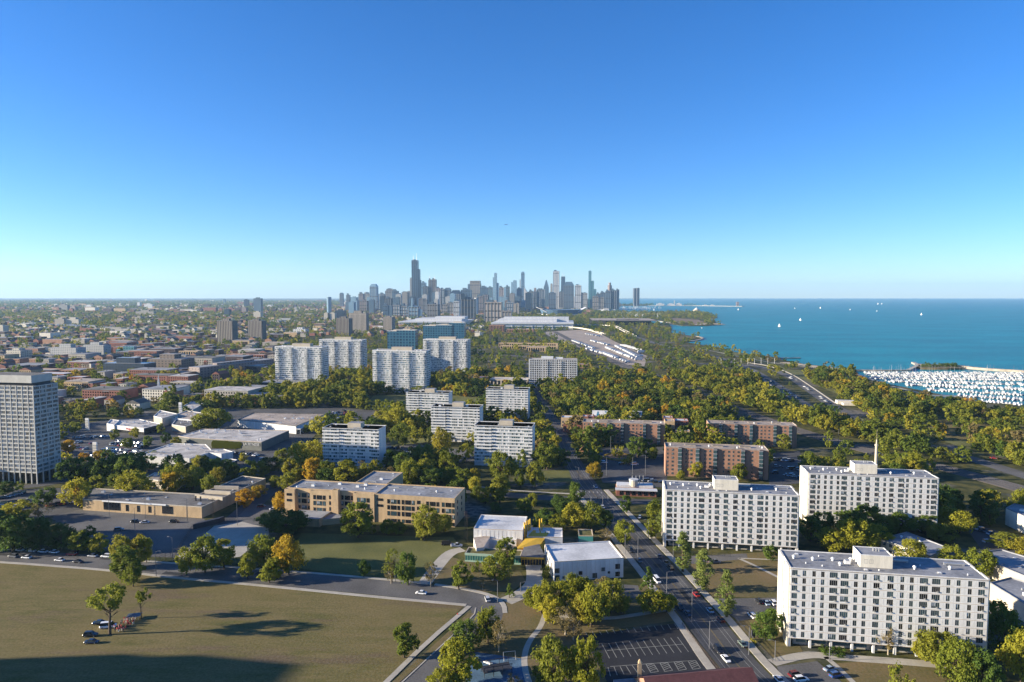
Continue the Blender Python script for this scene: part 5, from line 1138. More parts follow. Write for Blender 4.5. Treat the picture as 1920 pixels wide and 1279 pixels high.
def town():
    cand = []
    c, s = math.cos(TH), math.sin(TH)
    for Y0, Y1, n in ((620,1500,760),(1500,2600,1100),(2600,4500,1800),(4500,8000,2000),(8000,16000,1400)):
        for _ in range(n):
            y = math.sqrt(R.uniform(Y0*Y0, Y1*Y1)); x = R.uniform(-.82*y-60, .12*y)
            u, v = round((x*c+y*s)/26)*26, round((-x*s+y*c)/58)*58; x, y = u*c-v*s, u*s+v*c
            q = pix(x, y)
            if q[1] > 768: continue
            if q[0] > 505 and q[1] > 632: continue
            if q[0] > 900 and q[1] > 590: continue
            if not inside(x, y, SHORE) or blocked(x, y, 6): continue
            cand.append((y, x))
    cand = sorted(set(cand)); far = {}
    for k, (y, x) in enumerate(cand):
        big = R.random() < .16; w, d, h = (R.uniform(25,60), R.uniform(18,40), R.uniform(7,15)) if big else (R.uniform(8,20), R.uniform(14,24), R.uniform(6.5,11))
        if y > 4500: w *= 1.8; h *= R.choice((1,1,1.5,2.5))
        wk = R.choice(list(HWALL)+['grey','dark','red brick']); rm = R.choice(HROOF); gable = not big and R.random() < .35
        if k < 240:
            t = thing('house' if not big else 'low_block', ('gable roofed ' if gable else 'flat roofed ')+wk+(' house' if not big else ' block')+' among trees '+where2(x, y), 'house' if not big else 'building', (x,y,0), TH, 'houses of the left district')
            b = MB(); b.box(0,0,0,w,d,h); b.build('wall', [M[HWALL[wk]]], t); FOOT.append((x,y,c,s,w,d,2)); b = MB()
            if gable: b.loft([[(-.4,-.4,h),(w+.4,-.4,h),(w+.4,d+.4,h),(-.4,d+.4,h)],[(w/2-.1,-.4,h+3.5),(w/2+.1,-.4,h+3.5),(w/2+.1,d+.4,h+3.5),(w/2-.1,d+.4,h+3.5)]])
            else: b.box(-.25,-.25,h+.01,w+.25,d+.25,h+.6); b.box(w*.3,d*.5,h+.6,w*.3+1.5,d*.5+1.5,h+2)
            b.build('roof', [M[rm if not gable else R.choice(['roof_dark','red_brick','brown_brick'])]], t)
            b = MB()
            for f in range(int(h//3.2)):
                for i in range(int(w/3.2)): b.box(.9+i*3.2,-.08,1+f*3.2,2.2+i*3.2,-.01,2.6+f*3.2)
            if b.f: b.build('window', [M['win_dark']], t, kind='stuff')
        else:
            key = (HWALL[wk]); mb = far.setdefault(key, MB()); n = len(mb.v); mm = HROOF.index(rm)+1
            pts = [(x+u*c-v*s, y+u*s+v*c) for u, v in ((0,0),(w,0),(w,d),(0,d))]; mb.prism(pts, 0, h, 0, mm)
            if not big and R.random() < .3:
                mid_ = [((pts[0][0]+pts[1][0])/2,(pts[0][1]+pts[1][1])/2,h+4),((pts[3][0]+pts[2][0])/2,(pts[3][1]+pts[2][1])/2,h+4)]
                P3 = [(*q,h) for q in pts]; mb.poly([P3[0],mid_[0],mid_[1],P3[3]],2); mb.poly([P3[1],P3[2],mid_[1],mid_[0]],2); mb.poly([P3[0],P3[1],mid_[0]],0); mb.poly([P3[2],P3[3],mid_[1]],0)
    for k, mb in far.items(): mb.build('distant_housing', [M[k]]+[M[r] for r in HROOF], kind='stuff')
town()
# ------------------------------------------------------------------ trees
import numpy as np
def crown_mesh(seed, shape, n_cl, n_lf, ls, fill=1.0):
    r = random.Random(seed); b = MB(); cl = []
    W, Hh, z0 = {'round': (5.0,5.0,6.6), 'wide': (6.4,4.6,6.6), 'tall': (4.2,5.8,7.6), 'poplar': (2.4,8.4,9.4), 'cone': (3.0,6.0,7.4), 'sparse': (4.4,4.6,7.8), 'high': (4.6,3.2,11.6), 'bush': (3.2,2.0,2.0)}[shape]
    lob = [(r.uniform(0,6.28), r.uniform(-.6,.8), r.uniform(.12,.50)) for _ in range(7)]
    for _ in range(n_cl):
        a = r.uniform(0,2*math.pi); u = r.uniform(-.95,1); rr = (.5+.5*r.random()**.6)
        k = 1+sum(q*math.cos(a-la)*max(0,1-abs(u-lu)*1.4) for la, lu, q in lob)*.9
        s = math.sqrt(max(0,1-u*u))
        if shape == 'cone': s = (1-u)/2*1.15
        if shape == 'poplar': s = max(.12, math.sin((u+1)/2*math.pi*.88+.35))*.9
        cl.append((Vector((W*rr*k*s*math.cos(a), W*rr*k*s*math.sin(a), z0+Hh*u*(.75+.25*rr))), r.uniform(.42,1.05)*(W*.36 if shape not in ('poplar','cone') else 1.0)))
    per = max(1, n_lf//n_cl)
    for c, cr in cl:
        q = r.uniform(.7,1.3)
        for _ in range(int(per*q)):
            v = Vector((r.gauss(0,1), r.gauss(0,1), r.gauss(0,.8)))
            if v.length < 1e-3: continue
            v = v.normalized()*cr*(r.random()**.45); p = c+v; n = (v.normalized()*.9+Vector((r.uniform(-1,1),r.uniform(-1,1),r.uniform(-.4,1.2)))*.8+Vector((0,0,.25)))
            n.normalize(); a = n.orthogonal().normalized(); a = a*math.cos(q*9)+n.cross(a)*math.sin(q*9); d = n.cross(a); s = ls*r.uniform(.6,1.25)
            b.poly([p-a*s*.5, p+d*s*.42+n*s*.1, p+a*s*.55, p-d*s*.42+n*s*.1])
    me = b.mesh('crown', [LG['m']]); rr = sorted(max(abs(v[0]),abs(v[1])) for v in b.v); zz = sorted(v[2] for v in b.v); n = len(rr)
    return me, 2*rr[int(n*.965)], zz[int(n*.985)]
def trunk_mesh(seed, shape):
    r = random.Random(seed+99); b = MB()
    top, rad = {'round': (7,.32), 'wide': (7,.42), 'tall': (9,.32), 'poplar': (15,.3), 'cone': (12,.25), 'sparse': (9,.3), 'high': (11,.36), 'bush': (1.6,.12)}[shape]
    lx, ly = r.uniform(-.4,.4), r.uniform(-.4,.4)
    b.tube([(0,0,-.2),(lx*.3,ly*.3,top*.3),(lx,ly,top*.62),(lx*1.3,ly*1.3,top)], [rad*1.25,rad,rad*.75,rad*.3], 6)
    nb = {'poplar': 8, 'cone': 4, 'bush': 4, 'sparse': 13}.get(shape, 7)
    for k in range(nb):
        a = k*2.4+r.uniform(-.4,.4); z = top*r.uniform(.38,.75); ln = (3.2 if shape not in ('poplar','cone','bush') else .9)*r.uniform(.7,1.25); f = z/top
        p0 = Vector((lx*f,ly*f,z)); d = Vector((math.cos(a),math.sin(a),r.uniform(.6,1.2))).normalized()
        b.tube([p0, p0+d*ln*.5+Vector((0,0,.1)), p0+d*ln+Vector((0,0,.5))], [rad*.45,rad*.3,rad*.1], 4)
        if shape in ('sparse','high','wide'):
            for m_ in range(3):
                d2 = (d+Vector((r.uniform(-.8,.8),r.uniform(-.8,.8),r.uniform(0,.8)))).normalized(); q = p0+d*ln*(.6+.15*m_); b.tube([q, q+d2*ln*.6], [rad*.2,rad*.06], 3)
    return b.mesh('trunk', [M['bark']])
PROTO = {}
for shape, n, cl, lf, ls in (('round',4,56,3500,.74),('wide',3,64,3800,.77),('tall',3,56,3400,.74),('poplar',3,95,3000,.52),('cone',1,54,1600,.6),('sparse',3,44,1500,.5),('high',2,40,1700,.72),('bush',1,22,700,.5)):
    PROTO[shape] = []
    for k in range(n):
        cm, W0, H0 = crown_mesh(31*k+len(shape)*7, shape, cl, lf, ls); PROTO[shape].append((cm, trunk_mesh(k, shape), W0, H0))
LMK = [('the tan brick school',700,965),('the white school halls',950,1010),('the front white school hall',1100,1070),('the empty car park',1230,1225),('the road bend',905,1130),('the two trees in the field',235,1165),
 ('the low tan building',290,935),('the grid tower',70,880),('the fitness centre',430,830),('the nearest white slab',1650,1170),('the white slab with poplars',1370,1000),('the slab with the chimney',1640,950),('the long brick slab',1170,835),
 ('the brick slab by the railway',1410,835),('the middle brick slab',1345,895),('the street corner shop',1195,920),('the playground',940,1255),('the drugstore',245,805),('the shaded banded slab',660,880),('the right banded slab',945,880),
 ('the middle banded slab',855,835),('the marina',1750,735),('the lake highway',1500,720),('the railway',1620,845),('the concrete yard',430,1015),('the tower lawn',760,757),('the framed white slab',1040,712),('the red church roof',1300,1279),('the packed car park',220,850),('the side street',480,945),('the low blocks at the right edge',1850,1050)]
LMW = [(n, G(x,y)) for n, x, y in LMK]
CN = {'g':'dark green','m':'green','y':'yellow green','o':'golden','b':'brownish','p':'grey green','mix':'green','olive':'olive'}
SN = {'round':'round','wide':'spreading','tall':'tall','poplar':'slim poplar','cone':'conical','sparse':'thin sparse','high':'high crowned','bush':'low'}
TREES = []   # (label stem, x, y, distance to landmark, object)
def plant(x, y, hh, ww, key, shape, label=None, lean=0):
    cm, tm, W0, H0 = R.choice(PROTO[shape]); nm, lp = min(LMW, key=lambda q: (q[1].x-x)**2+(q[1].y-y)**2)
    t = thing({'poplar':'poplar_tree','cone':'conifer_tree','bush':'shrub'}.get(shape,'tree'), 'x', 'shrub' if shape == 'bush' else 'tree', (x,y,0), R.uniform(0,6.28), 'trees and shrubs')
    t.scale = (ww/W0, ww/W0, hh/H0)
    if lean: t.rotation_euler = (0, lean, 0)
    c = link('crown', cm, t); c.material_slots[0].link = 'OBJECT'; c.material_slots[0].material = LG[key]; tr = link('trunk', tm, t)
    if key == 'b' and shape == 'sparse': tr.material_slots[0].link = 'OBJECT'; tr.material_slots[0].material = M['bark_pale']
    if label: t['label'] = label; t['group'] = 'trees described one by one'; return t
    dx, dy = x-lp.x, y-lp.y; dr = ('right of' if dx > 0 else 'left of') if abs(dx) > abs(dy) else ('behind' if dy > 0 else 'in front of')
    sz = 'small ' if hh < 8 else ('big ' if hh > 15 else '')
    TREES.append((f"{sz}{CN[key]} {SN[shape]} {'shrub' if shape == 'bush' else 'tree'} {dr} {nm}", math.hypot(dx,dy), t)); return t
SP = {'g':['round','wide','tall'],'m':['round','tall','wide'],'y':['round','wide'],'o':['round'],'b':['sparse'],'p':['poplar'],'mix':['round','wide','tall'],'olive':['round','wide','tall']}
def at(x, yb, yt, w, key, shape=None, label=None, lean=0):
    p = G(x, yb); hh = zat(yt, p.y); ww = w/F*(p.y*cp+H*sp); TPX.append((p.x,p.y,ww/2)); return plant(p.x, p.y, hh, ww, key, shape or R.choice(SP[key]), label, lean)
TPX = []
at(206,1190,1098,62,'m','high','taller leaning tree standing alone in the field beside the parked vans'); at(265,1160,1105,32,'olive','high','thin smaller tree standing alone in the field behind the crowd')
at(1665,1228,1178,46,'b','sparse','pale nearly bare tree in front of the nearest white slab'); at(1280,1072,1000,30,'p','poplar','farthest of three slim poplars on the lawn along the street'); at(1318,1107,1033,34,'p','poplar','middle of three slim poplars on the lawn along the street'); at(1362,1157,1070,36,'p','poplar','nearest of three slim poplars, beside the small car park')
at(955,1121,1095,20,'g','cone','small neat dark conical tree at the path junction by the road bend'); at(1215,1112,1065,30,'g','cone','dark conifer standing over yellow trees beside the street')
at(857,1290,1203,80,'y','round','big bright yellow green tree at the bottom edge right of the road'); at(758,1233,1173,45,'m','tall','lone tree at the corner of the field before the road')
for a in [(237,1090,1027,52,'m','tall'),(226,1066,1008,46,'olive'),(262,1062,1006,40,'olive'),(275,1055,1010,25,'m'),(250,1100,1055,30,'m'),(350,1077,1030,45,'m'),(385,1074,1008,55,'m'),(420,1066,1014,40,'y','tall'),(465,1086,1040,28,'y','tall'),(495,1062,1006,62,'m'),(541,1077,1008,56,'o','wide'),(505,1093,1058,32,'m'),(520,1085,1045,40,'y'),
 (25,1036,970,80,'g','wide'),(72,1032,972,70,'g','wide'),(115,1030,985,56,'g'),(147,1037,997,42,'m','tall'),(185,1038,1003,34,'y','tall'),(165,1028,990,40,'g'),(-20,1030,960,80,'g','wide'),
 (150,950,898,55,'y','wide'),(185,930,893,40,'m'),(215,915,888,34,'m'),(252,930,884,66,'y','wide'),(326,920,872,58,'y','wide'),(362,918,878,52,'y','wide'),(88,948,916,36,'g'),(28,975,942,72,'y','wide'),(72,975,945,44,'b','sparse'),(10,930,905,40,'g'),(40,918,902,18,'m','bush'),
 (130,905,862,50,'g'),(160,902,858,50,'g'),(195,903,862,52,'g'),(232,898,852,55,'g','wide'),(258,892,850,45,'g'),
 (459,952,919,36,'o','round'),(484,934,911,26,'o','round'),(515,915,894,28,'y'),(524,962,924,30,'o','round'),(540,918,888,32,'m'),(556,905,880,36,'y'),
 (535,1004,958,80,'g','wide'),(505,990,965,50,'g'),(560,992,962,40,'m'),(672,1008,946,56,'m','tall'),(725,1003,976,32,'m','round'),(748,1003,980,28,'m','round'),(795,1013,953,66,'olive','wide'),(832,998,966,34,'olive'),(700,1000,985,22,'m','bush'),
 (682,1082,1052,24,'g'),(735,1092,1030,36,'olive','sparse'),(765,1096,1038,48,'g'),(733,1095,1062,22,'b','sparse'),(808,1100,1055,28,'b','sparse'),(860,1105,1056,44,'m'),(928,1087,1045,54,'m','wide'),(951,1064,1009,48,'m','tall'),(890,1072,1052,26,'m','bush'),(905,1107,1088,16,'b','sparse'),(1022,1083,1060,24,'olive','bush'),
 (1015,1150,1094,58,'y','wide'),(1050,1148,1090,50,'y'),(1075,1128,1080,52,'y','wide'),(1108,1176,1102,66,'y','wide'),(1130,1130,1082,46,'b','sparse'),(1095,1120,1085,40,'y'),(1165,1150,1120,36,'olive'),(1222,1150,1108,58,'y','wide'),(1250,1148,1115,40,'y'),(1060,1190,1140,56,'b','sparse'),(1035,1170,1120,50,'y','wide'),(1145,1150,1090,56,'olive','wide'),(1000,1140,1105,44,'y'),(1085,1168,1120,60,'olive','wide'),(1075,1200,1160,50,'b','sparse'),
 (915,1205,1140,52,'y','wide'),(935,1222,1166,40,'b','sparse'),(905,1190,1150,30,'olive','sparse'),(870,1217,1167,56,'g','wide'),(820,1310,1262,62,'y','wide'),(1038,1300,1202,76,'olive','wide'),(1098,1300,1198,70,'y','wide'),(960,1300,1264,40,'b','sparse'),(1015,1290,1250,40,'m'),
 (1073,990,945,46,'y','round'),(1046,992,966,38,'y','round'),(1108,992,945,52,'m','wide'),(1135,992,958,36,'g'),(1005,1003,966,20,'m','tall'),(1135,1018,992,36,'b','sparse'),(1020,985,955,36,'g'),(985,962,935,30,'m'),
 (1443,1200,1146,54,'g','wide'),(1445,1052,1024,28,'g','round'),(1230,960,938,30,'m'),(1175,962,930,26,'g'),(1226,985,945,32,'m'),(1222,1010,975,26,'m'),(1240,1000,960,20,'p','poplar'),
 (1600,1035,976,64,'y','wide'),(1560,1035,995,60,'y','wide'),(1640,1028,985,50,'y'),(1520,1015,970,44,'g'),(1545,1000,962,40,'g'),(1590,1000,960,60,'g'),(1640,1000,962,50,'g'),(1690,1000,965,55,'g'),(1740,1000,968,50,'g'),
 (1756,1250,1188,80,'olive','wide'),(1800,1290,1205,70,'m','wide'),(1735,1240,1200,50,'y'),(1690,1300,1252,60,'m','bush'),(1840,1300,1220,60,'g'),(1885,1230,1150,60,'g'),(1915,1279,1185,70,'y','wide'),(1870,1190,1130,50,'m'),
 (1715,1068,1014,62,'olive','wide'),(1788,1075,1025,46,'m'),(1838,1085,1032,56,'m','wide'),(1760,1015,985,60,'olive','wide'),(1800,1000,960,55,'y','wide'),(1890,1030,1002,50,'olive'),(1925,1045,1010,50,'olive'),(1895,1085,1060,30,'m'),
 (940,908,850,58,'olive','wide'),(1026,880,832,54,'m','wide'),(1000,950,925,24,'m'),(910,945,915,24,'m'),(1045,962,930,34,'g'),(1060,955,935,26,'g'),
 (768,915,865,42,'y'),(810,918,880,40,'g'),(845,910,878,36,'m'),(870,918,880,34,'m'),(890,930,895,30,'y'),(795,875,835,40,'g','wide'),(825,860,805,40,'olive','wide'),(755,835,795,44,'m'),(745,805,766,50,'y','wide'),(715,800,772,40,'y'),(700,815,785,40,'g'),
 (560,880,832,42,'y','wide'),(590,870,828,46,'y','wide'),(612,912,880,40,'g','wide'),(730,885,845,24,'g'),(530,870,842,34,'y'),(505,885,858,40,'g'),(545,895,860,30,'g'),
 (402,806,767,58,'y','wide'),(378,808,778,40,'y'),(1195,858,820,36,'g','tall'),(1215,858,825,28,'g','tall'),(1160,856,838,36,'olive','bush'),(1175,870,852,40,'olive','bush'),(1085,846,828,22,'olive'),(1225,862,840,20,'m')]: at(*a)
for a in [(155,868,850,20,'o','round'),(186,865,846,26,'o','round'),(240,842,822,22,'m'),(214,826,806,20,'m'),(276,838,818,22,'g'),(255,822,802,18,'y'),(310,832,812,22,'g'),(300,815,795,18,'m'),(330,838,820,18,'olive'),(128,850,826,28,'o'),(140,812,792,26,'m'),(345,780,762,20,'g'),(290,862,846,20,'m'),(455,866,850,16,'y'),(575,812,797,18,'m'),(372,877,856,36,'y'),(400,880,862,30,'g'),(345,884,866,30,'olive'),(425,878,862,24,'g'),(470,820,806,12,'m')]: at(*a)
# scattered trees -------------------------------------------------
BB = [(min(p[0] for p in k), max(p[0] for p in k), min(p[1] for p in k), max(p[1] for p in k), k) for k in KEEP]
def inside_np(X, Y, pg):
    r = np.zeros(X.shape, bool); j = len(pg)-1
    for i in range(len(pg)):
        xi, yi = pg[i][0], pg[i][1]; xj, yj = pg[j][0], pg[j][1]
        if yi != yj: r ^= ((yi > Y) != (yj > Y)) & (X < (xj-xi)*(Y-yi)/(yj-yi)+xi)
        j = i
    return r
def free(X, Y, pad=2.0, edge=0):
    ok = inside_np(X, Y, SHORE)
    for x0, x1, y0, y1, k in BB:
        m = (X > x0) & (X < x1) & (Y > y0) & (Y < y1)
        if m.any(): idx = np.where(m)[0]; ok[idx] &= ~inside_np(X[idx], Y[idx], k)
    for (a, b_, c, s, w_, d_, pd) in FOOT:
        u = (X-a)*c+(Y-b_)*s; v = -(X-a)*s+(Y-b_)*c; q = pad+(pd if pd < 4 else 1); ok &= ~((u > -q) & (u < w_+q) & (v > -q) & (v < d_+q))
    return ok
rng = np.random.default_rng(5)
def topx(X, Y): d = Y*cp+H*sp; return CX+F*X/d, CY-F*(Y*sp-H*cp)/d
def zone(px): return [tuple(G(*p)[:2]) for p in px]
ZN = [(zone([(0,962),(190,1010),(190,1040),(0,1036)]),.0,'g'),(zone([(118,868),(335,868),(335,905),(150,905)]),.55,'g'),(zone([(520,893),(740,893),(1005,910),(1010,925),(860,912),(560,915)]),.85,'mix'),(zone([(875,930),(1090,945),(1120,1000),(1000,990),(985,965),(880,960)]),.55,'g'),
 (zone([(1440,874),(1530,864),(1700,902),(1919,957),(1990,990),(1880,960),(1800,985),(1770,940),(1730,880),(1505,870)]),.95,'mix'),(zone([(1760,900),(1900,930),(1900,960),(1860,1005),(1765,960)]),.7,'g'),(zone([(1850,1130),(1990,1150),(1990,1300),(1855,1279)]),.8,'g'),(zone([(1500,940),(1760,975),(1760,1010),(1510,1010)]),.8,'g'),
 (zone([(1205,690),(1300,690),(1500,780),(1650,815),(1919,870),(1990,930),(1919,905),(1760,868),(1640,842),(1490,802),(1385,762),(1300,725)]),.98,'olive'),(zone([(1280,640),(1420,665),(1470,690),(1560,740),(1700,810),(1919,860),(1990,870),(1990,790),(1880,775),(1800,765),(1700,745),(1620,715),(1560,698),(1470,680),(1300,645)]),.66,'def'),
 (zone([(115,790),(115,700),(480,690),(500,735),(420,748),(330,765),(200,785)]),.24,'def'),(zone([(330,765),(480,715),(520,720),(690,735),(680,765),(420,765)]),.9,'olive'),(zone([(640,690),(1000,640),(1010,760),(920,745),(700,740)]),.9,'mix'),(zone([(1598,700),(1720,730),(1990,745),(1990,792),(1919,782),(1800,768),(1720,752),(1610,722)]),.04,'g'),(zone([(1207,700),(1311,742),(1380,772),(1493,812),(1630,852),(1747,876),(1919,930),(1919,958),(1700,903),(1530,866),(1440,845),(1360,800),(1290,760),(1200,715)]),.16,'y'),(zone([(1690,788),(1780,784),(1919,802),(1990,830),(1990,866),(1850,848),(1740,818)]),.30,'mix'),(zone([(1000,700),(1240,700),(1400,775),(1310,790),(1050,775),(1020,750)]),.95,'mix')]
KM = {'mix': ['mix']*9+['olive','y','y','g','m','m','o','b'], 'g': ['g']*5+['mix','m'], 'olive': ['olive']*6+['y','m','mix','m'], 'y': ['y','m','olive'], 'def': ['mix']*8+['olive','g','m','m','olive','y','y','olive','o','b']}
Yg, Xg = np.meshgrid(np.arange(300, 1020, 9.2), np.arange(-860, 860, 9.2)); X = (Xg+rng.uniform(-4.2,4.2,Xg.shape)).ravel(); Y = (Yg+rng.uniform(-4.2,4.2,Yg.shape)).ravel()
px_, py_ = topx(X, Y); m = (px_ > -80) & (px_ < 2000) & (py_ > 560); X, Y, px_, py_ = X[m], Y[m], px_[m], py_[m]
pr = np.where(py_ > 905, 0.02, np.where(px_ < 510, .40, .62)); kd = np.array(['def']*len(X), dtype=object)
for pg, p_, k_ in ZN: i = inside_np(X, Y, pg); pr[i] = p_; kd[i] = k_
pr *= np.where(np.sin(X*.021+1.3)*np.sin(Y*.027)+np.sin(X*.05)*np.cos(Y*.043+X*.02) > -.75, 1, .25)
ok = (rng.random(len(X)) < pr) & free(X, Y)
for (tx, ty, tr_) in TPX: ok &= (X-tx)**2+(Y-ty)**2 > (tr_*.55+2)**2
X, Y, kd = X[ok], Y[ok], kd[ok]; od = np.argsort(Y); X, Y, kd = X[od], Y[od], kd[od]
NT = max(0, 296-len(TPX)); MIDT = []
for i in range(len(X)):
    k = R.choice(KM[kd[i]]); hh = R.choice((R.uniform(5,10),R.uniform(9,13),R.uniform(11,17)))*(1.0 if kd[i] != 'olive' else 1.12); ww = hh*R.uniform(.72,1.05)
    if i < NT: plant(X[i], Y[i], hh, ww, k, R.choice(SP[k]))
    else: MIDT.append((X[i], Y[i], hh/12, k))
# labels: count those that read alike outwards from their landmark
by = {}
for st, d, t in TREES: by.setdefault(st, []).append((d, t))
ORD = ['nearest to it','second nearest','third nearest','fourth nearest','fifth nearest']
for st, l in by.items():
    l.sort(key=lambda q: q[0])
    for i, (d, t) in enumerate(l):
        if len(l) == 1: t['label'] = st
        elif i < 5: t['label'] = st+', '+ORD[i]
        else: t['label'] = st+', farther off'
# the rest of the wood: one mass per kind of leaf, instanced on points
KEYS = ['g','m','y','o','b','mix','olive']
protos = {}
for lod, cl, lf, ls in (('mid',34,820,1.25),('far',16,150,2.3)):
    for k in KEYS:
        col = bpy.data.collections.new('leaf_proto')
        for j, shp in enumerate(('round','wide','tall','wide','round') if lod == 'far' else ('round','wide','tall','round','sparse')):
            cm, W0, H0 = crown_mesh(100+j*17+len(k), shp, cl, lf, ls); cm.materials[0] = LG[k]; o = bpy.data.objects.new('crown_proto', cm); col.objects.link(o)
        protos[lod, k] = col
def wood(name, lod, k, pts):
    me = bpy.data.meshes.new(name); me.from_pydata([p[:3] for p in pts], [], []); at_ = me.attributes.new('size','FLOAT_VECTOR','POINT'); at_.data.foreach_set('vector', [q for p in pts for q in (lambda a, c: (a,a,c))(p[3]*R.uniform(.75,1.3), p[3]*R.uniform(.8,1.2))])
    o = link(name, me, kind='stuff'); g = bpy.data.node_groups.new(name, 'GeometryNodeTree')
    g.interface.new_socket('Geometry', in_out='INPUT', socket_type='NodeSocketGeometry'); g.interface.new_socket('Geometry', in_out='OUTPUT', socket_type='NodeSocketGeometry')
    N, L = g.nodes, g.links; gi, go = N.new('NodeGroupInput'), N.new('NodeGroupOutput'); ip = N.new('GeometryNodeInstanceOnPoints'); ci = N.new('GeometryNodeCollectionInfo')
    ci.inputs[0].default_value = protos[lod, k]; ci.inputs[1].default_value = True; ci.inputs[2].default_value = True; ip.inputs['Pick Instance'].default_value = True
    na = N.new('GeometryNodeInputNamedAttribute'); na.data_type = 'FLOAT_VECTOR'; na.inputs[0].default_value = 'size'
    rv = N.new('FunctionNodeRandomValue'); rv.data_type = 'FLOAT_VECTOR'; rv.inputs[1].default_value = (0,0,6.28); rv.inputs[0].default_value = (0,0,0)
    ri = N.new('FunctionNodeRandomValue'); ri.data_type = 'INT'; ri.inputs['Min'].default_value = 0; ri.inputs[5].default_value = 4
    L.new(gi.outputs[0], ip.inputs['Points']); L.new(ci.outputs[0], ip.inputs['Instance']); L.new(ri.outputs[2], ip.inputs['Instance Index']); L.new(rv.outputs[0], ip.inputs['Rotation']); L.new(na.outputs[0], ip.inputs['Scale']); L.new(ip.outputs[0], go.inputs[0])
    md = o.modifiers.new('wood', 'NODES'); md.node_group = g; return o
for k in KEYS+['p']:
    l = [(x,y,-.6,s) for x, y, s, kk in MIDT if kk == k]
    if l: wood('woodland', 'mid', k if k != 'p' else 'm', l)
n = 26000; yy = np.sqrt(rng.uniform(1000**2, 5200**2, n)); xx = rng.uniform(-.84, .62, n)*yy; px_, py_ = topx(xx, yy)
pr = np.where(px_ < 640, .75, .9)*np.where(yy > 2600, .75, 1)*np.where((px_ > 640) & (yy > 3000) & (px_ < 950), .35, 1)
ok = (rng.random(n) < pr) & free(xx, yy, 4); xx, yy = xx[ok], yy[ok]; ks = rng.choice(['mix','mix','mix','g','g','m','m','olive','olive','y','b'], len(xx)); sz = rng.uniform(.6,1.25,len(xx))*np.where(yy > 2600, 1.3, 1)
n2 = 9000; y2 = np.sqrt(rng.uniform(5200**2, 14000**2, n2)); x2 = rng.uniform(-.84,.2,n2)*y2; p2, q2 = topx(x2, y2); o2 = (p2 < 640) & free(x2, y2, 4)
park = G(1075,577); o3 = np.zeros(1)
xx = np.concatenate([xx, x2[o2], rng.uniform(300, 1250, 420)]); yy = np.concatenate([yy, y2[o2], rng.uniform(4300, 5700, 420)]); ks = np.concatenate([ks, rng.choice(['g','mix','m'], o2.sum()), rng.choice(['g','m','mix'], 420)]); sz = np.concatenate([sz, rng.uniform(1.5,2.6,o2.sum()), rng.uniform(1.0,1.7,420)])
okp = free(xx, yy, 4); xx, yy, ks, sz = xx[okp], yy[okp], ks[okp], sz[okp]
for k in KEYS:
    l = [(float(a), float(b_), -.5, float(s)) for a, b_, s, kk in zip(xx, yy, sz, ks) if kk == k]
    if l: wood('far_woodland', 'far', k, l)
# trees on the marina breakwater and the pier point
l = [(*(G(R.uniform(1728,1795), R.uniform(687,690)).to_2d()), .8, R.uniform(.3,.5)) for _ in range(80)]; wood('breakwater_trees', 'far', 'g', l)
l = [(*(G(R.uniform(1168,1226), R.uniform(570.9,573)).to_2d()), 0, R.uniform(1,1.9)) for _ in range(90)]; wood('far_shore_trees', 'far', 'g', l)
l = [(*(G(R.uniform(1235,1345), R.uniform(587,598)).to_2d()), 0, R.uniform(.5,1.0)) for _ in range(120)]; wood('point_trees', 'far', 'mix', l)
# ------------------------------------------------------------------ cars
CP = {}
for nm, c in (('white',(.72,.72,.72)),('black',(.012,.012,.014)),('silver',(.42,.43,.45)),('grey',(.13,.135,.14)),('red',(.30,.018,.015)),('dark red',(.12,.012,.014)),('blue',(.025,.09,.26)),('dark blue',(.012,.025,.06)),('green grey',(.12,.16,.13)),('light blue',(.30,.38,.46)),('tan',(.33,.28,.2))):
    m = bpy.data.materials.new('car_paint_'+nm.replace(' ','_')); m.use_nodes = True; b = m.node_tree.nodes['Principled BSDF']; b.inputs['Base Color'].default_value = (*c,1); b.inputs['Roughness'].default_value = .28; b.inputs['Coat Weight'].default_value = .5; CP[nm] = m
M['lamp_white'] = mat('headlight_glass', (.6,.6,.6), .2, .05, 1); M['lamp_red'] = mat('tail_light', (.3,.01,.01), .3, .05, 1)
DIM = {'sedan': (4.7,1.82,.82,1.45,(-1.55,-.85,.55,1.45)), 'suv': (4.8,1.92,.98,1.78,(-2.15,-1.85,.45,1.35)), 'van': (5.4,2.0,1.05,2.15,(-2.6,-2.4,1.2,2.0)), 'pickup': (5.6,1.98,1.0,1.85,(-.6,-.35,.8,1.5))}
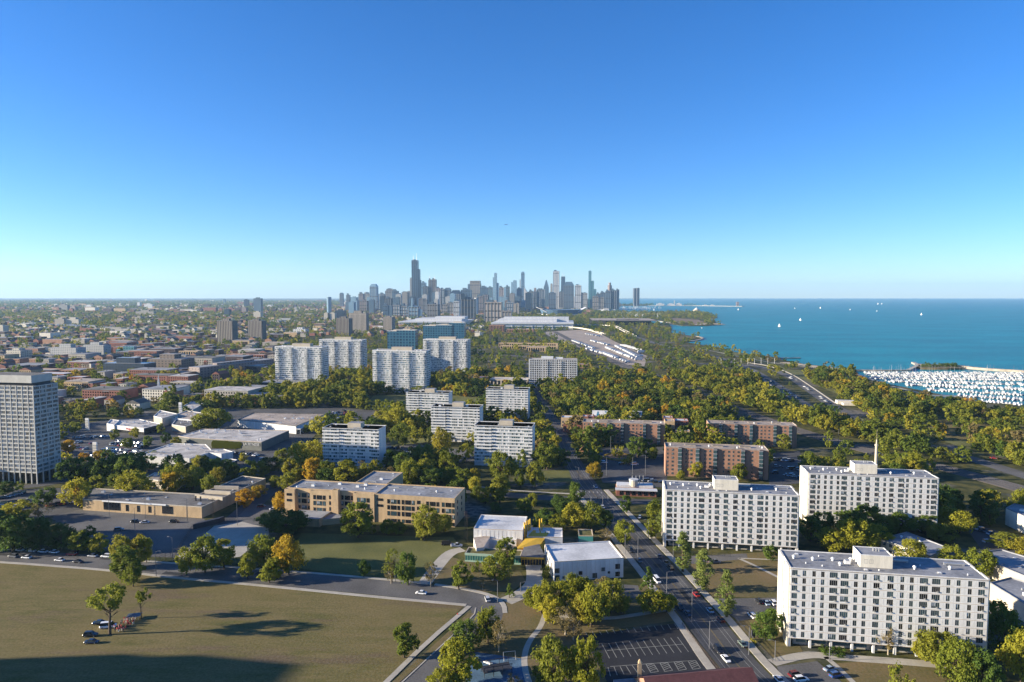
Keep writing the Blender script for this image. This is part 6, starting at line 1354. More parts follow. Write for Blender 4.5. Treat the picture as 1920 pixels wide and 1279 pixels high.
def car_parts(kind):
    L_, W_, hb, ht, (a, b0, c, d) = DIM[kind]; w = W_/2; l = L_/2; body = MB()
    def sec(x, ww, z0, z1): return [(x,-ww*.92,z0),(x,-ww,z0+.18),(x,-ww,z1-.16),(x,-ww*.86,z1),(x,ww*.86,z1),(x,ww,z1-.16),(x,ww,z0+.18),(x,ww*.92,z0)]
    nose = .78 if kind != 'van' else .95
    body.loft([sec(-l,w*.86,.42,hb*.9),sec(-l+.25,w,.26,hb),sec(-.3,w,.24,hb),sec(l-.9,w,.24,hb*.97),sec(l-.2,w*.94,.26,hb*nose),sec(l,w*.82,.4,hb*nose*.85)],0)
    if kind == 'pickup': body.box(-l+.2,-w*.98,hb-.02,-l+.3,w*.98,hb+.3); body.box(-l+.2,-w*.98,hb-.02,a,-w*.9,hb+.3); body.box(-l+.2,w*.9,hb-.02,a,w*.98,hb+.3)
    body.loft([[(b0,-w*.70,ht-.06),(b0,w*.70,ht-.06),(c,w*.70,ht-.06),(c,-w*.70,ht-.06)],[(b0+.1,-w*.64,ht),(b0+.1,w*.64,ht),(c-.1,w*.64,ht),(c-.1,-w*.64,ht)]],0)
    gl = MB(); gl.loft([[(a,-w*.88,hb-.03),(d,-w*.88,hb-.03),(d,w*.88,hb-.03),(a,w*.88,hb-.03)],[(b0,-w*.72,ht-.05),(c,-w*.72,ht-.05),(c,w*.72,ht-.05),(b0,w*.72,ht-.05)]],0)
    wh = MB(); n = 10; r = .34
    for y, nx in ((-.11,-.06),(.11,.06)): pass
    wh.loft([[(r*math.cos(2*math.pi*i/n),-.11,r*math.sin(2*math.pi*i/n)) for i in range(n)],[(r*math.cos(2*math.pi*i/n),.11,r*math.sin(2*math.pi*i/n)) for i in range(n)]],0)
    for y in (-.115,.115): wh.poly([(.2*math.cos(2*math.pi*i/8),y,.2*math.sin(2*math.pi*i/8)) for i in range(8)],1)
    hl = MB(); hl.box(-.04,-.18,-.08,.06,.18,.08); tl = MB(); tl.box(-.06,-.15,-.09,.04,.15,.09)
    return body.mesh('body',[CP['white']],True if False else False), gl.mesh('window',[M['win_dark']]), wh.mesh('wheel',[M['rubber'],M['metal']]), hl.mesh('headlight',[M['lamp_white']]), tl.mesh('tail_light',[M['lamp_red']])
CM = {k: car_parts(k) for k in DIM}
def far_car(kind):
    b, g = CM[kind][0], CM[kind][1]; o = MB()
    for me, mi in ((b,0),(g,1)):
        n = len(o.v); o.v += [tuple(v.co) for v in me.vertices]
        for p in me.polygons: o.f.append(tuple(n+i for i in p.vertices)); o.m.append(mi)
    l, w = DIM[kind][0]/2, DIM[kind][1]/2
    for sx in (-1,1):
        for sy in (-1,1): o.box(sx*l*.62-.32,sy*w-.12,0,sx*l*.62+.32,sy*w+.1,.6,2)
    return o.mesh('parked_car',[CP['white'],M['win_dark'],M['rubber']])
FC = {k: far_car(k) for k in DIM}
NM = {'sedan':'car','suv':'suv','van':'van','pickup':'pickup_truck'}
def car(x, y, kind, col, rz, label, grp=None, z=.06, full=True, p=None):
    p = p or G(x, y)
    if not full:
        o = link('parked_car', FC[kind], None, (p.x,p.y,z), rz); o.material_slots[0].link = 'OBJECT'; o.material_slots[0].material = CP[col]; return tag(o, label, 'car', grp)
    t = thing('parked_'+NM[kind], label, NM[kind].replace('_',' ').replace('suv','car'), (p.x,p.y,z), rz, grp); b, g, wh, hl, tl = CM[kind]; l, w, hb = DIM[kind][0]/2, DIM[kind][1]/2, DIM[kind][2]
    o = link('body', b, t); o.material_slots[0].link = 'OBJECT'; o.material_slots[0].material = CP[col]; link('window', g, t)
    for sx in (-1,1):
        for sy in (-1,1): link('wheel', wh, t, (sx*l*.62, sy*(w-.07), .34))
    for sy in (-1,1): link('headlight', hl, t, (l-.06, sy*w*.62, hb*.6)); link('tail_light', tl, t, (-l+.0, sy*w*.66, hb*.72))
    return t
S0 = math.atan2(*(MAIN[20]-MAIN[10]).to_2d().yx) if False else math.atan2((MAIN[14]-MAIN[2]).y, (MAIN[14]-MAIN[2]).x)
for x, y, k, c, f, lb in ((1130,952,'sedan','white',1,'white car waiting at the street crossing'),(1117,914,'sedan','light blue',0,'pale blue car on the street beyond the crossing'),(1183,1034,'suv','black',0,'black car at the left kerb beside the front white hall'),(1199,1053,'sedan','grey',0,'grey car at the left kerb, just nearer than the black one'),
 (1236,1045,'sedan','dark blue',1,'dark blue car on the right lane opposite the front white hall'),(1250,1059,'pickup','grey',1,'grey pickup at the right kerb before the poplars'),(1257,1067,'suv','black',1,'black car tucked behind the grey pickup'),(1232,1091,'van','white',0,'white van on the street beside the conifer'),
 (1305,1117,'sedan','red',1,'bright red car at the right kerb near the poplars'),(1331,1147,'sedan','light blue',.9,'pale blue car turning out of the small car park'),(1351,1164,'sedan','dark red',1,'dark red car at the right kerb below the nearest poplar'),(1275,1141,'suv','black',0,'black car at the left kerb above the empty car park'),(1290,1153,'sedan','dark blue',0,'dark blue car behind the black one above the empty car park'),
 (1392,1210,'sedan','green grey',1,'grey green car on the right lane beside the corner lawn'),(1347,1221,'suv','black',0,'black car at the left kerb casting a long shadow, bottom of the street'),(1361,1238,'sedan','white',0,'white car at the left kerb casting a long shadow, bottom of the street'),(1460,1277,'sedan','white',1,'white car cut by the bottom edge beside the car park entrance')):
    car(x, y, k, c, S0 if f else S0+math.pi, lb, 'cars on the main street')
RW = math.atan2((WEST[20]-WEST[14]).y,(WEST[20]-WEST[14]).x)
for x, y, k, c, rz, lb in ((790,1114,'sedan','white',0,'white car driving along the curved road past the field'),(914,1126,'suv','silver',-1.2,'silver car parked on the outside of the road bend'),(25,1045,'suv','grey',0,'dark grey car, leftmost on the road beside the field'),(50,1047,'sedan','white',0,'white car second from left on the road beside the field'),(112,1052,'sedan','white',0,'white car followed by a dark one on the field road'),(146,1055,'sedan','black',0,'dark car following a white one on the field road'),
  (135,1041,'suv','red',0,'red car at the far side of the field road'),(174,1044,'sedan','silver',0,'silver grey car right of the red one on the field road'),(199,1045,'suv','white',0,'white car half hidden by the roadside tree')): car(x, y, k, c, RW+rz+math.pi, lb, 'cars on the field road')
for k, (x, y) in enumerate(((12,1032),(36,1033),(59,1034.5),(81,1036),(102,1037))): car(x, y, 'sedan', 'white', RW, ('leftmost','second','middle','fourth','rightmost')[k]+' of the five white cars parked in shade along the field road', 'five white cars in the shade')
for x, y, k, c, rz, lb in ((255,980,'suv','black',.1,'black car beside the silver one in front of the low tan building'),(272,981,'sedan','silver',.1,'silver car in front of the low tan building'),(327,980,'suv','black',.05,'lone black car near the right end of the low tan building'),(223,995,'suv','grey',.3,'dark car at the edge of the shadow before the low tan building'),
  (187,1170,'sedan','dark blue',.1,'dark car farthest of four standing in the field'),(203,1177,'van','white',.2,'white van standing in the field behind the tall tree'),(170,1193,'suv','black',.1,'black car standing in the field left of the tall tree'),(172,1206,'sedan','dark blue',.05,'dark blue car nearest of four standing in the field'),
  (1492,1268,'suv','dark red',.25,'dark red car in the entrance car park'),(1502,1277,'suv','white',.2,'white car beside the dark red one in the entrance car park'),(1556,1257,'sedan','light blue',.35,'pale blue car behind the blue one in the entrance car park'),(1568,1269,'suv','blue',.3,'bright blue car in the entrance car park'),
  (1423,1130,'suv','black',1.6,'black car against the left wall of the nearest slab'),(1437,1133,'sedan','light blue',1.6,'pale blue car between black and white ones by the nearest slab'),(1450,1133,'suv','white',1.6,'white car closest to the left wall of the nearest slab'),(1410,1157,'suv','white',1.75,'white car alone beside the round tree of the corner lawn'),
  (838,1022,'van','black',.1,'black van parked at the end of the driveway'),(856,1025,'pickup','silver',.1,'silver pickup parked beside the black van at the driveway'),(490,951,'suv','dark red',.4,'dark red car beside the golden tree at the school'),(513,956,'sedan','white',.4,'white car left of the golden tree by the school wall'),(1157,1106,'suv','black',.1,'black car alone behind the front white hall'),(1130,1108,'sedan','white',.4,'white car among yellow trees behind the front white hall'),
  (412,895,'sedan','silver',.2,'silver car by the low annexe'),(493,864,'van','white',.3,'white van on the side street below the fitness centre'),(1200,971,'sedan','light blue',1.2,'pale blue car under the trees left of the slab with poplars'),(1340,1056,'pickup','grey',.2,'dark truck standing before the slab with poplars'),(1863,860,'sedan','red',-.5,'red car on the far highway, right edge')):
    car(x, y, k, c, rz, lb)
def row(p0, p1, n, rz, where, grp, fillp=.93, cols=('white','silver','grey','black','dark blue','white','black','silver','light blue','red','grey')):
    a, b = G(*p0), G(*p1)
    for i in range(n):
        if R.random() > fillp: continue
        p = a+(b-a)*(i/max(1,n-1)); p = Vector((p.x+R.uniform(-.2,.2),p.y+R.uniform(-.3,.3),0)); c = R.choice(cols); k = R.choice(('sedan','suv','sedan','suv','van'))
        if in_foot(p.x,p.y,-2): continue
        car(0, 0, k, c, rz+R.uniform(-.04,.04)+(math.pi if R.random() < .5 else 0), f"{c} {NM[k]} {where}", grp, .06, False, p)
U = math.radians(62)
g = 'cars in the shopping centre car park'
for p0, p1, n in (((185,860),(232,866),15),((186,853),(250,860),20),((192,846),(258,853),21),((198,843),(262,849),19),((212,834),(272,840),20),((222,829),(277,834),17)): row(p0, p1, n, U, 'in the dense rows right of the lower pylon sign', g)
for p0, p1, n in (((126,838),(160,843),9),((120,822),(200,820),13),((130,830),(172,832),7),((150,852),(180,857),7)): row(p0, p1, n, U, 'in the loose rows between the grid tower and the pylon sign', g, .75)
for p0, p1, n in (((264,872),(322,878),15),): row(p0, p1, n, U, 'in the row below the low shop block', g)
row((436,850),(482,855),12, U, 'in the row in front of the hedge wall of the fitness centre', g, .9, ('black','black','white','dark blue'))
for p0, p1, n in (((612,783),(650,776),10),((616,790),(660,782),12),((612,778),(648,771),9)): row(p0, p1, n, U+1.2, 'in the rows behind the shaded banded slab', g)
for p0, p1, n in (((728,843),(770,840),9),((734,852),(772,850),8),((700,765),(745,762),8)): row(p0, p1, n, U, 'in the small car park behind the shaded banded slab', 'cars among the banded slabs', .7)
for p0, p1, n in (((0,936),(40,926),9),((0,948),(50,940),11),((20,956),(75,945),12),((90,935),(118,930),6),((95,950),(130,944),7)): row(p0, p1, n, .5, 'in the rows in front of the grid tower', 'cars in front of the grid tower', .85)
for p0, p1, n in (((1446,862),(1490,866),8),((1450,875),(1500,882),9),((1452,888),(1505,897),8)): row(p0, p1, n, .3, 'in the shade between the brick slabs and the railway', 'cars by the brick slabs', .7)
for p0, p1, n in (((1125,868),(1190,872),9),((1200,902),(1240,905),5),((1830,992),(1880,1010),8),((1845,1015),(1890,1030),7)): row(p0, p1, n, .2, 'in the shaded yards among the brick slabs and low blocks', 'cars in shaded yards', .6)
for k in range(34):
    f = R.random(); q = [(1477,703),(1513,727),(1557,758)] if k % 2 else [(1400,690),(1440,712),(1493,748)]; i = 0 if f < .5 else 1; g2 = (f-.5*i)*2; x, y = q[i][0]+(q[i+1][0]-q[i][0])*g2+R.uniform(-5,5), q[i][1]+(q[i+1][1]-q[i][1])*g2
    car(x, y, 'sedan', R.choice(('white','silver','black','grey')), 2.1, 'small car driving on the two carriageways of the lake highway', 'cars on the lake highway', .06, False)
# ------------------------------------------------------------------ truck yard and trains
tm = MB(); tm.box(-7,-1.3,1.1,7,1.3,4.0,0); tm.box(-5.5,-1.2,.2,-3,1.2,1.1,1); tm.box(5,-1.0,.3,6,1.0,1.1,1); TRL = tm.mesh('semi_trailer', [M['trailer'], M['rubber']])
for p0, p1, n, rz in (((1128,662),(1176,680),22,.9),((1138,653),(1190,674),26,.9),((1156,650),(1198,672),24,.9),((1168,649),(1200,658),14,-.4),((1202,660),(1197,676),8,.1),((1075,640),(1112,654),16,.9),((1100,655),(1130,664),12,.9),((1110,640),(1140,648),12,.9),((1098,627),(1128,632),10,.4)):
    a, b = G(*p0), G(*p1)
    ri = ri+1 if 'ri' in globals() else 0
    for i in range(n):
        p = a+(b-a)*(i/(n-1))
        if R.random() < .2: car(0, 0, 'van', R.choice(('white','blue','grey','silver')), rz, 'small vehicle parked between trailers in the truck yard', 'vehicles in the truck yard', .1, False, p); continue
        tag(link('semi_trailer', TRL, None, (p.x,p.y,.1), rz+R.uniform(-.03,.03)), 'white box trailer in '+('the nearest long row','the second long row','the third long row','the short back row','the right end row','the left row by the tracks','the second left row','the third left row','the farthest left row')[ri]+' of the truck yard', 'trailer', 'white trailers in the truck yard')
# ------------------------------------------------------------------ boats
def hull(l, w, h, cab, mast, sails=False):
    b = MB(); 
    s = lambda x, ww, z0, z1: [(x,-ww*.6,z0),(x,-ww,z1),(x,ww,z1),(x,ww*.6,z0)]
    b.loft([s(-l/2,w*.42,-.3,h),s(-l*.1,w*.5,-.4,h),s(l*.25,w*.42,-.3,h*1.08),s(l/2,w*.05,.2,h*1.2)],0)
    if cab: b.loft([[(-l*.3,-w*.34,h),(l*.22,-w*.3,h),(l*.22,w*.3,h),(-l*.3,w*.34,h)],[(-l*.26,-w*.28,h+cab),(l*.08,-w*.24,h+cab),(l*.08,w*.24,h+cab),(-l*.26,w*.28,h+cab)]],0); b.box(-l*.2,-w*.345,h+cab*.35,l*.1,w*.345,h+cab*.7,1)
    if mast: b.cyl(l*.05,0,h,mast,.13,.09,5,2); b.box(-l*.35,-.12,h+1.3,l*.05,.12,h+1.7,3)
    return b
WB = [hull(8,2.6,1.0,1.3,0).mesh('moored_boat',[M['boat_white'],M['win_dark'],M['metal'],M['win_blue']]), hull(10,3.0,1.2,1.7,0).mesh('moored_boat',[M['boat_white'],M['win_dark'],M['metal'],M['win_blue']]), hull(9,2.6,1.0,.5,14).mesh('moored_boat',[M['boat_white'],M['win_dark'],M['metal'],M['win_blue']]), hull(7.5,2.6,1.0,.9,0).mesh('moored_boat',[M['boat_white'],M['win_blue'],M['metal'],M['win_blue']])]
nb, rest = 0, []
lanes = [((1625,698.5),(1925,700)),((1628,702.5),(1925,705)),((1636,707.5),(1925,711)),((1665,713.5),(1925,719.5)),((1700,720.5),(1925,729)),((1740,729.5),(1925,739)),((1800,740),(1925,749)),((1840,751),(1925,759))]
for li, (p0, p1) in enumerate(reversed(lanes)):
    a, b = G(*p0), G(*p1); n = int((b-a).length/3.7); d = (b-a).normalized(); nn = Vector((-d.y,d.x,0)); dk = MB(); dk.prism([tuple((a+nn*.9)[:2]),tuple((b+nn*.9)[:2]),tuple((b-nn*.9)[:2]),tuple((a-nn*.9)[:2])],-1.3,-.7); structure(dk.build('dock', [M['concrete']]))
    for i in range(n):
        for sd in (-1,1):
            if R.random() < .10: continue
            p = a+d*(i*3.7+R.uniform(-.9,.9))+nn*sd*(7+R.uniform(-1.6,1.2)); k = R.choice((0,0,1,1,2,3)); rz = math.atan2(nn.y,nn.x)+(0 if sd > 0 else math.pi)+R.uniform(-.09,.09)
            if nb < 290: bo = link('moored_boat', WB[k], None, (p.x,p.y,-1.3), rz); bo.scale = (R.uniform(.7,1.25),)*3; tag(bo, ('white cabin boat','white motor yacht','white sailing boat with bare mast','small white open boat')[k]+' moored in the '+('first','second','third','fourth','fifth','sixth','seventh','eighth','ninth')[li]+' marina row from the shore', 'boat', 'boats moored in the marina'); nb += 1
            else: rest.append((p.x,p.y,k,rz))
mb = MB()
for x, y, k, rz in rest:
    n = len(mb.v); me = WB[k]; c, s = math.cos(rz), math.sin(rz); mb.v += [(x+v.co.x*c-v.co.y*s, y+v.co.x*s+v.co.y*c, v.co.z-1.3) for v in me.vertices]
    for p in me.polygons: mb.f.append(tuple(n+i for i in p.vertices)); mb.m.append(p.material_index)
mb.build('distant_moored_boats', [M['boat_white'],M['win_dark'],M['metal'],M['win_blue']], kind='stuff')
hb = MB()
for _ in range(420):
    p = G(R.uniform(1150,1215) if R.random() < .5 else R.uniform(1165,1240), R.uniform(588.5,596) if R.random() < .5 else R.uniform(575.5,580)); 
    if inside(p.x, p.y, SHORE) and False: continue
    hb.box(p.x-5,p.y-1.6,-1.4,p.x+5,p.y+1.6,1.2); 
    if R.random() < .4: hb.cyl(p.x,p.y,1.2,16,.4,.3,4)
hb.build('far_harbour_boats', [M['white_frame']], kind='stuff')
for x, y, sz, lb in ((1461,612,15,'white sailing boat nearest the beach on the open lake'),(1500.5,600.5,15,'tall white sailing boat farther out than the nearest one'),(1538,578,20,'white sailing boat near the horizon, middle of the lake'),(1490,578.5,12,'tiny sailing boat left of the mid lake one'),(1594,581,12,'tiny sailing boat right of the mid lake one'),(1727.5,590.5,17,'white sailing boat alone at the right of the lake'),(1646,570.5,26,'left one of two white boats close together at the horizon'),(1653,570.5,26,'right one of two white boats close together at the horizon'),(1644,583.5,10,'small white boat below the pair at the horizon'),(1316,614.5,9,'low white motor boat off the peninsula'),(1384,581,16,'white boat off the tip of the far pier'),(1226,581.5,14,'sailing boat in the far harbour')):
    p = G(x, y); motor = 'motor' in lb; t = thing('sailing_boat' if not motor else 'motor_boat', lb, 'boat', (p.x,p.y,-1.4), R.uniform(-.9,-.5), 'boats out on the lake'); sz *= .9; hull(sz*.75,sz*.24,sz*.09,sz*.1 if motor else sz*.04,0).build('hull', [M['white_frame'],M['win_dark']], t)
    if not motor:
        b = MB(); b.cyl(0,0,0,sz,.15,.1,5); b.build('mast', [M['metal']], t); b = MB(); q = sz
        b.loft([[(-q*.33,.4,q*.14),(-.1,0,q*.14),(-.1,.1,q*.14)],[(-q*.2,.55,q*.5),(-.1,0,q*.5),(-.1,.1,q*.5)],[(-.35,.1,q*.97),(-.1,0,q*.97),(-.1,.1,q*.97)]]); b.build('mainsail', [M['panel']], t)
        b = MB(); b.loft([[(q*.33,-.2,q*.12),(.3,.35,q*.12),(.3,.45,q*.12)],[(.4,0,q*.85),(.3,0,q*.85),(.3,.1,q*.85)]]); b.build('jib', [M['panel']], t)
# ------------------------------------------------------------------ lamps, poles, hydrants
def lamp(x, y, hgt, lb, arm=1, kind='street_lamp'):
    p = G(x, y); t = thing(kind, lb, 'lamp post' if kind == 'street_lamp' else 'utility pole', p, R.uniform(-.2,.2), 'lamp posts and poles'); b = MB(); b.cyl(0,0,0,hgt,.14,.09,6); b.build('pole', [M['lamp_grey' if kind == 'street_lamp' else 'bark']], t)
    if kind == 'street_lamp': b = MB(); b.tube([(0,0,hgt-.4),(arm*.9,0,hgt+.15),(arm*1.8,0,hgt+.2)],[.05,.05,.04],5); b.build('arm', [M['lamp_grey']], t); b = MB(); b.loft([[(arm*1.6,-.16,hgt+.1),(arm*2.4,-.12,hgt+.14),(arm*2.4,.12,hgt+.14),(arm*1.6,.16,hgt+.1)],[(arm*1.6,-.1,hgt+.28),(arm*2.4,-.08,hgt+.24),(arm*2.4,.08,hgt+.24),(arm*1.6,.1,hgt+.28)]]); b.build('lamp_head', [M['frame']], t)
    else:
        for z in (hgt-.6, hgt-1.6): b = MB(); b.box(-1.2,-.06,z,1.2,.06,z+.14); b.build('crossarm', [M['bark']], t)
for x, y, h_, lb, k in ((293,1081,11,'lamp post between the two roadside trees by the field','street_lamp'),(324,1052,11,'lamp post at the corner of the concrete yard','street_lamp'),(205,968,12,'lamp post left of the low tan building front','street_lamp'),(273,972,12,'lamp post in front of the low tan building','street_lamp'),(351,977,12,'lamp post at the right end of the low tan building','street_lamp'),(400,975,12,'lamp post beyond the corner of the low tan building','utility_pole'),(445,985,13,'tall lamp post on the side street by the school','street_lamp'),
  (253,995,12,'lamp post standing in the shadow of the tan building car park','street_lamp'),(1297,1165,12,'lamp post at the left kerb above the empty car park','street_lamp'),(1453,1240,7,'lamp post at the entrance path of the nearest slab','street_lamp'),(1555,1240,7,'dark lamp post with two white signs before the nearest slab','street_lamp'),(1172,1040,10,'lamp post on the street by the front white hall','street_lamp'),(933,1130,9,'lamp post at the outside of the road bend','street_lamp'),(976,1110,4,'short white globe lamp at the school entrance path','street_lamp'),
  (876,1017,14,'wooden utility pole beside the white gym hall','utility_pole'),(872,1010,14,'wooden utility pole at the end of the tan school','utility_pole'),(1137,893,13,'pale pole left of the white roofed corner shop','street_lamp'),(1210,893,14,'pale pole right of the white roofed corner shop','street_lamp'),(1186,890,12,'pale pole above the drum of the corner shop','street_lamp'),(1145,852,14,'flag pole in the round flower bed','street_lamp'),(1230,1010,9,'lamp post at the pavement corner of the slab with poplars','street_lamp'),(741,1090,9,'lamp post on the pavement below the school lawn','street_lamp'),(1572,832,12,'signal mast over the railway','street_lamp')): lamp(x, y, h_, lb, R.choice((-1,1)), k)
for k, (x, y) in enumerate(((1150,992),(1196,1045),(1250,1118),(1330,1218),(1216,1012),(1262,1056),(1404,1228),(1130,962),(1085,905),(1044,830))): lamp(x, y, 10, ('first','second','third','fourth','fifth','sixth','seventh','eighth','ninth','last')[k]+' of the grey lamp posts set along both kerbs of the main street', 1 if k < 4 else -1)
for x, y, lb in ((1075,928,'traffic light at the far left corner of the street crossing'),(1140,938,'traffic light at the right corner of the street crossing'),(1108,952,'traffic light at the near left corner of the street crossing')):
    p = G(x,y); t = thing('traffic_light', lb, 'traffic light', p, 0, 'traffic lights at the crossing'); b = MB(); b.cyl(0,0,0,6,.12,.1,6); b.tube([(0,0,5.6),(3.5,0,5.9)],[.06,.05],5); b.build('pole', [M['metal']], t); b = MB(); b.box(3.3,-.2,5.2,3.7,.2,6.3); b.build('signal_head', [M['dark_metal']], t)
for k in range(9):
    x, y = 1352+k*12.5, 684-k*.2; p = G(x,y); t = thing('street_lamp', 'white lamp post in the row along the lakefront path by the beach', 'lamp post', p, 0, 'lakefront lamp posts'); b = MB(); b.cyl(0,0,0,10,.25,.2,5); b.build('pole', [M['panel']], t); b = MB(); b.box(-1.5,-.3,10,1.5,.3,10.4); b.build('lamp_head', [M['panel']], t)
p = G(1413,1200); t = thing('monument_sign', 'black upright sign board in a planted bed on the corner lawn', 'sign', p, .2); b = MB(); b.box(-.35,-.3,0,.35,.3,1.6); b.build('post', [M['dark_metal']], t); b = MB(); b.box(-.9,-.35,1.6,.9,.35,3.6); b.build('sign_panel', [M['dark_metal']], t)
p = G(1413,1203); plant(p.x, p.y-.6, 1.2, 3.6, 'y', 'bush', 'low yellow green shrubs round the black sign board')
for x, y, w_, lb in ((1547,1224,8,'clipped dark hedge below the nearest slab, left piece'),(1575,1229,8,'clipped dark hedge below the nearest slab, right piece')): p = G(x,y); plant(p.x,p.y,2.0,w_,'g','bush',lb)
# round flower bed before the long brick slab
p = G(1160,858); b = MB(); b.cyl(0,0,0,.5,11,11,24); o = b.build('flower_bed', [M['soil']], None, p); tag(o, 'round flower bed with a yellow rim before the long brick slab', 'flower bed'); b = MB()
for i in range(40):
    a = 2*math.pi*i/40; b.box(10.4*math.cos(a)-.5,10.4*math.sin(a)-.5,.5,10.4*math.cos(a)+.5,10.4*math.sin(a)+.5,1.1)
b.build('flower_rim', [LG['o']], o, kind='stuff')
# fences
def fence(px, hgt, lb, m='dark_metal', step=2.4):
    ps = smooth([G(*q) for q in px], 0); t = thing('fence', lb, 'fence', (ps[0].x,ps[0].y,0)); pm = MB(); pm.box(-.05,-.05,0,.05,.05,hgt); pmm = pm.mesh('post', [M[m]]); r = MB()
    for a, b in zip(ps, ps[1:]):
        n = max(1, int((b-a).length/step)); d = (b-a).normalized(); q = Vector((-d.y,d.x,0))*.03
        for i in range(n+1): p = a+(b-a)*(i/n)-ps[0]; link('post', pmm, t, p)
        for z in (.3, hgt*.6, hgt-.1): A, B = a-ps[0], b-ps[0]; r.prism([tuple((A+q)[:2]),tuple((B+q)[:2]),tuple((B-q)[:2]),tuple((A-q)[:2])], z, z+.07)
    r.build('rail', [M[m]], t)
fence([(362,991),(330,1040),(300,1052)], 2.4, 'dark mesh fence between the tan building car park and the concrete yard'); fence([(1240,1036),(1300,1041),(1370,1044)], 1.6, 'dark railing in front of the slab with poplars'); fence([(1279,1172),(1350,1262)], 1.1, 'low railing along the right side of the empty car park', 'bark'); fence([(1380,1165),(1448,1240)], 1.2, 'dark railing between the pavement and the corner lawn')
b = MB(); p0, p1 = G(362,993), G(412,981); d = p1-p0; b.prism([(p0.x,p0.y),(p1.x,p1.y),(p1.x+1,p1.y+4),(p0.x+1,p0.y+4)],0,2.6); tag(b.build('container_row', [M['dark_metal']]), 'row of dark containers at the end of the tan building car park', 'container')
# ------------------------------------------------------------------ playground
p = G(928,1262); t = thing('playground_frame', 'dark climbing frame with a white slide on the blue playground', 'climbing frame', p, .3)
for x in (-4,-1,2,5):
    for y in (-2,2): b = MB(); b.cyl(x,y,0,3.4,.1,.1,6); b.build('post', [M['dark_metal']], t)
b = MB(); b.box(-4.2,-2.2,1.6,5.2,2.2,1.75); b.build('deck', [M['dark_metal']], t); b = MB(); b.box(-4.2,-2.2,3.3,5.2,-2.05,3.45); b.box(-4.2,2.05,3.3,5.2,2.2,3.45); b.tube([(-4,0,3.4),(-2.5,0,4.4),(-1,0,3.4)],[.07,.07,.07],5); b.build('top_rail', [M['dark_metal']], t)
b = MB(); b.loft([[(-1,2.3,1.7),(0,2.3,1.7),(0,2.3,2.0),(-1,2.3,2.0)],[(-2,7,.2),(-1,7,.2),(-1,7,.5),(-2,7,.5)]]); b.build('slide', [M['panel']], t)
p = G(955,1236); t = thing('swing', 'small swing frame at the back of the playground', 'swing', p, .2); b = MB()
for s in (-2,2): b.tube([(s,-1,0),(s,0,2.6),(s,1,0)],[.07,.07,.07],5)
b.tube([(-2,0,2.6),(2,0,2.6)],[.07,.07],5); b.build('frame', [M['metal']], t); b = MB(); b.box(-.3,-.1,.5,.3,.1,.55); b.cyl(-.28,0,.55,2.6,.02,.02,4); b.cyl(.28,0,.55,2.6,.02,.02,4); b.build('seat', [M['dark_metal']], t)
for x, y, lb in ((1163,1272,'dark box'),): pass
p = G(863,1147.5); p = G(858,1153); b = MB(); b.cyl(0,0,0,.55,.14,.14,8); b.cyl(0,0,.55,.75,.16,.05,8); b.box(-.22,-.06,.3,.22,.06,.42); tag(b.build('fire_hydrant', [M['red_paint']], None, p), 'red fire hydrant on the pavement at the field corner', 'fire hydrant')
# ------------------------------------------------------------------ the crowd in the field
def person_mesh(seed):
    r = random.Random(seed); st = r.uniform(-.12,.12); am = r.uniform(.1,.45)
    vs = [(0,0,.95),(0,0,1.2),(0,0,1.42),(0,0,1.52),(0,.02,1.66),(0,.02,1.76),(-.1,0,.9),(-.11,st,.5),(-.11,st*1.4,.08),(.1,0,.9),(.11,-st,.5),(.11,-st*1.4,.08),(-.2,0,1.4),(-.26,am*.3,1.13),(-.25,am,.92),(.2,0,1.4),(.26,am*.2,1.13),(.25,am*.6,.92),(-.11,st*1.4+.16,.04),(.11,-st*1.4+.16,.04)]
    ed = [(0,1),(1,2),(2,3),(3,4),(4,5),(0,6),(6,7),(7,8),(0,9),(9,10),(10,11),(2,12),(12,13),(13,14),(2,15),(15,16),(16,17),(8,18),(11,19)]
    rad = [.15,.14,.16,.06,.1,.08,.1,.075,.055,.1,.075,.055,.075,.055,.045,.075,.055,.045,.045,.045]
    me = bpy.data.meshes.new('tmp'); me.from_pydata(vs, ed, []); o = bpy.data.objects.new('tmp', me); C.collection.objects.link(o); sk = o.modifiers.new('s','SKIN')
    for i, q in enumerate(me.skin_vertices[0].data): q.radius = (rad[i],rad[i]*.85); q.use_root = i == 0
    ss = o.modifiers.new('d','SUBSURF'); ss.levels = 1; dg = bpy.context.evaluated_depsgraph_get(); n = bpy.data.meshes.new_from_object(o.evaluated_get(dg)); bpy.data.objects.remove(o); n.name = 'person'
    for m_ in (M['skin'], M['shirt'], M['trousers'], M['hair']): n.materials.append(m_)
    for p_ in n.polygons:
        z = p_.center.z; x = abs(p_.center.x); p_.material_index = 3 if z > 1.68 or (z > 1.58 and p_.center.y < -.03) else (0 if z > 1.47 or (x > .2 and z < 1.08) else (1 if z > .95 else 2)); p_.use_smooth = True
    return n
M['skin'] = mat('skin', (.28,.15,.09), .6, .1, 3); M['shirt'] = mat('red_cloth', (.42,.03,.035), .9, .15, 3); M['trousers'] = mat('dark_trousers', (.03,.03,.045), .9, .15, 3); M['hair'] = mat('dark_hair', (.015,.011,.009), .8, .2, 3)
SH = {'red':M['shirt'],'white':mat('white_cloth',(.6,.58,.55),.9,.1,3),'black':M['trousers'],'pink':mat('pink_cloth',(.5,.16,.2),.9,.1,3)}
PM = [person_mesh(k) for k in range(4)]
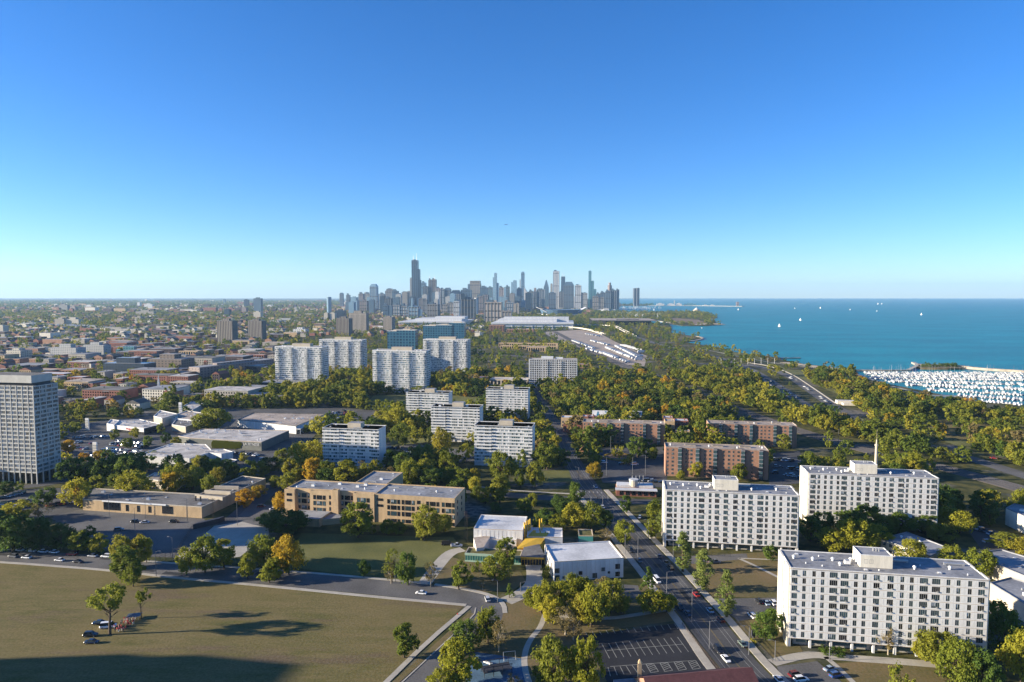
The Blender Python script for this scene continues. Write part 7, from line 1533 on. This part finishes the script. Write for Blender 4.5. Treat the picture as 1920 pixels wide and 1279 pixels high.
for k in range(46):
    f = R.random(); x, y = 220+30*f+R.uniform(-8,8), 1184-24*f+R.uniform(-5,5); p = G(x,y); c = R.choice(('red','red','red','white','pink','black')); tr_ = R.choice(('white','dark'))
    o = link('person', PM[k % 4], None, (p.x,p.y,.05), R.uniform(0,6.28)); o.material_slots[1].link = 'OBJECT'; o.material_slots[1].material = SH[c]
    if tr_ == 'white': o.material_slots[2].link = 'OBJECT'; o.material_slots[2].material = SH['white']
    tag(o, f'person in a {c} top and {tr_} trousers standing in the crowd in the field', 'person', 'crowd between the two trees in the field')
for x, y, lb in ((252,1160,'dark gazebo tent at the back of the crowd'),): 
    p = G(x,y); t = thing('gazebo', lb, 'tent', p, .2)  # low dark canopy filling the dark patch beside the crowd
    for sx in (-1.8,1.8):
        for sy in (-1.4,1.4): b = MB(); b.cyl(sx,sy,0,1.4,.05,.05,5); b.build('post', [M['metal']], t)
    b = MB(); b.loft([[(-2.4,-1.7,1.4),(2.4,-1.7,1.4),(2.4,1.7,1.4),(-2.4,1.7,1.4)],[(-.1,-.1,2.1),(.1,-.1,2.1),(.1,.1,2.1),(-.1,.1,2.1)]]); b.build('canopy', [CP['dark blue']], t)
# ------------------------------------------------------------------ the aircraft over downtown
Y = 3600; t = thing('airliner', 'small dark aircraft flying over downtown', 'aircraft', (xat(948.5,Y,400), Y, zat(421,Y)), 0); b = MB()
sec = lambda x, r: [(x, r*math.cos(2*math.pi*i/8), r*math.sin(2*math.pi*i/8)) for i in range(8)]
b.loft([sec(-9,.1),sec(-8,.9),sec(-5,1.4),sec(5,1.4),sec(9,.4)]); b.build('fuselage', [M['dark_metal']], t)
for s in (-1,1): b = MB(); b.loft([[(-2,s*1,-.3),(2,s*1,-.3),(2,s*1,0),(-2,s*1,0)],[(1.5,s*9,.2),(2.8,s*9,.2),(2.8,s*9,.35),(1.5,s*9,.35)]]); b.build('wing', [M['dark_metal']], t)
b = MB(); b.loft([[(6,-.1,.5),(8.6,-.1,.5),(8.6,.1,.5),(6,.1,.5)],[(8,-.06,4),(9.2,-.06,4),(9.2,.06,4),(8,.06,4)]]); b.box(7,-3.4,.8,8.8,3.4,.95); b.build('tail', [M['dark_metal']], t)
HAZE=3.1e-5
hz = MB(); hz.box(-29500,-2400,-3,29500,29500,640,0,bottom=True)
hm = bpy.data.materials.new('haze'); hm.use_nodes = True; hn = hm.node_tree; hn.nodes.remove(hn.nodes['Principled BSDF'])
pv = hn.nodes.new('ShaderNodeVolumePrincipled'); pv.inputs['Density'].default_value = HAZE; pv.inputs['Color'].default_value = (.45,.71,1,1); pv.inputs['Anisotropy'].default_value = 0.1
hn.links.new(pv.outputs[0], hn.nodes['Material Output'].inputs['Volume']); hm.cycles.homogeneous_volume = True
hz.build('haze', [hm], kind='stuff')
